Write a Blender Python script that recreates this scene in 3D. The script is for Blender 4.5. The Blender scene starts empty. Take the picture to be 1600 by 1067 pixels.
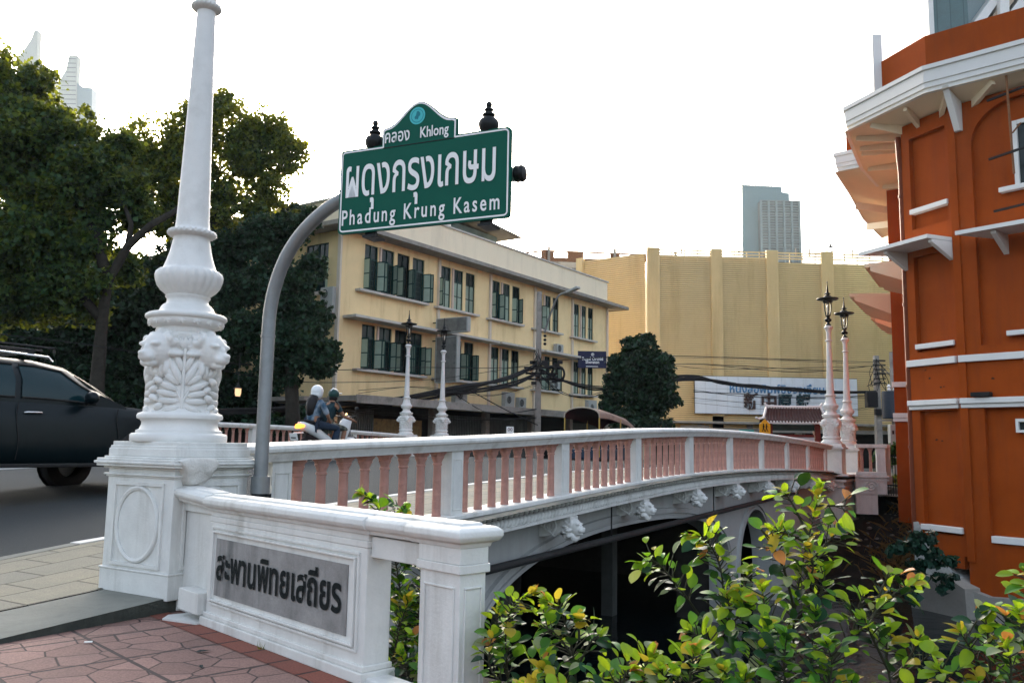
import bpy, bmesh, math, random
import numpy as np
from mathutils import Vector, Matrix, noise as mnoise

sc = bpy.context.scene
# ---------------------------------------------------------------- camera
R_ = math.radians
PITCH, ROLL, FPX, EYE = R_(7.0), .017, 1320.0, 1.3
fwd = Vector((0, math.cos(PITCH), math.sin(PITCH)))
r0 = Vector((1, 0, 0)); u0 = Vector((0, -math.sin(PITCH), math.cos(PITCH)))
rgt = r0*math.cos(ROLL)+u0*math.sin(ROLL); upv = u0*math.cos(ROLL)-r0*math.sin(ROLL)
cam_d = bpy.data.cameras.new("camera"); cam = bpy.data.objects.new("camera", cam_d)
sc.collection.objects.link(cam)
M = Matrix.Identity(4)
for i in range(3):
    M[i][0], M[i][1], M[i][2] = rgt[i], upv[i], -fwd[i]
M[2][3] = EYE
cam.matrix_world = M
cam_d.sensor_width = 36.0; cam_d.lens = 36.0*FPX/1600.0
cam_d.clip_start = .05; cam_d.clip_end = 3000
sc.camera = cam
# ---------------------------------------------------------------- sky, sun, exposure
SUN_AZ, SUN_EL = R_(-14.6), R_(17.0)
world = bpy.data.worlds.new("World"); sc.world = world; world.use_nodes = True
nt = world.node_tree; nt.nodes.clear()
sky = nt.nodes.new('ShaderNodeTexSky'); sky.sky_type = 'NISHITA'; sky.sun_disc = False
sky.sun_elevation = SUN_EL; sky.sun_rotation = SUN_AZ
sky.air_density = 1.0; sky.dust_density = 6.0; sky.ozone_density = 1.5; sky.altitude = 0
bg = nt.nodes.new('ShaderNodeBackground'); bg.inputs[1].default_value = .15
wo = nt.nodes.new('ShaderNodeOutputWorld')
hs_ = nt.nodes.new('ShaderNodeHueSaturation'); hs_.inputs['Saturation'].default_value = .62
nt.links.new(sky.outputs[0], hs_.inputs['Color']); nt.links.new(hs_.outputs[0], bg.inputs[0]); nt.links.new(bg.outputs[0], wo.inputs[0])
sun_d = bpy.data.lights.new("sun", 'SUN'); sun_d.energy = 1.6; sun_d.angle = R_(2.0); sun_d.color = (1, .85, .66)
sun = bpy.data.objects.new("sun", sun_d); sc.collection.objects.link(sun)
sdir = Vector((math.sin(SUN_AZ)*math.cos(SUN_EL), math.cos(SUN_AZ)*math.cos(SUN_EL), math.sin(SUN_EL)))
sun.rotation_euler = sdir.to_track_quat('Z', 'Y').to_euler(); sun.location = sdir*100
sc.view_settings.view_transform = 'Standard'; sc.view_settings.look = 'None'
sc.view_settings.gamma = 1; sc.view_settings.exposure = 2.2
sc.render.engine = 'CYCLES'
cy = sc.cycles; cy.use_denoising = True; cy.max_bounces = 8; cy.transparent_max_bounces = 8
cy.diffuse_bounces = 4; cy.glossy_bounces = 3; cy.transmission_bounces = 4; cy.sample_clamp_indirect = 6
cy.caustics_reflective = False; cy.caustics_refractive = False

# ---------------------------------------------------------------- helpers
rnd = random.Random(7)
C = sc.collection
def link(o): C.objects.link(o); return o
def thing(name, label, cat, loc=(0, 0, 0), rz=0, group=None):
    o = bpy.data.objects.new(name, None); link(o); o.empty_display_size = .2
    o.location = loc; o.rotation_euler = (0, 0, rz); o["label"] = label; o["category"] = cat
    if group: o["group"] = group
    return o
def tag(o, label, cat, group=None):
    o["label"] = label; o["category"] = cat
    if group: o["group"] = group
    return o
def struct(o): o["kind"] = "structure"; return o
def dup(root, label=None, loc=None, rz=None):
    c = root.copy(); link(c)
    if label: c["label"] = label
    if loc is not None: c.location = loc
    if rz is not None: c.rotation_euler = (0, 0, rz)
    for ch in list(root.children):
        d = ch.copy(); link(d); d.parent = c
        for g in list(ch.children):
            e = g.copy(); link(e); e.parent = d
    return c
def cpart(o, parent, mat=None):           # copy of one part (and its own pieces) under a thing
    c = o.copy(); link(c); c.parent = parent
    if mat is not None: c.matrix_local = mat
    for g in list(o.children):
        e = g.copy(); link(e); e.parent = c
    return c

class MB:
    def __init__(s): s.v = []; s.f = []; s.m = []; s.mi = 0
    def add(s, vs, fs):
        b = len(s.v); s.v += [tuple(p) for p in vs]
        for f in fs: s.f.append([i+b for i in f]); s.m.append(s.mi)
        return s
    def box(s, x0, x1, y0, y1, z0, z1):
        v = [(x, y, z) for z in (z0, z1) for y in (y0, y1) for x in (x0, x1)]
        return s.add(v, [(0, 2, 3, 1), (4, 5, 7, 6), (0, 1, 5, 4), (2, 6, 7, 3), (0, 4, 6, 2), (1, 3, 7, 5)])
    def obox(s, c, half, mat3):            # oriented box
        c = Vector(c); b = []
        for z in (-1, 1):
            for y in (-1, 1):
                for x in (-1, 1): b.append(c+mat3@Vector((x*half[0], y*half[1], z*half[2])))
        return s.add(b, [(0, 2, 3, 1), (4, 5, 7, 6), (0, 1, 5, 4), (2, 6, 7, 3), (0, 4, 6, 2), (1, 3, 7, 5)])
    def bar(s, a, b, w, h, up=(0, 0, 1)):
        a = Vector(a); b = Vector(b); d = (b-a); L = d.length; d.normalize()
        x = Vector(up).cross(d)
        if x.length < 1e-4: x = Vector((1, 0, 0)).cross(d)
        x.normalize(); y = d.cross(x)
        return s.obox((a+b)/2, (w/2, h/2, L/2), Matrix((x, y, d)).transposed())
    def prism(s, poly, z0, z1):            # poly in xy, extruded in z
        n = len(poly); v = [(p[0], p[1], z0) for p in poly]+[(p[0], p[1], z1) for p in poly]
        f = [tuple(range(n))[::-1], tuple(range(n, 2*n))]
        f += [(i, (i+1) % n, n+(i+1) % n, n+i) for i in range(n)]
        return s.add(v, f)
    def prism_y(s, poly, y0, y1):          # poly in xz, extruded in y
        n = len(poly); v = [(p[0], y0, p[1]) for p in poly]+[(p[0], y1, p[1]) for p in poly]
        f = [tuple(range(n)), tuple(range(n, 2*n))[::-1]]
        f += [(i, n+i, n+(i+1) % n, (i+1) % n) for i in range(n)]
        return s.add(v, f)
    def lathe(s, prof, n=24, c=(0, 0), rf=None, cap=True):
        v = []; f = []
        for (r, z) in prof:
            for k in range(n):
                a = 2*math.pi*k/n; rr = r if rf is None else rf(r, z, a)
                v.append((c[0]+rr*math.cos(a), c[1]+rr*math.sin(a), z))
        for i in range(len(prof)-1):
            for k in range(n):
                f.append((i*n+k, i*n+(k+1) % n, (i+1)*n+(k+1) % n, (i+1)*n+k))
        if cap:
            f.append(tuple(range(n))[::-1]); m = (len(prof)-1)*n; f.append(tuple(range(m, m+n)))
        return s.add(v, f)
    def tube(s, pts, r, n=8, cap=True):
        pts = [Vector(p) for p in pts]; rs = r if isinstance(r, (list, tuple)) else [r]*len(pts)
        v = []; f = []; prev = None
        for i, p in enumerate(pts):
            d = (pts[min(i+1, len(pts)-1)]-pts[max(i-1, 0)]).normalized()
            if prev is None:
                x = d.orthogonal().normalized()
            else:
                x = (prev-d*prev.dot(d)); x = x.normalized() if x.length > 1e-5 else d.orthogonal().normalized()
            prev = x; y = d.cross(x)
            for k in range(n):
                a = 2*math.pi*k/n; v.append(p+(x*math.cos(a)+y*math.sin(a))*rs[i])
        for i in range(len(pts)-1):
            for k in range(n):
                f.append((i*n+k, i*n+(k+1) % n, (i+1)*n+(k+1) % n, (i+1)*n+k))
        if cap:
            f.append(tuple(range(n))[::-1]); m = (len(pts)-1)*n; f.append(tuple(range(m, m+n)))
        return s.add(v, f)
    def sph(s, c, r, nu=12, nv=8, mat3=None):
        r = r if isinstance(r, (tuple, list)) else (r, r, r); c = Vector(c)
        v = []; f = []
        for j in range(nv+1):
            t = math.pi*j/nv
            for k in range(nu):
                a = 2*math.pi*k/nu
                p = Vector((r[0]*math.sin(t)*math.cos(a), r[1]*math.sin(t)*math.sin(a), r[2]*math.cos(t)))
                v.append(c+(mat3@p if mat3 else p))
        for j in range(nv):
            for k in range(nu):
                q = (j*nu+k, (j+1)*nu+k, (j+1)*nu+(k+1) % nu, j*nu+(k+1) % nu)
                f.append(q)
        return s.add(v, f)
    def sweep(s, prof, path, closed=False, cap=True):
        """prof: list of (offset_side, offset_up); path: list of (point, side vector, up vector)"""
        n = len(prof); v = []; f = []
        for (p, sv, uv) in path:
            p = Vector(p); sv = Vector(sv); uv = Vector(uv)
            for (a, b) in prof: v.append(p+sv*a+uv*b)
        for i in range(len(path)-1):
            for k in range(n if closed else n-1):
                f.append((i*n+k, i*n+(k+1) % n, (i+1)*n+(k+1) % n, (i+1)*n+k))
        if cap and closed:
            f.append(tuple(range(n))[::-1]); m = (len(path)-1)*n; f.append(tuple(range(m, m+n)))
        return s.add(v, f)
    def build(s, name, mat, parent=None, smooth=None, bevel=0, weld=False, fixn=True):
        me = bpy.data.meshes.new(name); me.from_pydata(s.v, [], s.f)
        mats = mat if isinstance(mat, (list, tuple)) else [mat]
        for m_ in mats: me.materials.append(m_)
        if len(mats) > 1: me.polygons.foreach_set('material_index', s.m)
        if fixn or weld or bevel:
            bm = bmesh.new(); bm.from_mesh(me)
            if weld: bmesh.ops.remove_doubles(bm, verts=bm.verts, dist=1e-4)
            if fixn: bmesh.ops.recalc_face_normals(bm, faces=bm.faces)
            if bevel:
                es = [e for e in bm.edges if len(e.link_faces) == 2 and e.calc_face_angle(0) > .6]
                bmesh.ops.bevel(bm, geom=es, offset=bevel, segments=2, profile=.5, affect='EDGES', clamp_overlap=True)
            bm.to_mesh(me); bm.free()
        if smooth is not None:
            me.polygons.foreach_set('use_smooth', [True]*len(me.polygons))
            if smooth < 3.0: me.set_sharp_from_angle(angle=smooth)
        me.update()
        o = bpy.data.objects.new(name, me); link(o)
        if parent: o.parent = parent
        return o

def remesh(o, size, smooth_iter=0):
    """fuse overlapping shapes into one skin"""
    md = o.modifiers.new('r', 'REMESH'); md.mode = 'VOXEL'; md.voxel_size = size
    if smooth_iter:
        m2 = o.modifiers.new('s', 'SMOOTH'); m2.iterations = smooth_iter; m2.factor = .5
    dg = bpy.context.evaluated_depsgraph_get(); dg.update()
    me = bpy.data.meshes.new_from_object(o.evaluated_get(dg)); old = o.data
    for m_ in old.materials:
        if m_ and m_.name not in [x.name for x in me.materials if x]: me.materials.append(m_)
    o.modifiers.clear(); o.data = me
    me.polygons.foreach_set('use_smooth', [True]*len(me.polygons)); me.update()
    return o

def text(name, body, mat, parent, origin, xdir, ydir, height, width=None, bold=0, space=1.0, depth=0, align='LEFT', lift=.003):
    """lettering: origin lower left of the baseline, xdir along the line, ydir up; scaled to height (of a line) and width"""
    c = bpy.data.curves.new('t', 'FONT'); c.body = body; c.size = 1; c.offset = bold; c.space_character = space
    c.resolution_u = 3
    o = bpy.data.objects.new('t', c); link(o)
    dg = bpy.context.evaluated_depsgraph_get(); dg.update()
    me = bpy.data.meshes.new_from_object(o.evaluated_get(dg))
    bpy.data.objects.remove(o)
    bm = bmesh.new(); bm.from_mesh(me)
    # islands lifted one by one so overlapping outlines never share a plane
    seen = set(); k = 0
    for f in bm.faces:
        if f in seen: continue
        st = [f]; isl = []
        seen.add(f)
        while st:
            g = st.pop(); isl.append(g)
            for e in g.edges:
                for h in e.link_faces:
                    if h not in seen: seen.add(h); st.append(h)
        vs = {v for g in isl for v in g.verts}
        for v in vs: v.co.z += .0012*(k % 4)/max(height, .01)
        k += 1
    if depth:
        r = bmesh.ops.extrude_face_region(bm, geom=bm.faces[:])
        for v in [e for e in r['geom'] if isinstance(e, bmesh.types.BMVert)]: v.co.z += depth/height
    xs = [v.co.x for v in bm.verts]; x0, x1 = min(xs), max(xs)
    X = Vector(xdir).normalized(); Y = Vector(ydir).normalized(); Z = X.cross(Y)
    sx = height if width is None else width/(x1-x0)
    for v in bm.verts:
        p = v.co.copy()
        v.co = Vector(origin)+X*((p.x-x0)*sx)+Y*(p.y*height)+Z*(p.z*height+lift)
    bm.to_mesh(me); bm.free()
    me.name = name; me.materials.clear(); me.materials.append(mat)
    ob = bpy.data.objects.new(name, me); link(ob)
    if parent: ob.parent = parent
    return ob

# ---------------------------------------------------------------- materials
def nd(t, typ, **kw):
    n = t.nodes.new(typ)
    for k, v in kw.items(): setattr(n, k, v)
    return n
def pmat(name, col, rough=.6, var=.12, scale=6, bump=.0, bscale=40, metal=0, dirt=None, dirt_amt=.0, dscale=1.5, streak=False,
         spec=.25, coat=0, trans=0, emis=None, estr=0, col2=None, mixscale=3):
    m = bpy.data.materials.new(name); m.use_nodes = True; t = m.node_tree
    b = t.nodes['Principled BSDF']; L = t.links.new
    b.inputs['Roughness'].default_value = rough; b.inputs['Metallic'].default_value = metal
    b.inputs['Specular IOR Level'].default_value = spec
    if coat: b.inputs['Coat Weight'].default_value = coat; b.inputs['Coat Roughness'].default_value = .05
    if emis: b.inputs['Emission Color'].default_value = (*emis, 1); b.inputs['Emission Strength'].default_value = estr
    tc = nd(t, 'ShaderNodeTexCoord'); co = tc.outputs['Object']
    n1 = nd(t, 'ShaderNodeTexNoise'); n1.inputs['Scale'].default_value = scale; n1.inputs['Detail'].default_value = 5
    n1.inputs['Roughness'].default_value = .65; L(co, n1.inputs['Vector'])
    rp = nd(t, 'ShaderNodeMapRange'); rp.inputs[1].default_value = .3; rp.inputs[2].default_value = .7
    rp.inputs[3].default_value = 1-var; rp.inputs[4].default_value = 1+var*.6; L(n1.outputs[0], rp.inputs[0])
    mul = nd(t, 'ShaderNodeMix', data_type='RGBA', blend_type='MULTIPLY'); mul.inputs[0].default_value = 1
    mul.inputs[6].default_value = (*col, 1)
    if col2:
        n4 = nd(t, 'ShaderNodeTexNoise'); n4.inputs['Scale'].default_value = mixscale; n4.inputs['Detail'].default_value = 4
        L(co, n4.inputs['Vector'])
        r4 = nd(t, 'ShaderNodeMapRange'); r4.inputs[1].default_value = .4; r4.inputs[2].default_value = .62; L(n4.outputs[0], r4.inputs[0])
        m4 = nd(t, 'ShaderNodeMix', data_type='RGBA'); m4.inputs[6].default_value = (*col, 1); m4.inputs[7].default_value = (*col2, 1)
        L(r4.outputs[0], m4.inputs[0]); L(m4.outputs[2], mul.inputs[6])
    L(rp.outputs[0], mul.inputs[7]); out = mul.outputs[2]
    if dirt:
        mp = nd(t, 'ShaderNodeMapping'); L(co, mp.inputs['Vector'])
        if streak: mp.inputs['Scale'].default_value = (1.6, 1.6, .18)
        n2 = nd(t, 'ShaderNodeTexNoise'); n2.inputs['Scale'].default_value = dscale; n2.inputs['Detail'].default_value = 7
        n2.inputs['Roughness'].default_value = .7; L(mp.outputs[0], n2.inputs['Vector'])
        r2 = nd(t, 'ShaderNodeMapRange'); r2.inputs[1].default_value = .5; r2.inputs[2].default_value = .75
        r2.inputs[3].default_value = 0; r2.inputs[4].default_value = dirt_amt; L(n2.outputs[0], r2.inputs[0])
        mx = nd(t, 'ShaderNodeMix', data_type='RGBA'); L(r2.outputs[0], mx.inputs[0]); L(out, mx.inputs[6]); mx.inputs[7].default_value = (*dirt, 1)
        out = mx.outputs[2]
    L(out, b.inputs['Base Color'])
    if bump:
        n3 = nd(t, 'ShaderNodeTexNoise'); n3.inputs['Scale'].default_value = bscale; n3.inputs['Detail'].default_value = 4; L(co, n3.inputs['Vector'])
        bp = nd(t, 'ShaderNodeBump'); bp.inputs['Strength'].default_value = bump; bp.inputs['Distance'].default_value = .02
        L(n3.outputs[0], bp.inputs['Height']); L(bp.outputs[0], b.inputs['Normal'])
    return m
def leafmat(name, col, rough=.5, trans=.35, var=.35, tcol=None):
    m = bpy.data.materials.new(name); m.use_nodes = True; t = m.node_tree; L = t.links.new
    b = t.nodes['Principled BSDF']; b.inputs['Roughness'].default_value = rough
    b.inputs['Specular IOR Level'].default_value = .22
    g = nd(t, 'ShaderNodeNewGeometry')
    rp = nd(t, 'ShaderNodeMapRange'); rp.inputs[3].default_value = 1-var; rp.inputs[4].default_value = 1+var
    L(g.outputs['Random Per Island'], rp.inputs[0])
    mul = nd(t, 'ShaderNodeMix', data_type='RGBA', blend_type='MULTIPLY'); mul.inputs[0].default_value = 1
    mul.inputs[6].default_value = (*col, 1); L(rp.outputs[0], mul.inputs[7]); L(mul.outputs[2], b.inputs['Base Color'])
    tr = nd(t, 'ShaderNodeBsdfTranslucent'); tc = tcol or (col[0]*1.6, col[1]*1.5, col[2]*.6)
    m2 = nd(t, 'ShaderNodeMix', data_type='RGBA', blend_type='MULTIPLY'); m2.inputs[0].default_value = 1
    m2.inputs[6].default_value = (*tc, 1); L(rp.outputs[0], m2.inputs[7]); L(m2.outputs[2], tr.inputs[0])
    ms = nd(t, 'ShaderNodeMixShader'); ms.inputs[0].default_value = trans
    L(b.outputs[0], ms.inputs[1]); L(tr.outputs[0], ms.inputs[2]); L(ms.outputs[0], t.nodes['Material Output'].inputs[0])
    return m
STONE = pmat('white stone', (.68, .68, .65), .55, .10, 5, .14, 60, dirt=(.28, .26, .22), dirt_amt=.55, dscale=2.4, streak=True)
MARBLE = pmat('white marble', (.72, .71, .68), .5, .07, 4, .05, 70, dirt=(.4, .38, .34), dirt_amt=.4, dscale=3)
PINK = pmat('pink marble', (.44, .23, .185), .5, .3, 14, .12, 50, dirt=(.17, .08, .06), dirt_amt=.75, dscale=7)
SPAN = pmat('grey painted plaster', (.36, .365, .355), .7, .08, 2, .06, 30, dirt=(.2, .19, .17), dirt_amt=.5, dscale=1.5, streak=True)
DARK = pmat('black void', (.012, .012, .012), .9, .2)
IRON = pmat('black iron', (.015, .017, .018), .45, .2, 20, .1, 60, metal=.3)
STEEL = pmat('galvanised steel', (.24, .255, .26), .5, .12, 10, .05, 80, metal=.55, dirt=(.25, .16, .09), dirt_amt=.35, dscale=5, streak=True)
GREEN = pmat('green sign', (.001, .085, .055), .5, .06, 8, spec=.15)
WHITEP = pmat('white sign', (.8, .8, .78), .5, .04)
YEL = pmat('cream yellow plaster', (.80, .625, .345), .8, .08, .7, .05, 20, dirt=(.40, .26, .11), dirt_amt=.6, dscale=.9, streak=True, spec=.15)
PARAP = pmat('pale cream parapet', (.80, .70, .52), .8, .04, .6, dirt=(.3, .25, .18), dirt_amt=.25, dscale=.7, streak=True)
CONC = pmat('weathered concrete', (.29, .27, .24), .85, .15, 3, .1, 25, dirt=(.08, .07, .06), dirt_amt=.7, dscale=1.2)
LEDGE = pmat('pale ledge concrete', (.50, .475, .43), .8, .1, 3, dirt=(.2, .18, .15), dirt_amt=.5, dscale=2)
SHUT = pmat('dark green frame', (.007, .040, .034), .5, .2, 6, spec=.25)
PANEL = pmat('pale green shutter panel', (.30, .38, .30), .5, .12, 2)
GLASSD = pmat('dark window glass', (.02, .03, .03), .12, .3, 3)
ORANGE = pmat('orange plaster', (.315, .056, .006), .8, .16, .8, .10, 14, dirt=(.17, .038, .010), dirt_amt=.65, dscale=1.3, streak=True, spec=.1)
OWHITE = pmat('white trim', (.74, .73, .70), .6, .05, 3, dirt=(.4, .36, .3), dirt_amt=.2)
ASPH = pmat('asphalt', (.036, .043, .046), .85, .25, 60, .4, 200, dirt=(.022, .026, .028), dirt_amt=.6, dscale=.5, spec=.25)
KERB = pmat('kerb white', (.66, .65, .62), .7, .1, 4)
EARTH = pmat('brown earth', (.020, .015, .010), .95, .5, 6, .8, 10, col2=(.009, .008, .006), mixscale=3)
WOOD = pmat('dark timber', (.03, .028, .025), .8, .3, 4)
BARK = pmat('bark', (.030, .026, .020), .9, .35, 6, .6, 20)
RUST = pmat('rusty brown metal', (.22, .10, .045), .8, .3, 6, .1, 30)
BRICKRED = pmat('rust red tile', (.20, .06, .04), .7, .3, 8, .2, 20)
CABLE = pmat('black cable', (.012, .012, .013), .6, .2)
LETTER = pmat('black lettering', (.008, .012, .013), .7, .15, spec=.1)
GREYBOX = pmat('grey metal casing', (.34, .36, .34), .55, .1, 6)
BLACK = pmat('black rubber', (.012, .012, .012), .6, .2)

# ---------------------------------------------------------------- bridge frame
BA = R_(30.96); BD = Vector((math.sin(BA), math.cos(BA), 0)); BN = Vector((math.cos(BA), -math.sin(BA), 0))
P0 = Vector((-.648, 9.545, 0)); BRZ = math.pi/2-BA
def B(u, w, z=0): return P0+BD*u-BN*w+Vector((0, 0, z))      # w to the left of travel, across the road
_U = [-60, -30, -14, -8, -5, -3.87, -2.65, -1.58, 0, 2.65, 5.29, 7.96, 10.66, 13.3, 16, 18.6, 20.8, 24, 30, 45, 200]
_S = [-.6, -.55, -.15, .03, .13, .2, .32, .38, .455, .59, .71, .795, .81, .80, .76, .70, .62, .45, .2, -.1, -.1]
def side_z(u): return float(np.interp(u, _U, _S))
_RU = [-4, -2.653, -1.582, 0, 2.65, 5.29, 7.96, 10.66, 13.3, 16, 18.6, 20.8, 23]
_RZ = [1.22, 1.285, 1.328, 1.375, 1.494, 1.611, 1.690, 1.715, 1.706, 1.665, 1.604, 1.535, 1.46]
def smooth_interp(u, X, Z):
    return sum(float(np.interp(u+d, X, Z)) for d in (-1.2, -.6, 0, .6, 1.2))/5
def rail_z(u): return smooth_interp(u, _RU, _RZ)
W_ROAD = 17.5
def road_z(u, w):
    c = (w-9.0)/6.7
    return smooth_interp(u, _U, _S)-.14+.28*max(0, 1-c*c)
def at_y(px, py, Y):
    d = fwd+rgt*((px-800)/FPX)-upv*((py-533.5)/FPX); return Vector((0, 0, EYE))+d*(Y/d.y)
def at_z(px, py, z):
    d = fwd+rgt*((px-800)/FPX)-upv*((py-533.5)/FPX); return Vector((0, 0, EYE))+d*((z-EYE)/d.z)
# ================================================================ setting: ground, road, canal
def tilemat(name, c1, c2, mortar, size, rot=0, crazy=False, rough=.8, dirt=(.05, .05, .04), msize=.012, damt=.45, bumpd=.006):
    m = bpy.data.materials.new(name); m.use_nodes = True; t = m.node_tree; L = t.links.new
    b = t.nodes['Principled BSDF']; b.inputs['Roughness'].default_value = rough
    tc = nd(t, 'ShaderNodeTexCoord'); mp = nd(t, 'ShaderNodeMapping'); mp.inputs['Rotation'].default_value = (0, 0, rot)
    L(tc.outputs['Object'], mp.inputs['Vector'])
    br = nd(t, 'ShaderNodeTexBrick'); br.offset = .0 if crazy else .5
    br.inputs['Scale'].default_value = 1; br.inputs['Brick Width'].default_value = size[0]; br.inputs['Row Height'].default_value = size[1]
    br.inputs['Mortar Size'].default_value = msize; br.inputs['Mortar Smooth'].default_value = .3; br.inputs['Bias'].default_value = 0
    br.inputs['Color1'].default_value = (*c1, 1); br.inputs['Color2'].default_value = (*c2, 1); br.inputs['Mortar'].default_value = (*mortar, 1)
    L(mp.outputs[0], br.inputs['Vector'])
    col = br.outputs['Color']; hgt = br.outputs['Fac']
    if crazy:
        vo = nd(t, 'ShaderNodeTexVoronoi', feature='DISTANCE_TO_EDGE'); vo.inputs['Scale'].default_value = 4.4; vo.inputs['Randomness'].default_value = .75
        L(mp.outputs[0], vo.inputs['Vector'])
        v2 = nd(t, 'ShaderNodeTexVoronoi'); v2.inputs['Scale'].default_value = 4.4; v2.inputs['Randomness'].default_value = .75; L(mp.outputs[0], v2.inputs['Vector'])
        rr = nd(t, 'ShaderNodeMapRange'); rr.inputs[1].default_value = .010; rr.inputs[2].default_value = .030; rr.inputs[3].default_value = 1; rr.inputs[4].default_value = 0
        L(vo.outputs['Distance'], rr.inputs[0])
        mxx = nd(t, 'ShaderNodeMath', operation='MAXIMUM'); L(rr.outputs[0], mxx.inputs[0]); L(hgt, mxx.inputs[1]); hgt = mxx.outputs[0]
        sp = nd(t, 'ShaderNodeSeparateColor'); L(v2.outputs['Color'], sp.inputs[0])
        cm = nd(t, 'ShaderNodeMix', data_type='RGBA'); cm.inputs[6].default_value = (*c1, 1); cm.inputs[7].default_value = (*c2, 1); L(sp.outputs[0], cm.inputs[0])
        cm2 = nd(t, 'ShaderNodeMix', data_type='RGBA'); L(hgt, cm2.inputs[0]); L(cm.outputs[2], cm2.inputs[6]); cm2.inputs[7].default_value = (*mortar, 1)
        col = cm2.outputs[2]
    n = nd(t, 'ShaderNodeTexNoise'); n.inputs['Scale'].default_value = 2.3; n.inputs['Detail'].default_value = 8; n.inputs['Roughness'].default_value = .7; L(tc.outputs['Object'], n.inputs['Vector'])
    r = nd(t, 'ShaderNodeMapRange'); r.inputs[1].default_value = .42; r.inputs[2].default_value = .72; r.inputs[3].default_value = 0; r.inputs[4].default_value = damt; L(n.outputs[0], r.inputs[0])
    mx = nd(t, 'ShaderNodeMix', data_type='RGBA'); L(r.outputs[0], mx.inputs[0]); L(col, mx.inputs[6]); mx.inputs[7].default_value = (*dirt, 1)
    n2 = nd(t, 'ShaderNodeTexNoise'); n2.inputs['Scale'].default_value = 90; n2.inputs['Detail'].default_value = 3; L(tc.outputs['Object'], n2.inputs['Vector'])
    r2 = nd(t, 'ShaderNodeMapRange'); r2.inputs[1].default_value = .3; r2.inputs[2].default_value = .7; r2.inputs[3].default_value = .75; r2.inputs[4].default_value = 1.2; L(n2.outputs[0], r2.inputs[0])
    m3 = nd(t, 'ShaderNodeMix', data_type='RGBA', blend_type='MULTIPLY'); m3.inputs[0].default_value = 1; L(mx.outputs[2], m3.inputs[6]); L(r2.outputs[0], m3.inputs[7])
    L(m3.outputs[2], b.inputs['Base Color'])
    ad = nd(t, 'ShaderNodeMath', operation='MULTIPLY_ADD'); ad.inputs[1].default_value = -1; L(hgt, ad.inputs[0])
    sc_ = nd(t, 'ShaderNodeMath', operation='MULTIPLY'); sc_.inputs[1].default_value = .35; L(n2.outputs[0], sc_.inputs[0]); L(sc_.outputs[0], ad.inputs[2])
    bp = nd(t, 'ShaderNodeBump'); bp.inputs['Strength'].default_value = .8; bp.inputs['Distance'].default_value = bumpd; L(ad.outputs[0], bp.inputs['Height']); L(bp.outputs[0], b.inputs['Normal'])
    return m
def grid_sheet(name, us, ws, zf, mat, parent=None):
    m = MB(); nu = len(us); nw = len(ws); v = []; f = []
    for u in us:
        for w in ws: v.append(B(u, w, zf(u, w)))
    for i in range(nu-1):
        for j in range(nw-1): f.append((i*nw+j, (i+1)*nw+j, (i+1)*nw+j+1, i*nw+j+1))
    m.add(v, f); o = m.build(name, mat, parent, smooth=1.0)
    return o
def rng(a, b, n): return [a+(b-a)*i/n for i in range(n+1)]
USPAN = rng(-60, -8, 12)+rng(-7, 28, 70)+rng(30, 60, 8)
SIDEW = tilemat('sidewalk slabs', (.225, .205, .14), (.165, .16, .125), (.05, .045, .033), (.62, .42), rot=-BRZ, dirt=(.11, .11, .09), damt=.5, bumpd=.004)
BRICKP = tilemat('crazy paving', (.315, .18, .145), (.225, .125, .10), (.05, .032, .028), (.62, .62), rot=-(BRZ-R_(15)), crazy=True, msize=.014, dirt=(.12, .085, .075), damt=.4)
BORDER = tilemat('red border brick', (.26, .075, .045), (.20, .06, .04), (.03, .015, .012), (.30, .9), rot=R_(46.2), msize=.012, dirt=(.10, .04, .03), damt=.35)
CONCS = pmat('sidewalk edge concrete', (.20, .205, .18), .85, .2, 6, .25, 60, dirt=(.06, .065, .055), dirt_amt=.7, dscale=3)
CONCD = pmat('mossy concrete face', (.06, .065, .055), .9, .3, 10, .3, 50)
# carriageway, crowned, over the hump of the bridge
struct(grid_sheet('road', USPAN, rng(2.42, 15.6, 24), road_z, ASPH))
# near pavement
struct(grid_sheet('sidewalk', USPAN, [.40, 1.0, 1.6, 2.26], lambda u, w: side_z(u), SIDEW))
struct(grid_sheet('sidewalk_margin', USPAN, [-.28, 0, .40], lambda u, w: side_z(u)-.006, CONCS))
m = MB()                                    # mossy riser of the margin beside the brick patio
us = rng(-60, -8, 6)+rng(-7.5, -3.2, 12)
for a, b in zip(us[:-1], us[1:]):
    pts = [B(a, -.285, -.6), B(b, -.285, -.6), B(b, -.285, side_z(b)-.005), B(a, -.285, side_z(a)-.005)]
    m.add(pts, [(0, 1, 2, 3)])
struct(m.build('sidewalk_riser', CONCD))
def kerb(name, u0, u1, wa, wb, mat, up):
    us = rng(u0, u1, max(2, int((u1-u0)/.8))); path = []
    for u in us: path.append((B(u, 0, side_z(u)), -BN, (0, 0, 1)))
    m = MB(); m.sweep([(wa, -.3), (wb, -.3), (wb, up-.01), (wb-.015 if wb > wa else wb+.015, up), (wa, up)], path, closed=True)
    return struct(m.build(name, mat))
kerb('kerb', -2.9, 28, 2.263, 2.42, KERB, .012)
kerb('kerb_worn', -60, -2.9, 2.263, 2.42, CONCS, .004)
struct(grid_sheet('sidewalk', USPAN, [15.78, 17, 18.6], lambda u, w: side_z(u)+.06, SIDEW))
m = MB(); us = rng(-60, 60, 100)
m.sweep([(15.6, -.3), (15.78, -.3), (15.78, .075), (15.6, .075)], [(B(u, 0, side_z(u)), -BN, (0, 0, 1)) for u in us], closed=True)
struct(m.build('kerb', KERB))

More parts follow.
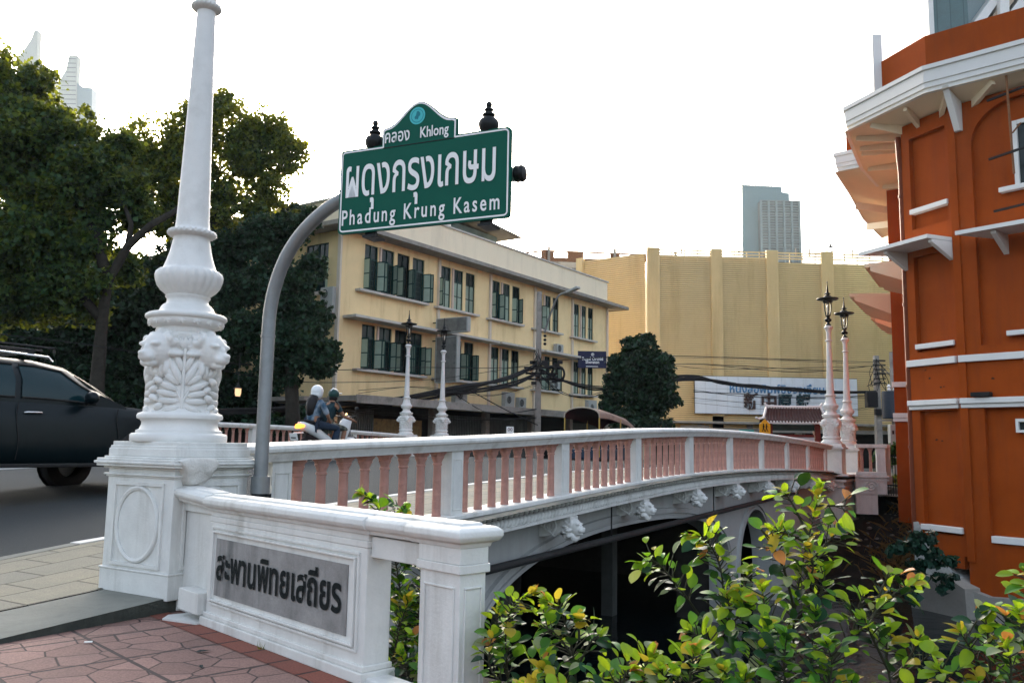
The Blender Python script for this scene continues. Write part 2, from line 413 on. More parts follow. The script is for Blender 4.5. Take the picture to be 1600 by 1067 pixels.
# name wall frame: x along the wall towards the canal-side end, y into the back, z up
SWQ = Vector((-1.9865, 5.7396, .1)); SWD = Vector((.69214, -.72176, 0)); SWN = Vector((-.72176, -.69214, 0))
SWRZ = math.atan2(SWD.y, SWD.x)
def SWp(x, y, z=0): return SWQ+SWD*x-SWN*y+Vector((0, 0, z))
# brick patio in front of the wall
m = MB(); poly = [B(-40, -.28, .096), B(-3.4, -.28, .096), SWp(-.9, .12, -.004), SWp(7.5, .12, -.004), SWp(7.5, -30, -.004)]
m.add(poly, [tuple(range(len(poly)))]); struct(m.build('brick_patio', BRICKP))
m = MB(); poly = [SWp(-.55, -.17, .0005), SWp(7.5, -.17, .0005), SWp(7.5, -.02, .0005), SWp(-.55, -.02, .0005)]
m.add(poly, [(0, 1, 2, 3)]); o = m.build('brick_border', BORDER); struct(o)
# soil bank falling to the canal behind the name wall
m = MB(); nu, nv = 18, 26; v = []; f = []
for i in range(nu+1):
    t = i/nu
    for j in range(nv+1):
        s_ = j/nv
        a = SWp(-.5+18*s_, .12+.05, -.02)                  # at the wall
        b = B(1.6, -(.2+18*s_)); b.z = -2.9
        p = a.lerp(b, t); p.z = a.z+(-2.9-a.z)*(t**1.5 if t > .15 else t*.35)
        p += Vector((0, 0, .09*mnoise.noise(p*1.7)))
        v.append(p)
for i in range(nu):
    for j in range(nv): f.append((i*(nv+1)+j, (i+1)*(nv+1)+j, (i+1)*(nv+1)+j+1, i*(nv+1)+j+1))
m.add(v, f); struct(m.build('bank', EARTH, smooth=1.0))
# land on both sides of the canal, out to the horizon
LAND = pmat('grey street ground', (.14, .14, .13), .9, .25, 2, .1, 8, dirt=(.06, .06, .055), dirt_amt=.5, dscale=.4)
def land(name, pts, z=-.25):
    m = MB(); m.add([Vector((p.x, p.y, z)) for p in pts], [tuple(range(len(pts)))]); return struct(m.build(name, LAND))
land('ground', [B(23.6, -30), B(23.6, 18.9), B(18, 18.9), B(18, 900), B(1500, 900), B(1500, -900), B(23.6, -900)], -.2)
land('ground', [B(-900, .3), B(0, .3), B(0, 900), B(-900, 900)], -.75)
land('ground', [B(-900, -900), SWp(60, -40), SWp(30, -31), B(-60, -.3), B(-900, -.3)], -.78)
# canal
WATER = bpy.data.materials.new('canal water'); WATER.use_nodes = True; t = WATER.node_tree; b = t.nodes['Principled BSDF']
b.inputs['Base Color'].default_value = (.004, .008, .010, 1); b.inputs['Roughness'].default_value = .08; b.inputs['Specular IOR Level'].default_value = .25
n = nd(t, 'ShaderNodeTexNoise'); n.inputs['Scale'].default_value = 2.5; n.inputs['Detail'].default_value = 3
tc = nd(t, 'ShaderNodeTexCoord'); t.links.new(tc.outputs['Object'], n.inputs['Vector'])
bp = nd(t, 'ShaderNodeBump'); bp.inputs['Strength'].default_value = .25; bp.inputs['Distance'].default_value = .05; t.links.new(n.outputs[0], bp.inputs['Height']); t.links.new(bp.outputs[0], b.inputs['Normal'])
m = MB(); m.add([B(-2, -120, -2.6), B(30, -120, -2.6), B(30, 60, -2.6), B(-2, 60, -2.6)], [(0, 1, 2, 3)]); struct(m.build('canal_water', WATER))
# far bank: earth slope between the bridge end and the orange building
m = MB(); nu, nv = 22, 26; v = []; f = []
for i in range(nu+1):
    t = i/nu
    for j in range(nv+1):
        s_ = j/nv
        a = B(26.5, .6-13*s_, .0); b = B(18.4, .6-13*s_, -2.75)
        p = a.lerp(b, t); k = min(1, max(0, (t-.1)/.9)); p.z = .0-.25*s_-2.75*k**.85
        p += Vector((0, 0, .22*mnoise.noise(p*.9)+.10*mnoise.noise(p*2.7)))
        v.append(p)
for i in range(nu):
    for j in range(nv): f.append((i*(nv+1)+j, (i+1)*(nv+1)+j, (i+1)*(nv+1)+j+1, i*(nv+1)+j+1))
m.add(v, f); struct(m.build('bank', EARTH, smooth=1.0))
# ================================================================ carved pieces shared by bridge and lamps
def lion_mb(r=.13):
    """lion mask looking along +x, top +z"""
    m = MB()
    m.sph((0, 0, 0), (r*.9, r*.85, r), 16, 12)
    m.sph((r*.75, 0, -r*.28), (r*.62, r*.46, r*.40), 14, 10)      # muzzle
    m.sph((r*1.22, 0, -r*.10), (r*.2, r*.26, r*.17), 10, 8)       # nose
    m.sph((r*.62, 0, -r*.72), (r*.50, r*.36, r*.22), 12, 8)       # jaw
    m.sph((r*.62, 0, r*.12), (r*.48, r*.2, r*.3), 10, 8)          # bridge of the nose
    for s in (-1, 1):
        m.sph((r*.60, s*r*.42, r*.38), (r*.3, r*.3, r*.16), 10, 8)   # brow
        m.sph((r*.92, s*r*.26, -r*.34), (r*.3, r*.24, r*.24), 10, 8)  # cheek
        m.sph((0, s*r*.85, r*.55), (r*.16, r*.28, r*.3), 10, 8)      # ear
        m.sph((r*.70, s*r*.36, r*.14), (r*.12, r*.13, r*.10), 8, 6)  # eye
    q = random.Random(3)
    for ring, (rad, xo, nn) in enumerate([(.96, -.30, 11), (.98, -.70, 12)]):
        for k in range(nn):
            a = 2*math.pi*k/nn+.2*ring
            y = r*rad*math.sin(a); z = r*rad*math.cos(a)*1.05-r*.12
            tilt = Matrix.Rotation(a, 3, 'X').inverted()
            m.sph((r*xo, y, z), (r*.42, r*.24, r*.34*(1.5 if z < 0 else 1)), 8, 6, Matrix.Rotation(-a, 3, 'X'))
    for k in range(5):
        m.sph((r*.1, r*(.62*(k-2)/2), -r*1.15-r*.08*(2-abs(k-2))), (r*.34, r*.2, r*.42), 8, 6)
    return m
lion_o = lion_mb(.13).build('lion_head', MARBLE, fixn=True)
remesh(lion_o, .0085, 1); LION = lion_o.data; bpy.data.objects.remove(lion_o)
def lion(parent, mat4, scale=1.0):
    o = bpy.data.objects.new('lion_head', LION); link(o); o.parent = parent
    o.matrix_local = mat4 @ Matrix.Scale(scale, 4); return o

# ================================================================ the bridge
bridge = thing('bridge', 'white arched stone bridge with lion corbels spanning the dark canal', 'bridge', P0, BRZ)
zl = lambda u: rail_z(u)-.865              # top of the ledge that carries the balusters
UB0, UB1 = -3.1, 22.3
def path_u(u0, u1, zf, step=.35):
    n = max(2, int((u1-u0)/step)); return [((u, 0, zf(u)), (0, -1, 0), (0, 0, 1)) for u in rng(u0, u1, n)]
m = MB(); m.sweep([(-.30, -.06), (-.30, 0), (.045, 0), (.06, -.012), (.06, -.05), (.045, -.06)], path_u(UB0, UB1, zl), closed=True)
m.build('ledge', STONE, bridge, smooth=.6)
m = MB(); m.sweep([(-.3, -.285), (-.3, -.061), (.03, -.061), (.03, -.155), (.045, -.16), (.045, -.235), (.10, -.245), (.125, -.25), (.125, -.285)], path_u(UB0, UB1, zl), closed=True)
m.build('cornice', STONE, bridge, smooth=.6)
# bead row and leaf rope row, dark gaps between
m = MB(); u = UB0+.05; k = 0
while u < UB1:
    z = zl(u)-.108; s = Matrix.Rotation(.6, 3, 'Y')
    m.sph((u, -.052, z), (.044, .045, .036), 8, 6, s)
    u += .125
m.build('bead_moulding', STONE, bridge, smooth=3.1, fixn=False)
m = MB(); u = UB0+.05
while u < UB1:
    z = zl(u)-.200
    m.sph((u, -.082, z), (.034, .055, .070), 8, 6, Matrix.Rotation(.65, 3, 'Y'))
    u += .092
m.build('leaf_moulding', STONE, bridge, smooth=3.1, fixn=False)
m = MB(); m.sweep([(.031, -.152), (.036, -.152), (.036, -.066), (.031, -.066)], path_u(UB0, UB1, zl), closed=True); m.sweep([(.046, -.25), (.05, -.25), (.05, -.165), (.046, -.165)], path_u(UB0, UB1, zl), closed=True); m.build('gap_shade_strip', pmat('gap shade and grime', (.07, .065, .06), .9, .3, 20), bridge)  # dark strips put the shade and grime of the gaps into colour
# side wall with its two arches
def arch_z(u):
    x = abs(u-6.3)/5.25
    if x < 1: return -1.3+1.3*(1-x**2.4)**(1/2.4)
    return None
def arch2_z(u):
    x = abs(u-13.78)/1.42
    if x < 1: return -1.55+1.36*(1-x*x)**.5
    return None
def wall_strip(u0, u1, zf_low, wf, wb, n):
    m = MB(); us = rng(u0, u1, n)
    for a, b in zip(us[:-1], us[1:]):
        za, zb = zf_low(a), zf_low(b); ta, tb = zl(a)-.28, zl(b)-.28
        m.add([(a, wf, za), (b, wf, zb), (b, wf, tb), (a, wf, ta), (a, wb, za), (b, wb, zb), (b, wb, tb), (a, wb, ta)],
              [(0, 1, 2, 3), (5, 4, 7, 6), (0, 4, 5, 1)])
    return m
eps = 1e-4
def low(u):
    a = arch_z(u); b = arch2_z(u)
    return a if a is not None else (b if b is not None else -3.0)
WF = .35
mm = MB()
def ellip(c, a, n): return [c-a*math.cos(math.pi*i/n) for i in range(n+1)]
seg = [(-4.2, 1.05, 4), None, (11.55, 12.36, 2), None, (15.2, 22.8, 8)]
for s in seg:
    if s: q = wall_strip(s[0], s[1], lambda u: -3.0, WF, .8, s[2]); mm.add(q.v, q.f)
for c, a, fz in ((6.3, 5.25, arch_z), (13.78, 1.42, arch2_z)):
    us = ellip(c, a-1e-3, 40)
    for x, y in zip(us[:-1], us[1:]):
        za, zb = fz(x), fz(y); ta, tb = zl(x)-.28, zl(y)-.28
        mm.add([(x, WF, za), (y, WF, zb), (y, WF, tb), (x, WF, ta), (x, .8, za), (y, .8, zb), (y, .8, tb), (x, .8, ta)], [(0, 1, 2, 3), (5, 4, 7, 6), (0, 4, 5, 1)])
    for u in (c-a, c+a):                    # jambs
        z = -1.3 if c < 10 else -1.55
        mm.add([(u, WF, -3), (u, .8, -3), (u, .8, z+.05), (u, WF, z+.05)], [(0, 1, 2, 3)])
mm.build('spandrel_wall', SPAN, bridge, fixn=False)
for c, a, fz, zs in ((6.3, 5.25, arch_z, -1.3), (13.78, 1.42, arch2_z, -1.55)):
    m = MB(); pts = [(c-a, zs-1.3)]+[(u, fz(u)) for u in ellip(c, a-1e-3, 48)]+[(c+a, zs-1.3)]
    path = []
    for i, p in enumerate(pts):
        a0 = pts[max(i-1, 0)]; a1 = pts[min(i+1, len(pts)-1)]; d = Vector((a1[0]-a0[0], a1[1]-a0[1])).normalized()
        path.append(((p[0], WF, p[1]), (-d.y, 0, d.x), (0, -1, 0)))
    m.sweep([(0, 0), (0, .05), (.06, .05), (.065, .02), (.10, .02), (.105, .06), (.19, .06), (.20, 0)], path)
    m.build('arch_moulding', SPAN, bridge, smooth=.5)
# column of the small arch, with capital
m = MB(); m.lathe([(.34, -3), (.34, -1.42), (.36, -1.38), (.38, -1.30), (.37, -1.24), (.41, -1.2), (.44, -1.1), (.44, -1.02), (.40, -1.0)], 28, (15.55, .42))
m.build('column', pmat('column stone', (.36, .35, .33), .7, .1, 3, dirt=(.1, .09, .08), dirt_amt=.85, dscale=1.3, streak=True), bridge, smooth=.7)
# under the deck: dark slab, abutments, far wall, braces
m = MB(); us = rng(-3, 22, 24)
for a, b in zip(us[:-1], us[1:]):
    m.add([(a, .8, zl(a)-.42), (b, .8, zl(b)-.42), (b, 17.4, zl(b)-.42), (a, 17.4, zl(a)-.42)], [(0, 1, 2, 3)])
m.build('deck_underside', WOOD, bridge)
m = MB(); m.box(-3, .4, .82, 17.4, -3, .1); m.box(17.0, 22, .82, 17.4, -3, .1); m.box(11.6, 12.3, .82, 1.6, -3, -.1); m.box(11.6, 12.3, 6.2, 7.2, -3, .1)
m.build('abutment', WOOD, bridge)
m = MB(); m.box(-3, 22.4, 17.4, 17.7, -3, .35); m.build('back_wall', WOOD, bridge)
BRACE = pmat('dim concrete brace', (.07, .075, .07), .9, .2, 3)
for (a, b) in [((3.0, 5.0, .05), (6.5, 5.0, -2.8)), ((7.2, 5.2, .05), (10.6, 5.2, -2.8)), ((4.4, 5.4, .05), (4.4, 5.4, -2.8)), ((8.6, 4.6, .05), (8.6, 4.6, -2.8)), ((10.9, 3.0, 0), (10.9, 3.0, -2.8))]:
    m = MB(); m.bar(a, b, .28, .28, (0, 1, 0)); m.build('brace', BRACE, bridge)
# corbels with scroll and lion mask under every post
BAY = 2.66
def corbel_mb():
    m = MB(); pr = []
    for i in range(13):
        t = i/12; pr.append((.36-.50*t, -.30+.16*t**1.6))
    poly = [(.36, 0)]+pr+[(-.14, 0)]
    n = len(poly)
    v = [(-.115, p[0], p[1]) for p in poly]+[(.115, p[0], p[1]) for p in poly]
    f = [tuple(range(n)), tuple(range(n, 2*n))[::-1]]+[(i, n+i, n+(i+1) % n, (i+1) % n) for i in range(n)]
    m.add(v, f)
    for sx in (-.117, .117):                # scroll spiral on both flanks
        pts = []
        for i in range(44):
            a = i*.33; r = .13*(1-i/50); pts.append((sx, .19+r*math.cos(a), -.145+r*math.sin(a)))
        m.tube(pts, [.018*(1-i/70) for i in range(44)], 6)
        m.tube([(sx, .32, -.15), (sx, .1, -.27), (sx, -.02, -.19), (sx, -.1, -.14)], .02, 6)
    return m
corb = corbel_mb().build('corbel', STONE, None, smooth=.6)
for k in range(-1, 9):
    u = BAY*k+.115
    if u > 22: continue
    c = corb.copy(); link(c); c.parent = bridge; c.location = (u, 0, zl(u)-.287)
    o = bpy.data.objects.new('lion_head', LION); link(o); o.parent = c
    o.matrix_local = Matrix.Translation((0, -.14, -.15)) @ Matrix.Rotation(-math.pi/2, 4, 'Z') @ Matrix.Scale(.92, 4)
bpy.data.objects.remove(corb)
# end block at the far bank below the lamps: stepped scroll bracket
m = MB()
m.box(21.95, 25.4, -.42, .5, -3.0, .28); m.box(21.85, 25.5, -.52, .5, .28, .36); m.box(21.9, 25.45, -.46, .5, .1, .16)
m.box(21.8, 25.6, -.6, .5, .46, .53)
m.build('end_pier', STONE, bridge, bevel=.015)

# pipe slung along the bridge face
tp = thing('pipe', 'long dark pipe hung along the side of the bridge over the arch', 'pipe', P0, BRZ)
m = MB(); zp = lambda u: -.2+.235*min(max(u-.9, -4)/13.1, 1.2)
m.tube([(u, .12, zp(u)) for u in rng(-2.2, 17.6, 20)], .052, 10); m.build('tube', pmat('dark pipe', (.03, .032, .032), .5, .3, 6), tp, smooth=.8)
for u in (3.4, 4.6, 9.8, 14.2):
    m = MB(); m.tube([(u, .12, zp(u)), (u, .12, zl(u)-.28)], .012, 6); m.build('hanger', BLACK, tp)

# ================================================================ balustrades
def baluster_mesh():
    h = .71
    prof = [(.052, 0), (.052, .02), (.049, .03), (.047, .30), (.043, .545), (.043, .555), (.052, .56), (.052, .575), (.045, .582), (.050, .61), (.066, .650), (.060, .655), (.070, .675), (.086, .690), (.088, h)]
    def rf(r, z, a):
        if z > .59: return r*(1+.10*math.cos(4*a)*min(1, (z-.59)/.05)+.05*math.cos(8*a))
        return r
    m = MB(); m.lathe(prof, 24, rf=rf)
    return m
bal_o = baluster_mesh().build('baluster', PINK, None, smooth=.7); BALM = bal_o.data; bpy.data.objects.remove(bal_o)
RAILP = [(-.24, -.155), (-.24, -.13), (-.27, -.11), (-.285, -.06), (-.27, -.02), (-.22, .0), (-.20, .004), (.02, .004), (.05, -.002), (.085, -.018), (.10, -.045), (.095, -.07), (.065, -.085), (.055, -.11), (.035, -.135), (.03, -.155)]
def balustrade(label, w0, side, dz, ulist, uend, group, ubeg):
    t = thing('balustrade', label, 'balustrade', P0, BRZ, group)
    rz = lambda u: rail_z(u)+dz
    m = MB(); n = int((uend-ubeg)/.3); path = [((u, w0, rz(u)), (0, -side, 0), (0, 0, 1)) for u in rng(ubeg, uend, n)]
    m.sweep(RAILP, path, closed=True); m.build('handrail', STONE, t, smooth=.5)
    for u in ulist:
        zt = rz(u+.1)-.152; zb = rz(u+.1)-.868
        m = MB(); y0, y1 = sorted((w0, w0+.2*side))
        m.box(u, u+.23, y0, y1, zb, zt)
        yo = w0-.008*side
        for (a, b, c, d) in ((.03, .045, .05, .62), (.185, .2, .05, .62), (.03, .2, .605, .62), (.03, .2, .05, .065)):   # raised panel lines
            q0, q1 = sorted((yo, w0)); m.box(u+a, u+b, q0, q1, zb+c, zb+d)
        m.build('post', STONE, t, bevel=.004)
    for a, b in zip(ulist[:-1], ulist[1:]):
        for i in range(8):
            u = a+.23+(b-a-.23)*(i+.5)/8
            o = bpy.data.objects.new('baluster', BALM); link(o); o.parent = t
            o.location = (u, w0+.09*side, rz(u)-.865); o.rotation_euler = (0, 0, .3*i)
    return t
posts = [BAY*k for k in range(-1, 9)]
balustrade('near balustrade of the bridge with pink balusters between white posts', 0, 1, 0, posts, 22.1, None, -3.15)
BT = balustrade('far balustrade across the road, partly behind the motorbike', 18.1, -1, .2, posts, 22.1, None, -3.15)
m = MB(); m.sweep([(-.1, -.06), (-.1, 0), (.24, 0), (.24, -.5), (-.1, -.5)], [((u, 18.1, zl(u)+.2), (0, 1, 0), (0, 0, 1)) for u in rng(-3.1, 22, 60)], closed=True)
m.build('plinth', STONE, BT)

# ================================================================ lamp posts
LPROF = [(.345, 0), (.352, .012), (.352, .05), (.34, .062), (.314, .066), (.312, .085), (.29, .095), (.276, .13), (.277, .15), (.288, .165), (.31, .175), (.314, .195), (.306, .212), (.28, .222), (.268, .232),
         (.256, .25), (.250, .30), (.246, .44), (.238, .60), (.232, .76), (.228, .80), (.232, .812), (.222, .822), (.212, .83), (.216, .845), (.220, .856), (.214, .868), (.216, .875), (.250, .885), (.272, .90), (.282, .925), (.280, .938),
         (.296, .945), (.304, .958), (.300, .975), (.285, .985), (.225, .998), (.205, 1.015), (.192, 1.045), (.178, 1.06), (.160, 1.07), (.154, 1.09), (.156, 1.11), (.166, 1.118), (.168, 1.130), (.160, 1.136),
         (.176, 1.150), (.206, 1.175), (.236, 1.215), (.252, 1.265), (.254, 1.29), (.246, 1.318), (.228, 1.335), (.206, 1.34), (.196, 1.36), (.178, 1.41), (.158, 1.48), (.144, 1.55), (.136, 1.60), (.140, 1.606), (.166, 1.612), (.182, 1.626), (.184, 1.640), (.176, 1.656), (.150, 1.664), (.136, 1.67), (.130, 1.69), (.124, 1.75),
         (.098, 2.60), (.073, 3.48), (.072, 3.50), (.082, 3.506), (.104, 3.514), (.118, 3.53), (.118, 3.548), (.106, 3.562), (.084, 3.57), (.072, 3.58), (.076, 3.62), (.078, 3.80), (.084, 3.86), (.105, 3.92), (.13, 3.96), (.155, 3.985), (.16, 4.0), (.13, 4.03), (.09, 4.07), (.05, 4.08)]
def lrf(r, z, a):
    if .838 < z < .864: return r+.004*math.sin(40*a+z*500)
    if 1.145 < z < 1.338:
        return r*(.925+.085*abs(math.cos(12*a))**.55)
    if 1.608 < z < 1.662: return r+.006*math.sin(26*a+(z-1.63)*220)
    if 3.508 < z < 3.566: return r+.004*math.sin(22*a+(z-3.54)*260)
    return r
m = MB(); m.lathe(LPROF, 120, rf=lrf); _c = m.build('column', MARBLE, None, smooth=.9); COLM = _c.data; bpy.data.objects.remove(_c)
# carved plants and rosettes on the drum
def drum_leaf(m, th, z, ln, wd, ang, r=.245, thick=.022):
    """leaf standing on the drum: base at (th, z), pointing along ang from vertical"""
    n = 8; v = []; f = []
    for i in range(n+1):
        t = i/n; w = wd*(math.sin(math.pi*(t**.8))**.9)+.001
        for k in range(7):
            s = (k-3)/3
            x = s*w; y = t*ln
            xx = x*math.cos(ang)+y*math.sin(ang); yy = y*math.cos(ang)-x*math.sin(ang)
            h = thick*(1-s*s)**.6*(.35+math.sin(math.pi*min(1, t*1.0))**.8)-.006*(k == 3)
            a = th+xx/r
            v.append(((r+h-.004)*math.cos(a), (r+h-.004)*math.sin(a), z+yy))
    for i in range(n):
        for k in range(6): f.append((i*7+k, i*7+k+1, (i+1)*7+k+1, (i+1)*7+k))
    m.add(v, f)
def spray_mb(th):
    m = MB()
    def P(a, z, r=.252): return (r*math.cos(th+a), r*math.sin(th+a), z)
    m.tube([P(0, .25), P(0, .4), P(0, .55), P(0, .70)], .013, 7)
    for s, an in ((0, 0), (-.02, -.35), (.02, .35)): drum_leaf(m, th+s, .69, .11, .026, an, .238)
    for s in (-1, 1):
        drum_leaf(m, th+s*.03, .52, .17, .027, s*.38, .246, .03)
        drum_leaf(m, th+s*.04, .42, .24, .033, s*.42, .248, .034)
        for (z0, an, ln, wd, off) in ((.42, .85, .19, .03, .10), (.38, 1.15, .2, .032, .12), (.34, 1.35, .2, .03, .10), (.30, 1.55, .19, .03, .08), (.26, 1.85, .16, .026, .06), (.45, .6, .2, .028, .22)):
            drum_leaf(m, th+s*off, z0, ln, wd, s*an, .25, .03)
        m.tube([P(s*.02, .30), P(s*.2, .40), P(s*.42, .46)], .009, 6)
    return m
_m = MB()
for k in range(16):                          # rosettes under the disc
    a = 2*math.pi*k/16
    _m.sph((.266*math.cos(a), .266*math.sin(a), .914), (.02, .034, .022), 8, 6, Matrix.Rotation(a, 3, 'Z'))
    for q in range(5):
        b = 2*math.pi*q/5; _m.sph(((.27)*math.cos(a)-.022*math.sin(a)*math.cos(b), .27*math.sin(a)+.022*math.cos(a)*math.cos(b), .914+.018*math.sin(b)), .011, 6, 5)
_o = _m.build('rosette_band', MARBLE, None, smooth=3.1, fixn=False); ROSM = _o.data; bpy.data.objects.remove(_o)
_o = spray_mb(0).build('leaf_spray', MARBLE, None, smooth=1.2, fixn=False); SPRM = _o.data; bpy.data.objects.remove(_o)
def garland_mb():
    m = MB()
    for k in range(5):
        z = .52-.065*k; m.sph((.262+.01*(k % 2), .03*math.sin(k*2), z), (.03, .045, .028), 8, 6, Matrix.Rotation(.5*(-1)**k, 3, 'X'))
    m.sph((.265, 0, .20+.02), (.024, .026, .022), 8, 6)
    return m
_o = garland_mb().build('fruit_drop', MARBLE, None, smooth=3.1, fixn=False); GARM = _o.data; bpy.data.objects.remove(_o)
def lantern_parts(t, z0):
    m = MB()
    m.lathe([(.05, 0), (.10, .02), (.09, .05), (.05, .08), (.045, .12), (.11, .17), (.12, .22), (.07, .27), (.05, .30), (.07, .33), (.085, .36)], 14)
    for k in range(4):
        a = math.pi/2*k+.4
        m.tube([(.06*math.cos(a), .06*math.sin(a), .34), (.095*math.cos(a), .095*math.sin(a), .52), (.115*math.cos(a), .115*math.sin(a), .72), (.11*math.cos(a), .11*math.sin(a), .86), (.12*math.cos(a), .12*math.sin(a), .92)], .022, 7)
    m.lathe([(.0, .80), (.16, .82), (.17, .86), (.15, .90), (.34, .92), (.37, .945), (.36, .965), (.22, .99), (.14, 1.02), (.11, 1.06), (.06, 1.08), (.055, 1.10), (.11, 1.12), (.10, 1.14), (.05, 1.17), (.035, 1.25), (.022, 1.40), (.012, 1.50), (.022, 1.53), (.018, 1.56), (.0, 1.58)], 20, cap=False)
    for v_ in range(len(m.v)): m.v[v_] = (m.v[v_][0], m.v[v_][1], m.v[v_][2]+z0)
    l = m.build('lantern', IRON, t, smooth=.8)
    m = MB(); m.sph((0, 0, z0+.62), (.05, .05, .13), 12, 8); m.build('lamp_bulb', pmat('frosted bulb', (.7, .66, .55), .3, .05), l, smooth=3.1)
def pedestal_mb(h, w=.38):
    m = MB(); z = -.02
    m.box(-w-.012, w+.012, -w-.012, w+.012, z, .15)
    m.box(-w, w, -w, w, .15, h-.03)
    m.box(-w-.02, w+.02, -w-.02, w+.02, .15, .165)
    m.box(-w-.014, w+.014, -w-.014, w+.014, h-.262, h-.250); m.box(-w-.028, w+.028, -w-.028, w+.028, h-.250, h-.236)
    for (o, a, b) in ((.03, -.200, -.185), (.07, -.185, -.165), (.085, -.165, -.145), (.07, -.145, -.125), (.03, -.125, -.11)): m.box(-w-o, w+o, -w-o, w+o, h+a, h+b)
    m.box(-w-.008, w+.008, -w-.008, w+.008, h-.11, h-.05); m.box(-w+.012, w-.012, -w+.012, w-.012, h-.05, h)
    return m
def panel_mb(h, w=.38):
    """framed oval on the face y=-w"""
    m = MB(); x0, x1, z0, z1 = -.285, .285, .185, h-.295
    for (a, b, c, d) in ((x0, x1, z1-.025, z1), (x0, x1, z0, z0+.025), (x0, x0+.025, z0+.026, z1-.026), (x1-.025, x1, z0+.026, z1-.026)):
        m.box(a, b, -w-.018, -w+.01, c, d)
    cx, cz, ax, az = 0, (z0+z1)/2, .232, (z1-z0)/2-.04
    n = 48; path = []
    for i in range(n+1):
        a = 2*math.pi*i/n; path.append(((cx+ax*math.cos(a), -w, cz+az*math.sin(a)), (math.cos(a), 0, math.sin(a)), (0, -1, 0)))
    m.sweep([(-.02, 0), (-.018, .016), (0, .024), (.012, .018), (.018, .004), (.018, 0)], path)
    v = [(cx+(ax-.02)*math.cos(2*math.pi*i/n), -w-.006, cz+(az-.02)*math.sin(2*math.pi*i/n)) for i in range(n)]
    m.add(v, [tuple(range(n))])
    return m
def lamp(label, u, w, zbase, ztop, rot=0, panel=True, group='ornate white lamp posts at the bridge ends'):
    p = B(u, w, zbase); t = thing('lamp_post', label, 'lamp post', p, BRZ, group)
    h = ztop-zbase
    pd = pedestal_mb(h).build('pedestal', STONE, t, bevel=.007)
    if panel:
        for k in (3, 2, 0):
            o = panel_mb(h).build('oval_panel', STONE, pd, smooth=.5); o.rotation_euler = (0, 0, k*math.pi/2)
    def add(name, me, rz=0):
        o = bpy.data.objects.new(name, me); link(o); o.parent = t; o.location = (0, 0, h); o.rotation_euler = (0, 0, rz); return o
    add('column', COLM); add('rosette_band', ROSM)
    base = R_(180+rot)
    for k in range(4):
        a = base+k*math.pi/2
        add('leaf_spray', SPRM, a); add('fruit_drop', GARM, a+math.pi/4)
        b = a+math.pi/4
        o = bpy.data.objects.new('lion_head', LION); link(o); o.parent = t
        o.matrix_local = Matrix.Translation((.262*math.cos(b), .262*math.sin(b), h+.69)) @ Matrix.Rotation(b, 4, 'Z') @ Matrix.Rotation(R_(10), 4, 'Y') @ Matrix.Scale(1.02, 4)
    lantern_parts(t, h+4.06)
    return t
LA = lamp('tall white lamp post on the near pedestal beside the name wall', -3.535, .105, .2, 1.283, rot=53)
for _c in LA.children:
    if _c.name.startswith('pedestal'): _c.scale = (.88, 1, 1); _c.location = (0, -.03, 0)
# broken cornice patched with a rough lump of mortar
m = MB(); q = random.Random(12)
_pp = [(-.17, -.01), (-.10, .012), (-.02, .016), (.06, .012), (.135, .004), (.15, -.03), (.128, -.07), (.10, -.10), (.095, -.14), (.06, -.165), (.02, -.175), (-.03, -.185), (-.075, -.178), (-.09, -.13), (-.105, -.09), (-.14, -.05)]
n_ = len(_pp); v = []; cx_, cz_ = .0, -.07
for (k, y) in ((1.0, -.40), (1.0, -.492), (.96, -.512), (.8, -.522), (.5, -.526)):
    for (x, z) in _pp: v.append((-.185+cx_+(x-cx_)*k*1.05+q.uniform(-.003, .003), y+q.uniform(-.003, .003)+(.03 if z < -.12 and y < -.42 else 0), .958+cz_+(z-cz_)*k))
v.append((-.185, -.526, .958+cz_)); fs = []
for r_ in range(4): fs += [(r_*n_+i, r_*n_+(i+1) % n_, (r_+1)*n_+(i+1) % n_, (r_+1)*n_+i) for i in range(n_)]
fs += [(4*n_+i, 4*n_+(i+1) % n_, 5*n_) for i in range(n_)]
m.add(v, fs); m.build('mortar_patch', pmat('rough mortar', (.60, .585, .545), .9, .12, 12, .5, 45), LA, smooth=1.2)
lamp('white lamp post at the far bridge end, first from the near railing', 22.75, .07, .45, 1.545, panel=False)
lamp('white lamp post at the far bridge end beside the orange building', 26.0, .07, .3, 1.50, panel=False)
lamp('white lamp post across the road, left one of the distant pair', 22.45, 18.2, .6, 1.70, panel=False)
lamp('white lamp post across the road, right one of the distant pair', 25.2, 18.2, .5, 1.72, panel=False)

# low end wall with two balusters running from the far lamps toward the orange building
ew = thing('end_wall', 'short white balustrade wall between far lamp post and green fence', 'wall', B(22.9, -.32, .5), BRZ-R_(75-0))
m = MB(); m.box(.35, 1.33, -.02, .28, .92, 1.04); m.box(.35, 1.3, 0, .26, 0, .12); m.box(.3, 1.36, -.05, .31, -.08, -.0); m.build('rail', STONE, ew, bevel=.01)
m = MB(); m.box(1.0, 1.28, .02, .24, .12, .92); m.build('post', STONE, ew, bevel=.006)
m = MB(); m.box(1.38, 1.40, .3, 1.6, 0, .95); m.box(1.28, 1.48, .285, 2.0, .95, 1.05); m.box(1.29, 1.47, .285, .5, 0, .949); m.box(1.29, 1.47, 1.5, 1.9, 0, .949); m.box(1.25, 1.5, .285, 2.0, -.3, -.001); m.build('return_wall', pmat('warm lit stone', (.55, .42, .34), .7, .1, 3), ew, bevel=.006)  # white stone tinted with the pinkish light falling on the return
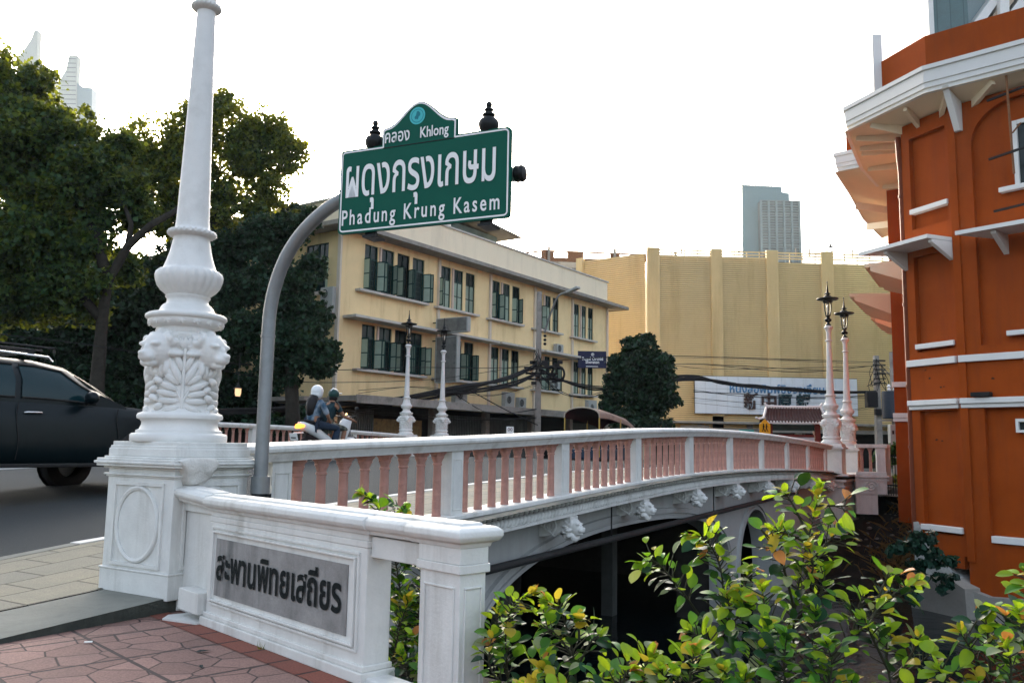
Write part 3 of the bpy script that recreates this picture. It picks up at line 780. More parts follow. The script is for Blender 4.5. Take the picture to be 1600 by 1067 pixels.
m = MB(); m.box(.32, 1.30, .03, .9, -.62, -.081); m.box(.32, 1.0, .08, .9, -1.3, -.621); m.box(.3, 1.36, -.02, .06, -.18, -.12); m.tube([(.8+.2*(1-i/40)*math.cos(i*.35), .0, -.36+.2*(1-i/40)*math.sin(i*.35)) for i in range(36)], .025, 6); m.build('base', STONE, ew)
for x in (.55, .82):
    o = bpy.data.objects.new('baluster', BALM); link(o); o.parent = ew; o.location = (x, .13, .12); o.scale = (1, 1, 1.12)

# ================================================================ the wall with the bridge's name
nw = thing('name_wall', 'low white wall with grey name plaque beside the brick patio', 'wall', SWQ, SWRZ)
# frame: x along, y back (thickness .34), z up from the patio
T = .155
m = MB(); m.box(0, 1.83, 0, T, .0, .665); m.box(-.025, 1.85, -.03, T+.03, .0, .055); m.box(-.012, 1.84, -.016, T+.016, .055, .085)
m.build('wall_body', STONE, nw, bevel=.006)
m = MB(); m.box(-.004, 1.834, -.004, T+.004, .665, .70); m.box(0.0, 1.83, 0, T, .70, .735)
m.box(1.834, 2.27, .02, T-.02, .62, .725); m.build('architrave', STONE, nw, bevel=.005)
# moulded coping
cop = [(-T/2-.0, 0), (-T/2-.015, .0), (-T/2-.02, .02), (-T/2-.045, .03), (-T/2-.058, .05), (-T/2-.056, .075), (-T/2-.035, .092), (-.068, .096), (-.062, .108), (.062, .108), (.068, .096), (T/2+.035, .092), (T/2+.056, .075), (T/2+.058, .05), (T/2+.045, .03), (T/2+.02, .02), (T/2+.015, 0), (T/2, 0)]
m = MB(); sv, uv = (0, 1, 0), (0, 0, 1)
m.sweep(cop, [((-.02, T/2, .735), sv, uv), ((1.86, T/2, .735), sv, uv)], closed=True)
copn = [(a*.92, b*.985) for a, b in cop]
m.sweep(copn, [((1.86, T/2, .736), sv, uv), ((2.2, T/2, .736), sv, uv)], closed=True)
half = [(a, b) for a, b in cop if a > 0][::-1]; rows = []
for a, b in half: e_ = a-T/2; rows.append([(2.205, T/2-a, .735+b), (2.56+e_, T/2-a, .735+b), (2.56+e_, T/2+a, .735+b), (2.205, T/2+a, .735+b)])
v = [p for r_ in rows for p in r_]; f = [(0, 1, 2, 3), tuple(range(4*len(rows)-4, 4*len(rows)))]
for i in range(len(rows)-1): f += [(4*i+k, 4*i+(k+1) % 4, 4*i+4+(k+1) % 4, 4*i+4+k) for k in range(4)]
m.add(v, f)
m.sweep(copn, [((-.62, T/2, .775), sv, uv), ((-.03, T/2, .745), sv, uv)], closed=True)
m.build('coping', STONE, nw, smooth=.5, bevel=.004)
# raised frame round the plaque
m = MB()
for (a, b, c, d, o_) in ((.05, 1.77, .625, .640, .012), (.05, 1.77, .14, .155, .012), (.05, .065, .155, .625, .012), (1.755, 1.77, .155, .625, .012),
                         (.075, 1.745, .600, .612, .02), (.075, 1.745, .165, .177, .02), (.075, .087, .177, .60, .02), (1.733, 1.745, .177, .60, .02)):
    m.box(a, b, -o_, .005, c, d)
m.build('frame', STONE, nw, bevel=.003)
PLAQ = pmat('mottled grey plaque', (.28, .272, .262), .8, .3, 5, .15, 60, dirt=(.05, .06, .06), dirt_amt=.7, dscale=3.2, streak=True, spec=.2)
m = MB(); m.box(.115, 1.665, -.006, .003, .205, .565); pl_ = m.build('plaque', PLAQ, nw)
text('lettering', "สะพานพิทยเสถียร", LETTER, pl_, (.15, -.008, .315), (1, 0, 0), (0, 0, 1), .255, 1.47, bold=.024)
# end pier
m = MB(); m.box(2.27, 2.56, .0, T, -.02, .665); m.box(2.255, 2.575, -.015, T+.015, .62, .66); m.box(2.262, 2.568, -.008, T+.008, .66, .735)
for (a, b, c, d) in ((2.305, 2.525, .55, .56), (2.305, 2.315, .05, .55), (2.515, 2.525, .05, .55)): m.box(a, b, -.008, .002, c, d)
for (a, b, c, d) in ((.025, .13, .55, .56), (.025, .033, .05, .55), (.122, .13, .05, .55)): m.box(2.558, 2.568, a, b, c, d)
m.build('end_pier', STONE, nw, bevel=.005)
m = MB(); m.box(1.83, 2.28, .0, T, -.12, .03); m.build('sill', STONE, nw, bevel=.02)
# recessed link back to the lamp pedestal
m = MB(); m.box(-.60, 0, .06, .22, 0, .76); m.box(-.60, -.545, .035, .23, 0, .76); m.box(-.545, -.0, .035, .06, .70, .76); m.box(-.33, -.02, -.05, .06, .06, .20); m.build('link_wall', STONE, nw, bevel=.006)
m = MB(); m.prism([(-.30, -.16), (-.02, -.05), (-.02, .06), (-.38, .06), (-.40, -.08)], -.03, .012); m.build('foot_slab', STONE, nw)
# ================================================================ yellow shophouse row
YQ = Vector((-8.76, 42, 0)); YRZ = R_(90-34.96)
yb = thing('shophouse', 'cream yellow three storey shophouse with dark green shuttered windows', 'building', YQ, YRZ)
PIERS = [0, 7.7, 12.75, 17.85, 22.8, 28.05]
GROUPS = [(1.70, 6.45, 4), (7.95, 11.2, 3), (13.0, 16.1, 3), (18.1, 21.0, 3), (23.1, 25.95, 3)]
FL = [(5.1, 7.42), (9.22, 11.66)]
m = MB()
for a, b in ((3.3, 5.1), (7.42, 9.22), (11.66, 12.05)): m.box(0, 28.05, 0, .3, a, b)
for z0, z1 in FL:
    xs = [0]+[v for g in GROUPS for v in (g[0], g[1])]+[28.05]
    for i in range(0, len(xs), 2): m.box(xs[i], xs[i+1], 0, .3, z0, z1)
m.box(0, .3, .3, .9, 3.3, 12.05); m.box(0, .3, .9, 2.6, 3.3, 5.0); m.box(0, .3, .9, 2.6, 7.4, 8.95); m.box(0, .3, .9, 2.6, 11.5, 12.05); m.box(0, .3, 2.6, 3.6, 3.3, 12.05)
m.box(0, .3, 3.6, 5.2, 3.3, 5.0); m.box(0, .3, 3.6, 5.2, 7.4, 8.95); m.box(0, .3, 3.6, 5.2, 11.5, 12.05); m.box(0, .3, 5.2, 16, 3.3, 12.05)
m.box(27.75, 28.05, .3, 16, 0, 12.05)
m.build('wall', YEL, yb)
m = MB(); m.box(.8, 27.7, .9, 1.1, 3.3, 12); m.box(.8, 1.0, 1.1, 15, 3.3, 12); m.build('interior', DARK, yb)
PILM = pmat('pale pilaster', (.62, .54, .44), .8, .08, 2, dirt=(.3, .24, .18), dirt_amt=.4, dscale=1)
for x in PIERS[1:]:
    m = MB(); m.box(x-.09, x+.09, -.14, -.002, 3.62, 12.0); m.build('pilaster', PILM, yb)
m = MB(); m.box(-.12, -.002, -.12, .10, 3.62, 12.0); m.build('pilaster', PILM, yb)
# slab, parapet, canopies, sills
m = MB(); m.box(-1.0, 29.9, -1.0, 16, 12.052, 12.27); m.build('roof_slab', CONC, yb)
m = MB(); m.box(-.08, 28.0, -.10, .1, 12.272, 14.0); m.box(-.08, .1, .1, 15, 12.272, 13.7); m.build('parapet', PARAP, yb)
m = MB(); m.box(-.16, 28.1, -.18, .18, 14.002, 14.10); m.box(-.16, .18, .182, 15, 13.702, 13.8); m.build('parapet_cap', LEDGE, yb)
for a, b in ((.3, 7.55), (7.85, 12.62), (12.9, 17.7), (18.0, 22.66), (22.95, 27.9)):
    m = MB(); m.box(a, b, -.95, -.003, 7.55, 7.68); m.build('canopy', LEDGE, yb)
m = MB(); m.box(-.95, -.003, .1, 6, 7.45, 7.58); m.build('canopy', LEDGE, yb)
for g in GROUPS:
    for z0, z1 in FL:
        m = MB(); m.box(g[0]-.6, g[1]+.12, -.36, -.003, z0-.16, z0-.04); m.build('sill', LEDGE, yb)
def window(par, x0, x1, z0, z1, opened, rz=None):
    """wall opening at y=0, looking to -y; frame part with panes and shutters below it"""
    zt = z0+(z1-z0)*.68
    m = MB(); f = .05
    m.box(x0, x0+f, .06, .14, z0, z1); m.box(x1-f, x1, .06, .14, z0, z1); m.box(x0+f, x1-f, .06, .14, z0, z0+f); m.box(x0+f, x1-f, .06, .14, z1-f, z1); m.box(x0+f, x1-f, .06, .14, zt, zt+.09)
    xm = (x0+x1)/2; m.box(xm-.018, xm+.018, .07, .13, zt+.09, z1-f)
    if opened:
        for k in range(1, 6): m.box(x0+f, x1-f, .085, .10, z0+f+(zt-z0-f)*k/6-.008, z0+f+(zt-z0-f)*k/6+.008)
        for k in range(1, 5): m.box(x0+(x1-x0)*k/5-.006, x0+(x1-x0)*k/5+.006, .07, .084, z0+f, zt)
    else:
        m.box(xm-.025, xm+.025, .06, .135, z0+f, zt); m.box(x0+f, x1-f, .065, .13, z0+(zt-z0)*.5-.02, z0+(zt-z0)*.5+.02)
    w = m.build('window', SHUT, par)
    m = MB(); m.box(x0+f, x1-f, .115, .125, zt+.09, z1-f)
    if opened: m.box(x0+f, x1-f, .15, .16, z0+f, zt)
    m.build('pane', GLASSD, w)
    if not opened:
        m = MB(); m.box(x0+f, x1-f, .10, .115, z0+f, zt-.001); m.build('shutter_panel', PANEL, w)
    else:
        q = rnd.random()
        for s, xh in ((-1, x0), (1, x1)):
            a = R_(rnd.choice([75, 88, 100, 112])); wd = (x1-x0)*.47
            m = MB(); d = Vector((s*math.cos(a)*1.0, -math.sin(a), 0)); d.x = -s*math.cos(a); n = Vector((-d.y, d.x, 0))
            def sb(a0, a1, b0, b1, th): 
                c = Vector((xh, .05, 0))+d*((a0+a1)/2)+Vector((0, 0, (b0+b1)/2))
                m.obox(c, ((a1-a0)/2, th/2, (b1-b0)/2), Matrix((d, n, Vector((0, 0, 1)))).transposed())
            zz0, zz1 = z0+.03, zt
            for (p0, p1, q0, q1) in ((0, .05, zz0, zz1), (wd-.05, wd, zz0, zz1), (.05, wd-.05, zz0, zz0+.06), (.05, wd-.05, zz1-.06, zz1), (.05, wd-.05, (zz0+zz1)/2-.03, (zz0+zz1)/2+.03)): sb(p0, p1, q0, q1, .035)
            m.mi = 1
            sb(.05, wd-.05, zz0+.06, (zz0+zz1)/2-.03, .015); sb(.05, wd-.05, (zz0+zz1)/2+.03, zz1-.06, .015)
            m.build('shutter', [SHUT, PANEL], w)
    return w
def bay(par, g, z0, z1, kind):
    n = g[2]; W = (g[1]-g[0]); mw = .26; ww = (W-mw*(n-1))/n
    for i in range(n):
        x0 = g[0]+i*(ww+mw); window(par, x0, x0+ww, z0, z1, kind[i % len(kind)])
        if i < n-1:
            m = MB(); m.box(x0+ww+.0, x0+ww+mw, .0, .3, z0, z1); m.build('mullion', YEL, par)
            m = MB(); m.box(x0+ww+.07, x0+ww+mw-.07, -.10, -.002, z0, z1); m.build('mullion_fin', pmat('pinkish fin', (.58, .46, .38), .8, .1, 3), par) if i == 0 else cpart(par.children[-1], par, Matrix.Translation((i*(ww+mw), 0, 0)))
KIND = [[(1, 1, 1, 1), (0, 0, 0), (1, 0, 1), (1, 0, 0), (0, 0, 0)], [(0, 0, 1), (0, 0, 0), (1, 0, 1), (0, 1, 0), (0, 0, 0)]]
for gi, g in enumerate(GROUPS):
    bay(yb, g, FL[1][0], FL[1][1], KIND[0][gi]); bay(yb, g, FL[0][0], FL[0][1], [(1, 1, 1, 1), (1, 1), (0, 0, 0), (1, 0, 1), (0, 0, 0)][gi])
side = []
for (y0, y1) in ((.9, 1.72), (1.76, 2.6), (3.6, 4.38), (4.42, 5.2)):
    for z0, z1 in ((5.0, 7.4), (8.95, 11.5)):
        w = window(yb, y0, y1, z0, z1, (y0*10) % 2 > .5)
        w.matrix_local = Matrix.Rotation(-math.pi/2, 4, 'Z') @ Matrix.Scale(-1, 4, (1, 0, 0))
m = MB(); m.box(-.36, -.003, .6, 2.8, 8.78, 8.9); m.build('sill', LEDGE, yb)
m = MB(); m.box(-.36, -.003, 3.4, 5.4, 8.78, 8.9); m.build('sill', LEDGE, yb)
# awning slab over the shops and the shops themselves
m = MB(); m.box(-.5, 28.3, -2.0, -.003, 3.30, 3.56); m.box(-.5, 28.3, -2.05, -2.003, 3.2, 3.6); m.build('shop_awning', CONC, yb)
for x in PIERS:
    m = MB(); m.box(x-.2, x+.2, -.05, .3, -.3, 3.3); m.build('shop_pillar', CONC, yb)
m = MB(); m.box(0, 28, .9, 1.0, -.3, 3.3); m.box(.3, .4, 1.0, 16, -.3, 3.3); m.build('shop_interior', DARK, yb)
m = MB(); m.box(-1.6, -.003, .4, 16, 3.3, 3.5); m.build('shop_awning', CONC, yb)
SHG = pmat('folding shop gate', (.09, .10, .095), .6, .2, 3)
for (a, b) in ((.25, 3.0), (8.0, 12.4), (13.0, 17.5), (23.2, 27.6)):
    m = MB(); x = a
    while x < b: m.box(x, x+.09, .25, .33, -.3, 3.0); x += .16
    m.build('shop_gate', SHG, yb)
m = MB(); m.box(3.2, 7.2, .5, .6, .9, 2.6); m.build('shop_board', pmat('ochre shop board', (.22, .15, .06), .7, .3, 5, dirt=(.03, .03, .03), dirt_amt=.9, dscale=4), yb)
# shed on the roof
m = MB(); m.box(10.4, 15.6, 1.6, 5, 14.1, 15.2); m.build('roof_shed', pmat('blue grey shed', (.10, .15, .16), .7, .15, 2), yb)
m = MB(); m.obox((12.9, 2.9, 15.42), (3.6, 2.7, .05), Matrix.Rotation(R_(4), 3, 'Y')); m.build('shed_roof', pmat('corrugated sheet', (.14, .13, .11), .7, .2, 3), yb)
m = MB(); m.box(8.9, 10.2, 1.2, 3, 14.1, 15.3); m.build('water_tank_box', WHITEP, yb)

# air conditioners hung on the front
def aircon(label, x, y, z, w=.85, h=.62, rz=0, par=YQ, prz=YRZ, double=False):
    p = par+Matrix.Rotation(prz, 3, 'Z') @ Vector((x, y, z))
    t = thing('air_conditioner', label, 'air conditioner', p, prz+rz, 'air conditioner units on the shophouse')
    m = MB(); m.box(-w/2, w/2, -.32, 0, 0, h); m.build('casing', GREYBOX, t, bevel=.02)
    n = 2 if double else 1
    for k in range(n):
        c = (-.12, -.325, h*(k+.5)/n); pts = [(c[0]+.24*math.cos(2*math.pi*i/20), c[1], c[2]+.24*math.sin(2*math.pi*i/20)) for i in range(20)]
        m = MB(); m.add(pts, [tuple(range(20))]); m.mi = 1
        for r in (.08, .16, .235): m.tube([(c[0]+r*math.cos(2*math.pi*i/20), c[1]-.01, c[2]+r*math.sin(2*math.pi*i/20)) for i in range(21)], .01, 4, cap=False)
        m.build('fan_grille', [BLACK, GREYBOX], t)
    m = MB(); m.box(-w/2+.05, -w/2+.09, -.35, 0, -.05, -.003); m.box(w/2-.09, w/2-.05, -.35, 0, -.05, -.003); m.build('bracket', IRON, t)
    return t
aircon('stacked twin fan air conditioner on the left side wall of the shophouse', -.02, .55, 7.72, .9, 1.35, -math.pi/2, double=True)
aircon('air conditioner under the third floor window right of the utility pole', 20.6, -.1, 7.74)
aircon('air conditioner in the second floor window right of the utility pole', 20.2, -.1, 5.2)
aircon('pale air conditioner on the awning left of the utility pole', 13.6, -.8, 3.62, 1.0, .95)
aircon('dark small air conditioner on the awning beside the pale one', 15.0, -.8, 3.62, .8, .7)
aircon('large grey air conditioner on the awning right of the utility pole', 24.0, -.8, 3.62, 1.2, 1.0)
aircon('smaller air conditioner beside the large grey one on the awning', 25.7, -.8, 3.62, .8, .7)
aircon('air conditioner on the awning behind the right distant lamp post', 8.6, -.9, 3.62, 1.1, .9)
# sign boards sticking out from the front
def facade(x, y, z): return YQ+Matrix.Rotation(YRZ, 3, 'Z') @ Vector((x, y, z))
def crate_sign(name, label, x, z0, z1, y0, y1, mat, cat='sign'):
    t = thing(name, label, cat, facade(x, 0, 0), YRZ)
    m = MB(); m.box(-.12, .12, y0, y1, z0, z1); m.build('board', mat, t, bevel=.01)
    m = MB(); m.box(-.14, .14, y0-.02, y0+.06, z0-.02, z1+.02); m.box(-.14, .14, y1-.06, y1+.02, z0-.02, z1+.02); m.box(-.14, .14, y0+.06, y1-.06, z0-.03, z0+.02); m.box(-.14, .14, y0+.06, y1-.06, z1-.02, z1+.03); m.build('rim', GREYBOX, t)
    m = MB(); m.box(-.03, .03, y1+.02, -.01, z1-.2, z1-.14); m.box(-.03, .03, y1+.02, -.01, z0+.14, z0+.2); m.build('arm', IRON, t)
    return t
SGREY = pmat('blank faded sign sheet', (.17, .17, .155), .7, .25, 3, dirt=(.04, .045, .045), dirt_amt=.85, dscale=2)
crate_sign('projecting_sign', 'long faded grey sign board above the upright one on the shophouse', 7.35, 7.55, 8.35, -2.6, -.35, SGREY)
crate_sign('projecting_sign', 'tall upright grey sign board under the long one behind a lamp post', 7.35, 4.75, 7.3, -1.9, -.35, SGREY)
_q = at_y(925, 562, 60)-Vector((-.04, 0, 5.28)); hs = thing('hotel_sign', 'dark blue hotel sign board with pale lettering on the shophouse end', 'sign', _q, 0); hs.scale = (.78, .78, .78)
NAVY = pmat('navy sign', (.008, .012, .05), .5, .1)
m = MB(); m.box(-1.35, 1.25, -.06, .06, 6.0, 7.55); m.build('board', NAVY, hs, bevel=.01)
text('lettering', "Royal Orchid", WHITEP, hs, (-.95, -.065, 6.72), (1, 0, 0), (0, 0, 1), .42, 1.9, bold=.02)
text('lettering', "Sheraton", WHITEP, hs, (-.65, -.065, 6.42), (1, 0, 0), (0, 0, 1), .4, 1.25, bold=.02)
m = MB()
for i in range(24):
    a = 2*math.pi*i/24; b = 2*math.pi*(i+1)/24
    m.add([(.14*math.cos(a), -.066, 7.25+.14*math.sin(a)), (.14*math.cos(b), -.066, 7.25+.14*math.sin(b)), (.10*math.cos(b), -.066, 7.25+.10*math.sin(b)), (.10*math.cos(a), -.066, 7.25+.10*math.sin(a))], [(0, 1, 2, 3)])
m.box(-.05, .05, -.067, -.064, 7.2, 7.3); m.build('emblem', WHITEP, hs)
m = MB(); m.box(-.6, .5, -.067, -.064, 6.12, 6.18); m.build('rule', WHITEP, hs)
m = MB(); m.box(1.1, 1.2, .06, .9, 6.3, 6.38); m.box(1.1, 1.2, .06, .9, 7.2, 7.28); m.build('arm', IRON, hs)

# ================================================================ golden slatted building with newspaper sign
GQ = Vector((22.95, 75, -.325)); GRZ = R_(2); GS = 1.25
GOLD = pmat('golden slat metal', (.66, .485, .235), .6, .06, .8, dirt=(.34, .22, .08), dirt_amt=.6, dscale=.5, streak=True, col2=(.62, .465, .235), mixscale=.15)
GOLDP = pmat('golden pillar', (.68, .515, .26), .6, .05, .8, dirt=(.3, .2, .07), dirt_amt=.5, dscale=.4, streak=True)
gb = thing('slatted_building', 'windowless golden building clad in horizontal slats behind the white sign', 'building', GQ, GRZ); gb.scale = (GS, GS, GS)
def slats(x0, x1, z0, z1, y=0, pitch=.15, dy=.06):
    m = MB(); n = int((z1-z0)/pitch)
    for i in range(n):
        z = z0+i*pitch
        m.add([(x0, y-dy, z), (x1, y-dy, z), (x1, y-dy*.7, z+pitch*.70), (x0, y-dy*.7, z+pitch*.70), (x0, y+.005, z), (x1, y+.005, z), (x0, y+.005, z+pitch*.7), (x1, y+.005, z+pitch*.7)], [(0, 1, 2, 3), (4, 5, 1, 0), (3, 2, 7, 6)])
        m.mi = 1; m.add([(x0, y+.02*(1 if dy > 0 else -1), z+pitch*.6), (x1, y+.02*(1 if dy > 0 else -1), z+pitch*.6), (x1, y+.02*(1 if dy > 0 else -1), z+pitch*1.1), (x0, y+.02*(1 if dy > 0 else -1), z+pitch*1.1)], [(0, 1, 2, 3)]); m.mi = 0
    return m
GGAP = pmat('slat gap', (.40, .285, .125), .8, .1)
PX = [(-8.78, -7.85), (-4.12, -3.32), (-.09, .76), (3.91, 4.8)]
for a, b, top in ((-7.85, -4.12, 15.1), (-3.32, -.09, 15.1), (.76, 3.91, 14.75), (4.8, 9.3, 14.75)):
    slats(a, b, 2.6, top).build('slat_panel', [GOLD, GGAP], gb, fixn=False)
m = MB(); m.box(-8.7, 9.3, .05, 14, 3.6, 14.7); m.build('core', GOLDP, gb)
for a, b in PX:
    m = MB(); m.box(a, b, -.22, .04, 3.6, 15.6)
    k = a+.08
    while k < b-.05: m.box(k, k+.045, -.25, -.221, 3.6, 15.55); k += .105
    m.build('pillar', GOLDP, gb)
m = MB(); m.box(9.3, 10.3, -.3, .6, 2.6, 10.2); m.build('side_pier', pmat('stained pier', (.36, .27, .12), .8, .15, 1, dirt=(.1, .08, .05), dirt_amt=.7, dscale=.6, streak=True), gb)
m = MB()
for x0, x1 in ((-7.85, -4.12), (-3.32, -.09), (.76, 3.91), (4.8, 9.3)):
    x = x0
    while x < x1: m.box(x-.03, x+.03, .0, .06, 14.7, 15.5); x += .93
    for z in (15.0, 15.2, 15.42): m.box(x0, x1, -.02, .02, z, z+.10)
m.build('roof_rail', GOLDP, gb)
for x in (-9, -6.2, -2, 2.2, 3.2, 6.4): 
    m = MB(); m.box(x-.04, x+.04, .1, .18, 15.3, 15.9); m.build('roof_post', CONC, gb)
# left face running back behind the shophouse
lf = Matrix.Translation((-8.78, 0, 0)) @ Matrix.Rotation(R_(180-35-2), 4, 'Z')
o = slats(0.1, 5.2, 3.5, 15.2, 0, .15, -.06).build('slat_panel', [GOLD, GGAP], gb, fixn=False); o.matrix_local = lf
m = MB(); m.box(5.2, 5.7, -.2, .3, 3.5, 15.4); o = m.build('pillar', GOLDP, gb); o.matrix_local = lf
# ground floor, dark
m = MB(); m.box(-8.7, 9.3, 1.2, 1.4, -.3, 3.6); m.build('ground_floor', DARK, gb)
m = MB(); m.box(-8.7, 9.3, -.9, 1.0, 3.05, 3.2); m.box(-8, 9, -.4, -.3, 2.5, 2.75); m.box(-6.5, -4.5, -.5, -.42, 2.1, 2.9)
for x in (-8.5, -5, -1.5, 2, 5.5, 9): m.box(x-.2, x+.2, -.2, .2, -.3, 3.0)
m.build('ground_beams', CONC, gb)
# newspaper sign
ns = thing('newspaper_sign', 'long white panelled sign with blue Thai and dark Chinese lettering', 'sign', GQ, GRZ); ns.scale = (GS, GS, GS)
WTILE = tilemat('white sign panels', (.62, .66, .70), (.58, .62, .66), (.16, .18, .19), (.78, .78), rough=.35, dirt=(.4, .42, .42), msize=.012, damt=.35, bumpd=.004)
PANE_W = bpy.data.materials.new('sign panel white'); PANE_W = pmat('sign panel white', (.64, .68, .72), .4, .06, .6, dirt=(.3, .3, .3), dirt_amt=.35, dscale=.6, streak=True)
m = MB(); x = -5.46; nx, nz = 15, 3; wx = 11.6/nx; wz = 2.62/nz
for i in range(nx):
    for j in range(nz): m.box(-5.46+i*wx+.008, -5.46+(i+1)*wx-.008, -.46, -.42, 3.75+j*wz+.008, 3.75+(j+1)*wz-.008)
m.build('panel', PANE_W, ns)
m = MB(); m.box(-5.48, 6.16, -.42, -.30, 3.73, 6.39); m.build('frame', pmat('sign frame', (.12, .13, .13), .6, .1), ns)
BLUE = pmat('faded blue lettering', (.10, .24, .42), .6, .15, 4)
text('lettering', "หนังสือพิมพ์ซิงจงเอี๋ยน", BLUE, ns, (-3.0, -.47, 5.26), (1, 0, 0), (0, 0, 1), .80, 6.75, bold=.016, depth=.05)
RC1 = pmat('rusty dark lettering', (.07, .045, .04), .7, .3, 3); RC2 = pmat('dark teal lettering', (.02, .05, .06), .7, .3, 3)
for ch, x, mt in (("新", -2.02, RC1), ("中", -.75, RC1), ("原", .36, RC2), ("報", 1.72, RC2)):
    text('lettering', ch, mt, ns, (x, -.47, 4.22), (1, 0, 0), (0, 0, 1), 1.2, 1.05, bold=.022, depth=.14)
m = MB(); m.box(-5, -4.9, -.3, -.06, 5, 5.1); m.box(5, 5.1, -.3, -.06, 5, 5.1); m.build('bracket', IRON, ns)
# dish on the roof
ds = thing('satellite_dish', 'thin mesh satellite dish tilted on the golden building roof', 'satellite dish', GQ+Vector((6.1, 1.9, 18.3))); ds.scale = (GS, GS, GS)
m = MB(); n = 18; rot = Matrix.Rotation(R_(-22), 3, 'Y') @ Matrix.Rotation(R_(12), 3, 'X')
def dp(r, a): return rot @ Vector((r*1.25*math.cos(a), r*.9*math.sin(a), .28*r*r))+Vector((.3, 0, 1.25))
for k in range(n): 
    a = 2*math.pi*k/n; m.tube([dp(r/6, a) for r in range(0, 7)], .012, 4)
for r in (.35, .7, 1.0): m.tube([dp(r, 2*math.pi*i/30) for i in range(31)], .018, 4)
m.build('mesh_bowl', STEEL, ds)
m = MB(); m.tube([(0.3, 0, 0), (.3, 0, 1.25)], .05, 8); m.tube([dp(.9, 0), dp(0, 0)+Vector((0, 0, .6)), dp(.9, 3)], .012, 4); m.build('mast', STEEL, ds)

# ================================================================ old building with brown roof railing, between the two
ob = thing('old_building', 'old stained building with rusty brown roof parapet behind the yellow one', 'building', (0, 0, 0))
K = 1.35; c0 = at_y(856, 396, 105); da = Vector((math.sin(R_(84)), math.cos(R_(84)), 0)); db = Vector((math.sin(R_(-58)), math.cos(R_(-58)), 0))
zt = c0.z
def Z(o_): return zt+o_*K
def wallseg(m, a, d, l0, l1, z0, z1, th=.2):
    th *= K; p = a+d*l0*K; q = a+d*l1*K; n_ = Vector((-d.y, d.x, 0))*th
    m.add([(p.x, p.y, z0), (q.x, q.y, z0), (q.x+n_.x, q.y+n_.y, z0), (p.x+n_.x, p.y+n_.y, z0), (p.x, p.y, z1), (q.x, q.y, z1), (q.x+n_.x, q.y+n_.y, z1), (p.x+n_.x, p.y+n_.y, z1)],
          [(0, 3, 2, 1), (4, 5, 6, 7), (0, 1, 5, 4), (1, 2, 6, 5), (2, 3, 7, 6), (3, 0, 4, 7)])
m = MB(); wallseg(m, c0, da, 0, 16, -.3, Z(-.75), 8); m.prism([(c0.x, c0.y), (c0+da*1).xy[:], (c0+db*8+da*1).xy[:], (c0+db*8).xy[:]], -.3, Z(-.76))
m.build('wall', pmat('stained cream', (.48, .42, .34), .85, .12, .7, dirt=(.12, .11, .09), dirt_amt=.8, dscale=.5, streak=True), ob)
m = MB(); wallseg(m, c0-da*.3, da, -.3, 16, Z(-.745), Z(-.35), .25); wallseg(m, c0, db, .0, 6, Z(-.745), Z(-.35), .25)
wallseg(m, c0, da, -.3, 16, Z(+.20), Z(+.33), .2); wallseg(m, c0, db, 0, 6, Z(+.20), Z(+.33), .2)
for l in (1.9, 6.0, 8.6, 11.3, 14): wallseg(m, c0, da, l, l+(1.5 if l < 3 or l > 11 else .9), Z(-.349), Z(+.199), .2)
wallseg(m, c0, da, -.2, .6, Z(-.349), Z(+.199), .2); wallseg(m, c0, db, .1, .6, Z(-.349), Z(+.199), .2); wallseg(m, c0, db, 4.3, 4.7, Z(-.349), Z(+.199), .2)
m.build('roof_parapet', RUST, ob)
for l in (.1, 6.4, 12.3):
    m = MB(); wallseg(m, c0-Vector((0, .3, 0)), da, l-.1, l+.12, Z(-.9), Z(+.65), .25); m.build('post', CONC, ob)
m = MB()
for l in (1.2, 2.3, 3.4): wallseg(m, c0+Vector((0, -.12, 0)), da, l, l+.9, Z(-2.9), Z(-1.3), .1)
f_ = m.build('window', pmat('grey louvre', (.2, .2, .19), .6, .3, 2), ob)
m = MB(); wallseg(m, c0+Vector((0, -.2, 0)), da, 4.6, 6.2, Z(-3.2), Z(-1.0), .1); m.build('doorway', DARK, ob)

# ================================================================ Chinese style gate by the far bridge end
cg = thing('gate', 'small Chinese gate with brown tiled roof, white ridges and red posts', 'gate', at_y(1240, 660, 44).xy.to_3d()+Vector((0, 0, -.2)), R_(-6))
TILE = pmat('brown glazed tile', (.075, .028, .02), .35, .3, 8)
gz = 2.95
m = MB(); pitch = .16; L_ = 1.62
prof = [(-.75, gz-.02), (-.45, gz+.12), (-.18, gz+.38), (0, gz+.72)]
m.add([(-L_, prof[0][0], prof[0][1]), (L_, prof[0][0], prof[0][1]), (L_-.1, prof[1][0], prof[1][1]), (-L_+.1, prof[1][0], prof[1][1]), (L_-.2, prof[2][0], prof[2][1]), (-L_+.2, prof[2][0], prof[2][1]), (L_-.28, 0, gz+.72), (-L_+.28, 0, gz+.72), (L_, .75, gz-.02), (-L_, .75, gz-.02)],
      [(0, 1, 2, 3), (3, 2, 4, 5), (5, 4, 6, 7), (7, 6, 8, 9)])
x = -L_+.08
while x < L_-.05:
    k = 1-abs(x)/L_*0; m.tube([(x*(1-.0), -.76, gz+.02), (x*.97, -.45, gz+.15), (x*.92, -.18, gz+.41), (x*.86, 0, gz+.75)], .045, 6); x += pitch
rf = m.build('roof', TILE, cg, smooth=.6)
m = MB(); m.tube([(-L_+.22, 0, gz+.80), (-.6, 0, gz+.77), (.6, 0, gz+.77), (L_-.22, 0, gz+.80)], .075, 6)
for s in (-1, 1):
    m.tube([(s*(L_-.26), 0, gz+.78), (s*(L_-.14), -.2, gz+.44), (s*(L_), -.5, gz+.18), (s*(L_+.32), -.85, gz+.10), (s*(L_+.45), -.95, gz+.18)], .06, 6)
    m.tube([(s*(L_-.26), 0, gz+.78), (s*(L_-.16), 0, gz+.98)], [.08, .05], 6)
x = -L_
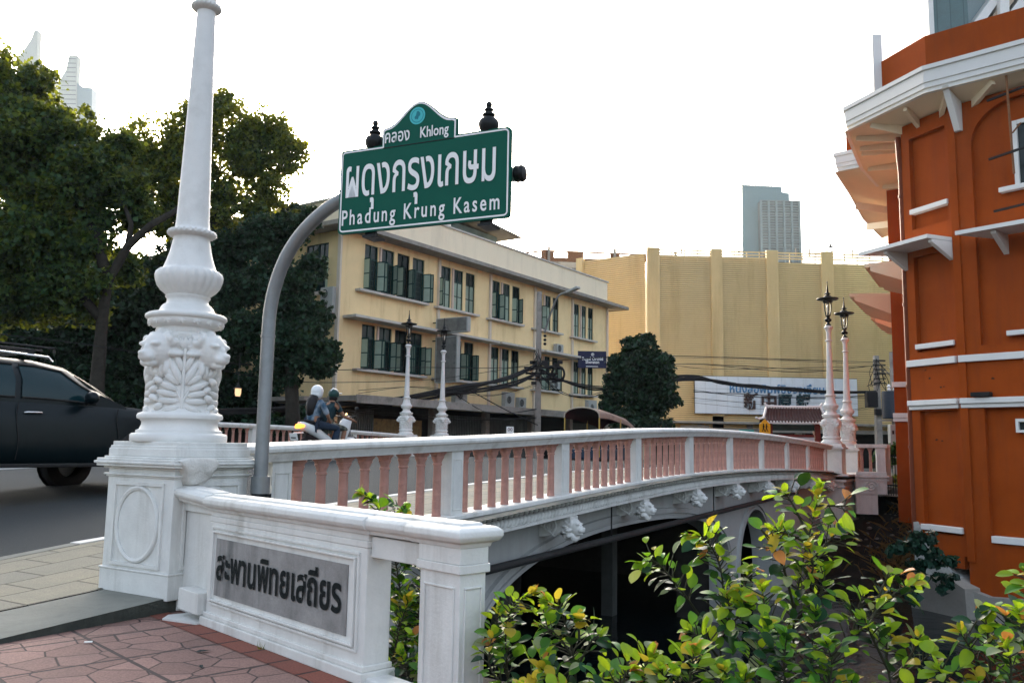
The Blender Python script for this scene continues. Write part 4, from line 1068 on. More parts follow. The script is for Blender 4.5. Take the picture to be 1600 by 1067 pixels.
while x < L_: m.sph((x, -.79, gz-.03), (.055, .04, .05), 6, 5); m.sph((x*.86, -.03, gz+.72), (.05, .06, .045), 6, 4); x += .16
m.box(-L_-.02, L_+.02, -.80, -.72, gz-.11, gz-.055); m.build('ridge', OWHITE, rf)
RED = pmat('dull red paint', (.16, .025, .018), .6, .2, 3)
for x in (-1.25, 1.15):
    m = MB(); m.box(x-.14, x+.14, -.2, .2, -.3, gz); m.build('post', RED, cg)
m = MB(); m.box(-1.3, 1.3, -.12, .12, gz-.45, gz-.14); m.build('lintel', pmat('green black lintel', (.03, .06, .055), .6, .2), cg)
bn = MB(); bn.box(-.85, .95, -.26, -.24, 1.0, 2.28); b_ = bn.build('banner', pmat('white banner', (.5, .52, .56), .6, .08, 2), cg)
m = MB(); m.box(-.85, .95, -.262, -.258, 2.16, 2.30); m.build('banner_head', RED, b_)
m = MB()
for i, (a, b, z) in enumerate(((-.1, .55, 1.98), (-.3, .6, 1.72), (-.2, .5, 1.6), (-.3, .6, 1.45))): m.box(a, b, -.264, -.261, z, z+.045)
m.build('banner_print', BLUE, b_)

# ================================================================ towers behind
def tower(name, label, loc, rz=0): return thing(name, label, 'tower', loc, rz)
# two horned tower on the left, seen over the trees
TY = 430
PALE = pmat('pale tower concrete', (.55, .55, .50), .8, .05, .05); PALEG = pmat('pale tower glass', (.36, .41, .42), .3, .05, .05)
p_ = at_y(85, 200, TY); tw = tower('twin_horn_tower', 'hazy pale tower with two curved horn spires above the left trees', (p_.x, p_.y, 0))
def tp_(px, py): q = at_y(px, py, TY); return (q.x-p_.x, q.z)
m = MB(); m.prism_y([tp_(25, 210), tp_(32, 92), tp_(44, 76), tp_(52, 64), tp_(57, 50), tp_(62, 50), tp_(60, 96), tp_(63, 97), tp_(62, 210)], -2, 2); m.build('horn', PALE, tw)
m = MB(); m.prism_y([tp_(85, 210), tp_(98, 125), tp_(106, 112), tp_(111, 89), tp_(124, 90), tp_(122, 130), tp_(123, 210)], -2, 2); m.build('horn', PALE, tw)
m = MB(); m.prism_y([tp_(62, 230), tp_(62, 107), tp_(72, 105), tp_(87, 113), tp_(86, 230)], -1, 5); m.prism_y([tp_(122, 240), tp_(122, 131), tp_(132, 138), tp_(145, 139), tp_(145, 240)], -1, 5)
a0 = tp_(20, 210); a1 = tp_(146, 210); m.box(a0[0], a1[0], 2.1, 12, -2, a1[1]); m.build('shaft', PALEG, tw)
m = MB()
for py in range(95, 205, 7):
    q = tp_(90, py); z = q[1]
    m.box(tp_(99, py)[0] if py > 128 else tp_(107, py)[0], tp_(121.5, py)[0], -2.15, -2.02, z, z+.35)
m.build('floor_line', pmat('floor joint', (.25, .25, .24), .8, .05), tw)
# hotel tower on the right
TY2 = 430; p_ = at_y(1200, 400, TY2); tw = tower('hotel_tower', 'hazy blue green tower block with rows of balconies above the golden building', (p_.x, p_.y, 0))
def tq(px, py): q = at_y(px, py, TY2); return (q.x-p_.x, q.z)
TGL = pmat('blue green tower glass', (.06, .15, .175), .45, .06, .1); TCON = pmat('grey green tower frame', (.13, .185, .19), .7, .06, .1)
m = MB(); m.prism_y([(tq(1159, 400)[0], -2), tq(1159, 289), (tq(1233, 400)[0]-3, tq(1200, 289)[1]-1), (tq(1233, 400)[0]-3, tq(1200, 300)[1]), (tq(1233, 300)[0], tq(1200, 302)[1]), (tq(1233, 400)[0], -2)], 0, 24); m.build('shaft', TGL, tw)
m = MB(); z0_ = tq(1200, 285)[1]
for i in range(14): x = tq(1160+i*5, 290)[0]; m.box(x, x+.35, 0, .4, z0_-3, z0_+.2)
m.box(tq(1160, 290)[0], tq(1226, 290)[0], -.05, .5, z0_+.2, z0_+.6); m.build('roof_screen', TCON, tw)
xa, xb = tq(1184, 320)[0], tq(1243, 320)[0]; zt_ = tq(1200, 318)[1]
m = MB(); m.box(xa, xb, -5, 0, -2, zt_); m.build('balcony_core', pmat('dim tower window', (.03, .05, .055), .3, .2, .3), tw)
m = MB(); fh = 2.75; k = 0
z = zt_
while z > 60:
    m.box(xa-.2, xb+.2, -6.0, -5.0, z-.35, z); m.box(xa, xb, -6.0, -5.9, z-1.75, z-1.45); z -= fh
m.build('balcony_slab', TCON, tw)
m = MB()
for i in range(6): x = xa+(xb-xa)*i/5; m.box(x-.45, x+.45, -6.1, -5.0, 60, zt_)
m.build('balcony_fin', TCON, tw)
# glassy tower and white stair tower behind the orange roof
TY3 = 62; p_ = at_y(1500, 60, TY3); tw = tower('stair_tower', 'grey glass tower with white slanting stair bands above the orange roof', (p_.x, p_.y, 0))
def tr_(px, py): q = at_y(px, py, TY3); return (q.x-p_.x, q.z)
def quadprism(m, pts, y0, y1): m.prism_y([tr_(*p) for p in pts], y0, y1)
fl_ = at_y(1447, 60, TY3)-p_; bl_ = at_y(1425, 60, TY3+9)-p_; fl_.z = bl_.z = 0; th_ = .35
sd_ = (bl_-fl_).normalized(); sn_ = Vector((sd_.y, -sd_.x, 0))
m = MB(); m.prism([fl_.xy[:], bl_.xy[:], (bl_+sn_*3).xy[:], (fl_+sn_*3+sd_*.3).xy[:]], -.2, 48); m.build('tiled_side', tilemat('teal tiles', (.10, .17, .18), (.085, .155, .165), (.05, .09, .09), (.9, .9), dirt=(.08, .11, .11), msize=.03), tw)
m = MB(); m.box(fl_.x+.01, fl_.x+.42, -.5, 1.2, -.2, 48.2); m.build('corner_strip', OWHITE, tw)
m = MB(); m.box(fl_.x+.43, fl_.x+14, .8, 8, -.2, 48); m.build('glass_front', pmat('pale tower glass front', (.26, .33, .34), .3, .05, .3), tw)
for k in range(5):
    m = MB(); dx = k*22
    quadprism(m, [(1490+dx, 74), (1563+dx, -25), (1578+dx, -25), (1506+dx, 74)], -.9-.01*k, .78); m.build('stair_band', OWHITE if k % 2 == 0 else pmat('tan band', (.45, .36, .27), .7, .1), tw)
m = MB(); quadprism(m, [(1551, 400), (1547, -90), (1561, -90), (1565, 400)], -1.3, .8); m.build('white_column', OWHITE, tw)
# ================================================================ orange corner building on the far bank
def V2(x, y): return Vector((x, y, 0))
oC = V2(11.26, 21.0); d2 = Vector((math.sin(R_(141.2)), math.cos(R_(141.2)), 0)); d1 = Vector((math.sin(R_(159)), math.cos(R_(159)), 0))
oD = oC-d1*1.5; dl = Vector((math.sin(R_(30)), math.cos(R_(30)), 0)); dw = Vector((dl.y*-1, dl.x, 0))
oE = oD+dl*6.2; oF = oE+dw*1.12; oG = oF+dl*11; oR = oC+d2*8
or_ = thing('orange_building', 'bright orange corner building with white ledges and wide white eaves', 'building', (0, 0, 0))
WT = 10.15
m = MB(); m.prism([p.xy[:] for p in (oR, oC, oD, oE, oF, oG, oG+Vector((10, -6, 0)), oR+Vector((8, 6, 0)))], -1.0, WT+.6); 
m.build('wall', ORANGE, or_)
A2 = math.atan2(d2.y, d2.x); A1 = math.atan2(d1.y, d1.x); M2 = Matrix.Translation(oC) @ Matrix.Rotation(A2, 4, 'Z'); M1 = Matrix.Translation(oD) @ Matrix.Rotation(A1, 4, 'Z')
def fpart(m, name, mat, M_, bevel=0, smooth=None):
    o = m.build(name, mat, or_, bevel=bevel, smooth=smooth); o.matrix_local = M_; return o
# facet one: pilasters standing proud leave niches between them
P_ = .14
m = MB()
m.box(.0, .26, -P_, -.002, -1.0, WT); m.box(1.42, 1.50, -P_, -.002, -1.2, WT)
m.box(.26, 1.42, -P_, -.002, 9.72, WT); m.box(.26, 1.42, -P_, -.002, 2.36, 3.90); m.box(.26, 1.42, -P_, -.002, 6.45, 7.2); m.box(.26, 1.42, -P_, -.002, -1.5, -.72)
m.build('pilaster', ORANGE, or_).matrix_local = M1
m = MB(); m.box(-.02, .16, -P_-.05, -P_-.002, -1.3, WT); 
fpart(m, 'corner_pilaster', ORANGE, M2)
# facet two, with an arched blind niche
m = MB()
m.box(.0, .52, -P_, -.002, -2.2, WT); 
arc = [(.52, 3.92), (.52, 9.0)]+[(.52+1.15*(1-math.cos(t)), 9.0+.95*math.sin(t)) for t in [math.pi/2*i/12 for i in range(1, 13)]]+[(4.5, 9.95), (4.5, WT), (.52, WT)]
m.prism_y([(.52, 9.0)]+arc[2:14]+[(4.5, 9.95), (4.5, WT), (.52, WT)], -P_, -.002)
m.box(.52, 8, -P_, -.002, 2.38, 3.92); m.box(.52, 8, -P_, -.002, -2.2, -.72); m.box(3.2, 3.6, -P_, -.003, -.72, 2.38); m.box(4.5, 8, -P_, -.002, 3.93, 9.94)
fpart(m, 'pilaster', ORANGE, M2)
# white trim: bands, sills
def band(M_, x0, x1, z0, z1, pr, name='band'):
    m = MB(); m.box(x0, x1, -pr, -.003, z0, z1); return fpart(m, name, OWHITE, M_, bevel=.012)
for M_, x0, x1 in ((M1, -.03, 1.485), (M2, .0, 8)):
    band(M_, x0, x1, 3.53, 3.70, P_+.10); band(M_, x0, x1, 2.40, 2.50, P_+.07); band(M_, x0, x1, 2.505, 2.64, P_+.13)
for z in (7.62, 3.98): band(M1, .24, 1.44, z, z+.13, P_+.06, 'sill')
band(M1, .20, 1.44, -.66, -.52, P_+.08, 'sill'); band(M2, .56, 3.2, -.80, -.64, P_+.08, 'sill')
band(M2, 1.12, 2.8, 7.62, 7.74, P_+.05, 'sill'); band(M2, 1.12, 2.8, 4.1, 4.22, P_+.05, 'sill')
m = MB()
for (a, b, c, d) in ((1.47, 1.57, 7.74, 9.35), (1.575, 2.5, 9.25, 9.35), (2.51, 2.62, 7.74, 9.35)): m.box(a, b, -.10, -.004, c, d)
w_ = fpart(m, 'window', OWHITE, M2); m = MB(); m.box(1.57, 2.51, -.03, -.006, 7.75, 9.25); m.build('pane', GLASSD, w_)
m = MB(); m.box(1.22, 1.7, -.2, -.004, 2.05, 2.12); m.box(1.22, 1.28, -.2, -.004, 1.86, 2.05); m.box(1.22, 1.7, -.2, -.004, 1.80, 1.858)
w_ = fpart(m, 'window', OWHITE, M2); m = MB(); m.box(1.285, 1.7, -.12, -.006, 1.86, 2.04); m.build('pane', GLASSD, w_)
# canopies over the lower windows
CANU = pmat('canopy underside', (.45, .47, .46), .7, .08, 3)
def canopy(M_, x0, x1, z, pr=1.0, wedge=True):
    m = MB(); m.prism([(x0-.75, -pr), (x1, -pr), (x1, -P_-.002), (x0, -P_-.002), (x0-.25, .1)], z, z+.10)
    c = fpart(m, 'canopy', OWHITE, M_)
    for xw in ((x0, x1-.12) if wedge else (x1-.12,)):
        m = MB(); v = [(xw, -P_, z-.01), (xw, -pr+.15, z-.01), (xw, -pr+.15, z-.08), (xw, -P_, z-.48)]
        m.add(v+[(xw+.12, a[1], a[2]) for a in v], [(0, 1, 2, 3), (7, 6, 5, 4), (0, 4, 5, 1), (1, 5, 6, 2), (2, 6, 7, 3), (3, 7, 4, 0)])
        m.build('canopy_bracket', OWHITE, c, bevel=.008)
    return c
canopy(M1, -.05, 1.52, 6.62); 
c = canopy(M2, 1.15, 3.0, 6.55, 1.0); 
# eaves: fascia, soffit, parapet
ev = [V2(9.44, 23.3), V2(10.39, 20.6), V2(12.06, 19.06), V2(15.7, 15.7)]
lft = [V2(14.6, 30.3), V2(14.1, 29.7), V2(13.4, 29.2), V2(12.5, 28.3), V2(11.2, 26.5), V2(10.42, 25.1)]
outl = lft+ev
EZ0, EZ1 = 10.36, 11.10
EAVE = pmat('eave white', (.70, .69, .66), .65, .05, 2, dirt=(.4, .36, .3), dirt_amt=.25, dscale=1)
def off(path, d):
    out = []
    for i, p in enumerate(path):
        a = path[max(i-1, 0)]; b = path[min(i+1, len(path)-1)]; t = (b-a).normalized(); out.append(p+Vector((t.y*-1, t.x, 0))*d)
    return out
def fascia(path, z0, z1):
    m = MB(); pr = [(0, z0), (-.10, z0), (-.10, z0+.16), (-.05, z0+.17), (-.05, z0+.30), (-.02, z0+.31), (-.02, z1-.12), (.03, z1-.11), (.03, z1), (-.6, z1)]
    rows = []
    for (o_, z) in pr:
        rows.append([Vector((p.x, p.y, z)) for p in off(path, -o_)])
    v = [p for r in rows for p in r]; n = len(path); f = []
    for i in range(len(pr)-1):
        for k in range(n-1): f.append((i*n+k, i*n+k+1, (i+1)*n+k+1, (i+1)*n+k))
    m.add(v, f); return m
inn = [oE+dl*1.2, oE+dl*.6, oE, oE-dl*1.5, oD+dl*3.0, oD+dl*1.2, oD+dl*.02, oD+d1*.55, oC+d2*.5, oR]
inn[6] = oD; 
def soffit(path, inner, z, zi):
    m = MB(); v = [Vector((p.x, p.y, z)) for p in path]+[Vector((p.x, p.y, zi)) for p in inner]; n = len(path)
    m.add(v, [(k, k+1, n+k+1, n+k) for k in range(n-1)]); return m
E_ = fascia(outl, EZ0, EZ1).build('eave_fascia', EAVE, or_, fixn=True)
inm = [oE+dl*1.0, oE+dl*.5, oE, oE-dl*1.2, oD+dl*2.9, oD+dl*1.3, oD+dl*.1, oC-d1*.75, oC+d2*.75, oR]
SOFF = pmat('cream and bounce tint', (.72, .60, .42), .7, .06, 2, dirt=(.4, .3, .2), dirt_amt=.3, dscale=1)
soffit(outl, inm, EZ0+.02, WT-.0).build('soffit', SOFF, or_, smooth=.6)
m = MB(); m.add([Vector((p.x, p.y, EZ1+.01)) for p in outl]+[Vector((p.x+5, p.y+6, EZ1+.3)) for p in (outl[-1], outl[0])], [tuple(range(len(outl)+2))]); m.build('eave_roof', CONC, or_)
# beams under the soffit
def ebeam(a, b, w=.10, h=.26):
    a = Vector((a.x, a.y, WT-.14)); b = Vector((b.x, b.y, EZ0-.02)); m = MB(); m.bar(a, b, w, h); return m.build('eave_beam', SOFF, or_)
for i in range(1, len(outl)):
    pts = [0.0] if i < 6 else [.25, .75]
    for t in pts:
        j = min(i, len(outl)-1); a = inm[j-1].lerp(inm[j], 1-t if t else 1); b = outl[j-1].lerp(outl[j], 1-t if t else 1)
        ebeam(a, a.lerp(b, .82))
m = MB(); v = [(-.09, -P_, 9.35), (.09, -P_, 9.35), (.11, -P_, 10.3), (-.11, -P_, 10.3), (-.07, -.62, 10.15), (.07, -.62, 10.15), (.11, -1.1, 10.5), (-.11, -1.1, 10.5)]
v = [(-.09, -P_, 9.42), (.09, -P_, 9.42), (.09, -P_, 10.4), (-.09, -P_, 10.4), (-.075, -.26, 9.42), (.075, -.26, 9.42), (.075, -.85, 10.45), (-.075, -.85, 10.45)]
m.add(v, [(0, 1, 2, 3), (4, 7, 6, 5), (0, 4, 5, 1), (1, 5, 6, 2), (3, 2, 6, 7), (0, 3, 7, 4)]); fpart(m, 'eave_bracket', EAVE, Matrix.Translation(oC+d2*.26) @ Matrix.Rotation(A2, 4, 'Z'))
_i = Vector((.93, .36, 0)); pa_ = ev[1].lerp(ev[0], .60)+_i*.2
par = [pa_+dl*8, pa_+dl*4]+[pa_]+off(ev, .16)[1:]
m = MB(); n = len(par); v = [Vector((p.x, p.y, EZ1)) for p in par]+[Vector((p.x, p.y, EZ1+.86)) for p in par]+[Vector((p.x, p.y, EZ1+.86)) for p in off(par, .3)]
m.add(v, [(k, k+1, n+k+1, n+k) for k in range(n-1)]+[(n+k, n+k+1, 2*n+k+1, 2*n+k) for k in range(n-1)]); m.build('parapet', ORANGE, or_)
q_ = pa_-Vector((.05, 0, 0)); m = MB(); m.box(q_.x-.13, q_.x+.13, q_.y-.13, q_.y+.13, 11.1, 12.75); m.build('roof_post', OWHITE, or_)
# second wing beyond: eave, soffit, canopies
ev2 = [V2(17.4, 38.2), V2(16.0, 36.3), V2(14.3, 33.8), V2(12.5, 30.6), V2(11.0, 28.1), V2(11.85, 27.35)]
fascia(ev2, EZ0+.42, EZ1+.36).build('eave_fascia', EAVE, or_)
soffit(ev2, [oF+dl*9, oF+dl*7, oF+dl*4.5, oF+dl*1.8, oF, oE], EZ0+.44, WT+.1).build('soffit', SOFF, or_, smooth=.6)
m = MB(); m.add([Vector((p.x, p.y, EZ1+.37)) for p in ev2]+[Vector((16, 28, EZ1+.37)), Vector((22, 36, EZ1+.37))], [tuple(range(8))]); m.build('eave_roof', CONC, or_)
for k in range(1, 5): ebeam(oF+dl*(1.9*k), (oF+dl*(1.9*k)).lerp(ev2[4-k], .85))
m = MB(); v = off(ev2, .4); n = len(v); m.add([Vector((p.x, p.y, EZ1+.36)) for p in v]+[Vector((p.x, p.y, EZ1+1.1)) for p in v], [(k, k+1, n+k+1, n+k) for k in range(n-1)]); m.build('parapet', ORANGE, or_)
def lcan(pts, z, t=.11):
    m = MB(); m.prism([p.xy[:] for p in pts], z, z+t); c = m.build('canopy', SOFF, or_)  # white canopies take the cream so the colour carries warm bounced light
    a, b, c2, d = pts[:4]
    m = MB(); 
    for (p, q) in ((a, d),):
        e = (b-a).normalized()*.12
        p2 = p.lerp(q, .12); v = [Vector((q.x, q.y, z-.005)), Vector((p2.x, p2.y, z-.005)), Vector((p2.x, p2.y, z-.12)), Vector((q.x, q.y, z-.6))]
        m.add(v+[w+e for w in v], [(0, 1, 2, 3), (7, 6, 5, 4), (0, 4, 5, 1), (1, 5, 6, 2), (2, 6, 7, 3), (3, 7, 4, 0)])
    m.build('canopy_bracket', SOFF, c)
    m = MB(); v = [a.lerp(d, .12), b.lerp(c2, .12), c2, d]
    m.add([Vector((v[0].x, v[0].y, z-.1)), Vector((v[1].x, v[1].y, z-.1)), Vector((v[2].x, v[2].y, z-.5)), Vector((v[3].x, v[3].y, z-.5))], [(0, 1, 2, 3)]); m.build('canopy_soffit', SOFF, c)
lcan([V2(10.25, 24.2), V2(12.0, 27.2), oD+dl*4.6, oD+dl*1.2], 6.62)
lcan([oF+dw*1.25+dl*.2-dl*.6, oF+dw*1.25+dl*4, oF+dl*4, oF-dl*.0], 6.55)
lcan([oF+dw*1.25+dl*5, oF+dw*1.25+dl*9, oF+dl*9, oF+dl*5.6], 6.55)
# wing front bands
MW = Matrix.Translation(oF) @ Matrix.Rotation(math.atan2(-dw.y, -dw.x), 4, 'Z')
for z0, z1, pr in ((3.45, 3.62, .1), (2.3, 2.42, .08), (2.43, 2.58, .12)): band(MW, -.05, 1.2, z0, z1, pr)
m = MB(); m.box(.75, 1.1, -.06, -.002, -.5, 9.8); fpart(m, 'wing_pilaster', ORANGE, MW)
# rain pipe
m = MB(); pp = oD+dw*.17-dl*.05; 
m.tube([Vector((pp.x, pp.y, 9.9)), Vector((pp.x+.02, pp.y, 9.3)), Vector((pp.x+.05, pp.y, 8.9)), Vector((pp.x+.05, pp.y, -.9))], .075, 10)
for z in (8.2, 5.2, 3.0, 1.4): m.tube([Vector((pp.x+.05, pp.y, z)), Vector((pp.x+.05, pp.y, z+.07))], .095, 10)
m.build('rain_pipe', pmat('pipe painted orange', (.15, .030, .008), .6, .1, 4), or_, smooth=.7)
# broken plaster foundation above the water
FND = pmat('bare foundation plaster', (.30, .285, .255), .9, .12, 3, .3, 14, dirt=(.14, .13, .11), dirt_amt=.6, dscale=1.5)
m = MB(); m.prism_y([(-.3, -2.9), (-.3, -2.3), (-.1, -1.85), (.12, -1.95), (.5, -2.05), (1.2, -2.0), (2.2, -2.1), (8, -2.0), (8, -2.9)], -P_-.22, .5); fpart(m, 'foundation', FND, M2)
m = MB(); m.prism_y([(-.05, -2.9), (-.05, -.5), (.06, -.48), (.18, -.66), (.22, -.95), (.42, -1.05), (.62, -1.25), (.86, -1.38), (1.02, -1.6), (1.3, -1.72), (1.62, -1.85), (1.66, -2.9)], -P_-.05, .4); fpart(m, 'foundation', pmat('flaked plaster', (.42, .44, .42), .9, .25, 8, .5, 18, dirt=(.16, .16, .14), dirt_amt=.6, dscale=3), M1)
m = MB(); m.prism_y([(.1, -2.9), (.2, -2.0), (.55, -1.75), (1.3, -1.72), (1.75, -1.9), (1.8, -2.9)], -P_-.42, .3); fpart(m, 'foundation', FND, M1)
# flood light and iron bracket on the near face
fl = thing('flood_light', 'small black flood light on the white band of the orange building', 'lamp', oC+d2*.52+Vector((-.2, -.16, 2.66)), A2)
m = MB(); m.box(-.22, .22, -.10, .10, 0, .11); m.build('housing', BLACK, fl, bevel=.015); m = MB(); m.box(-.03, .03, .1, .2, .02, .08); m.build('arm', BLACK, fl)
ib = thing('iron_bracket', 'rusty iron pole bracket fixed under the eave of the orange building', 'bracket', oC+d2*1.62+Vector((-.42, -.33, 0)), A2)
m = MB(); m.tube([(0, 0, 7.9), (-.03, 0, 9.2), (-.05, 0, 10.4)], .03, 6); m.tube([(.1, .3, 9.2), (.02, 0, 8.9)], .02, 5); m.build('pole', RUST, ib)
for a, b in (((-.5, -.1, 8.35), (1.2, -.1, 8.55)), ((-.45, -.1, 7.05), (1.2, -.1, 7.15)), ((-.55, .1, 9.9), (.4, .1, 10.0))):
    m = MB(); m.bar(a, b, .05, .05); m.build('rod', BLACK, ib)

for M_, x, z, r in ((M1, .62, 3.2, .03), (M1, .95, 2.95, .028), (M1, 1.05, 2.96, .02), (M1, .75, 1.62, .03), (M1, .92, 1.60, .028), (M2, .75, 3.1, .03), (M1, .5, 3.42, .02)):
    m = MB(); pts = [(x+r*1.3*math.cos(2*math.pi*i/9)*rnd.uniform(.6, 1.2), 0, z+r*math.sin(2*math.pi*i/9)*rnd.uniform(.5, 1.2)) for i in range(9)]; m.prism_y([(p[0], p[2]) for p in pts], -P_-.006, -P_+.01); fpart(m, 'plaster_chip', pmat('chip', (.05, .02, .01), .9, .2) if x == .62 else bpy.data.materials['chip'], M_)
# ================================================================ trees
def leaf_cloud(name, clumps, per, size, mat, parent, seed=1, flat=.55, soft=False):
    """clumps: list of (centre, radius); many small leaves through each clump, thicker toward its skin"""
    g = np.random.default_rng(seed); cs = np.array([c[0][:] for c in clumps]); rs = np.array([c[1] for c in clumps])
    tot = np.maximum(6, (per*rs**2)).astype(int); idx = np.repeat(np.arange(len(clumps)), tot); n = len(idx)
    d = g.normal(size=(n, 3)); d /= np.linalg.norm(d, axis=1)[:, None]
    r = rs[idx]*(g.random(n)**.42)*(1+.30*g.normal(size=n).clip(-1.5, 2.2))
    p = cs[idx]+(g.normal(size=(n, 3)).clip(-2.3, 2.3)*.52*rs[idx][:, None]*np.array([1.1, 1.1, .75]) if soft else d*r[:, None]*np.array([1, 1, .82]))
    nrm = d*.5+g.normal(size=(n, 3))*.75+np.array([0, 0, flat]); nrm /= np.linalg.norm(nrm, axis=1)[:, None]
    t = np.cross(nrm, g.normal(size=(n, 3))); t /= np.linalg.norm(t, axis=1)[:, None]; b = np.cross(nrm, t)
    L = size*(.6+.8*g.random(n)); Wd = L*(.36+.14*g.random(n))
    fold = nrm*(Wd*.25)[:, None]
    v = np.stack([p-t*L[:, None]*.5, p+b*Wd[:, None]+fold-t*L[:, None]*.05, p+t*L[:, None]*.5-nrm*(L*.15)[:, None], p-b*Wd[:, None]+fold-t*L[:, None]*.05], 1).reshape(-1, 3)
    f = np.arange(n*4).reshape(-1, 4)
    me = bpy.data.meshes.new(name); me.vertices.add(n*4); me.vertices.foreach_set('co', v.ravel())
    me.loops.add(n*4); me.loops.foreach_set('vertex_index', f.ravel()); me.polygons.add(n)
    me.polygons.foreach_set('loop_start', np.arange(0, n*4, 4)); me.polygons.foreach_set('loop_total', np.full(n, 4))
    me.materials.append(mat); me.update(); me.validate()
    o = bpy.data.objects.new(name, me); link(o); o.parent = parent
    return o
LEAFD = leafmat('dark tree leaf', (.014, .052, .020), .55, .34, .6, (.29, .32, .018))
LEAFM = leafmat('mid tree leaf', (.018, .058, .021), .55, .38, .6, (.38, .37, .02))
LEAFT = leafmat('dense blue green leaf', (.010, .036, .019), .55, .16, .6, (.07, .10, .012))
def tree(label, base, limbs, blobs, per, size, mat, seed, group=None, split=9, name='tree', cr=(.30, .50)):
    """blobs: (px, py, Y, r_px) laid out on the crown's own distance; limbs: lists of (x,y,z,r)"""
    q = random.Random(seed); t = thing(name, label, 'tree', base, 0, group); cl = []
    for (px, py, Y, rp) in blobs:
        c = at_y(px, py, Y); R = rp*Y/FPX
        for k in range(split):
            d = Vector((q.gauss(0, 1), q.gauss(0, 1), q.gauss(0, .9))).normalized()
            cl.append((c+d*R*q.uniform(.35, .88)-Vector(base), R*q.uniform(*cr)))
        for k in range(split//2):                          # outlying sprays, the ragged edge
            d = Vector((q.gauss(0, 1), q.gauss(0, 1), q.gauss(.2, .9))).normalized()
            cl.append((c+d*R*q.uniform(.9, 1.12)-Vector(base), R*q.uniform(.10, .22)))
    leaf_cloud('crown', cl, per, size, mat, t, seed, soft=True)
    m = MB()
    for l in limbs: m.tube([Vector(p[:3])-Vector(base) for p in l], [p[3] for p in l], 9)
    m.build('trunk', BARK, t, smooth=3.1, fixn=False)
    return t
def LP(px, py, Y, r): p = at_y(px, py, Y); return (p.x, p.y, p.z, r)
def base_at(px, Y, z): p = at_y(px, 680, Y); return (p.x, p.y, z)
tree('huge dark tree at the left edge rising behind the car', base_at(150, 33, 0),
     [[LP(150, 700, 33, .36), LP(152, 600, 33, .28), LP(160, 500, 33, .22), LP(168, 440, 33, .19), LP(200, 385, 33, .17), LP(235, 352, 33, .14), LP(275, 330, 33.5, .12), LP(320, 290, 34, .07)],
      [LP(168, 440, 33, .26), LP(150, 370, 33, .2), LP(110, 300, 33, .14), LP(60, 230, 33, .08)], [LP(160, 500, 33, .2), LP(90, 420, 33, .14), LP(20, 360, 33, .09)],
      [LP(200, 385, 33, .14), LP(205, 350, 33, .1), LP(190, 310, 33, .06)]],
     [(-30, 130, 33, 70), (15, 150, 33, 60), (60, 190, 33, 62), (110, 225, 33, 58), (20, 260, 33, 85), (150, 270, 33, 52), (90, 310, 33, 70), (-10, 360, 32, 90), (165, 325, 33.5, 40), (85, 390, 33, 62), (30, 450, 33, 75), (120, 460, 33, 55), (-60, 250, 33, 80), (200, 290, 33, 34), (130, 380, 33, 40), (60, 130, 33, 30), (190, 235, 33, 34), (40, 380, 33, 60), (195, 420, 34, 30), (215, 330, 34, 30)],
     560, .19, LEAFD, 11, split=26, cr=(.22, .50))
tree('tall sunlit tree behind the near lamp post with sky gaps', base_at(300, 39, 0),
     [[LP(300, 690, 39, .4), LP(305, 560, 39, .34), LP(310, 450, 39, .28), LP(330, 350, 39, .18), LP(370, 260, 39, .1)], [LP(310, 450, 39, .2), LP(280, 360, 39, .14), LP(250, 270, 39, .08)], [LP(330, 350, 39, .12), LP(410, 300, 39, .1), LP(440, 250, 39, .06)]],
     [(205, 245, 39, 40), (250, 225, 39, 46), (300, 205, 39, 44), (350, 190, 39, 44), (400, 205, 39, 46), (440, 235, 39, 38), (235, 300, 39, 46), (300, 280, 39, 50), (370, 270, 39, 48), (420, 290, 39, 34), (455, 265, 39, 20), (345, 335, 39, 40), (215, 350, 39, 30), (400, 345, 39, 28), (450, 330, 39, 22), (320, 240, 39, 40), (265, 250, 39, 40), (385, 240, 39, 42), (330, 300, 39, 40), (280, 330, 39, 36), (230, 265, 39, 40), (400, 320, 39, 34), (350, 170, 39, 26), (300, 175, 39, 22), (425, 200, 39, 30), (460, 240, 39, 22), (250, 350, 39, 30)],
     400, .18, LEAFM, 12, split=20, cr=(.24, .52))
tree('dense leafy tree in front of the left corner of the yellow shophouse', base_at(458, 36, .1),
     [[LP(458, 690, 36, .34), LP(457, 640, 36, .30), LP(455, 590, 36, .28), LP(440, 500, 36, .2), LP(410, 420, 36, .12)], [LP(455, 590, 36, .16), LP(490, 540, 36, .1), LP(510, 520, 36, .06)]],
     [(355, 395, 36.5, 42), (410, 375, 36.5, 46), (455, 355, 36.5, 36), (480, 345, 36.5, 24), (360, 460, 36.5, 52), (425, 445, 36, 48), (465, 470, 36, 40), (400, 520, 36, 50), (470, 530, 35.5, 42), (495, 560, 35.5, 34), (505, 545, 35.5, 26), (440, 575, 36, 36), (340, 540, 37, 46), (485, 500, 35.5, 30), (490, 420, 36.5, 24)],
     1150, .18, LEAFT, 13, split=22, cr=(.22, .46))
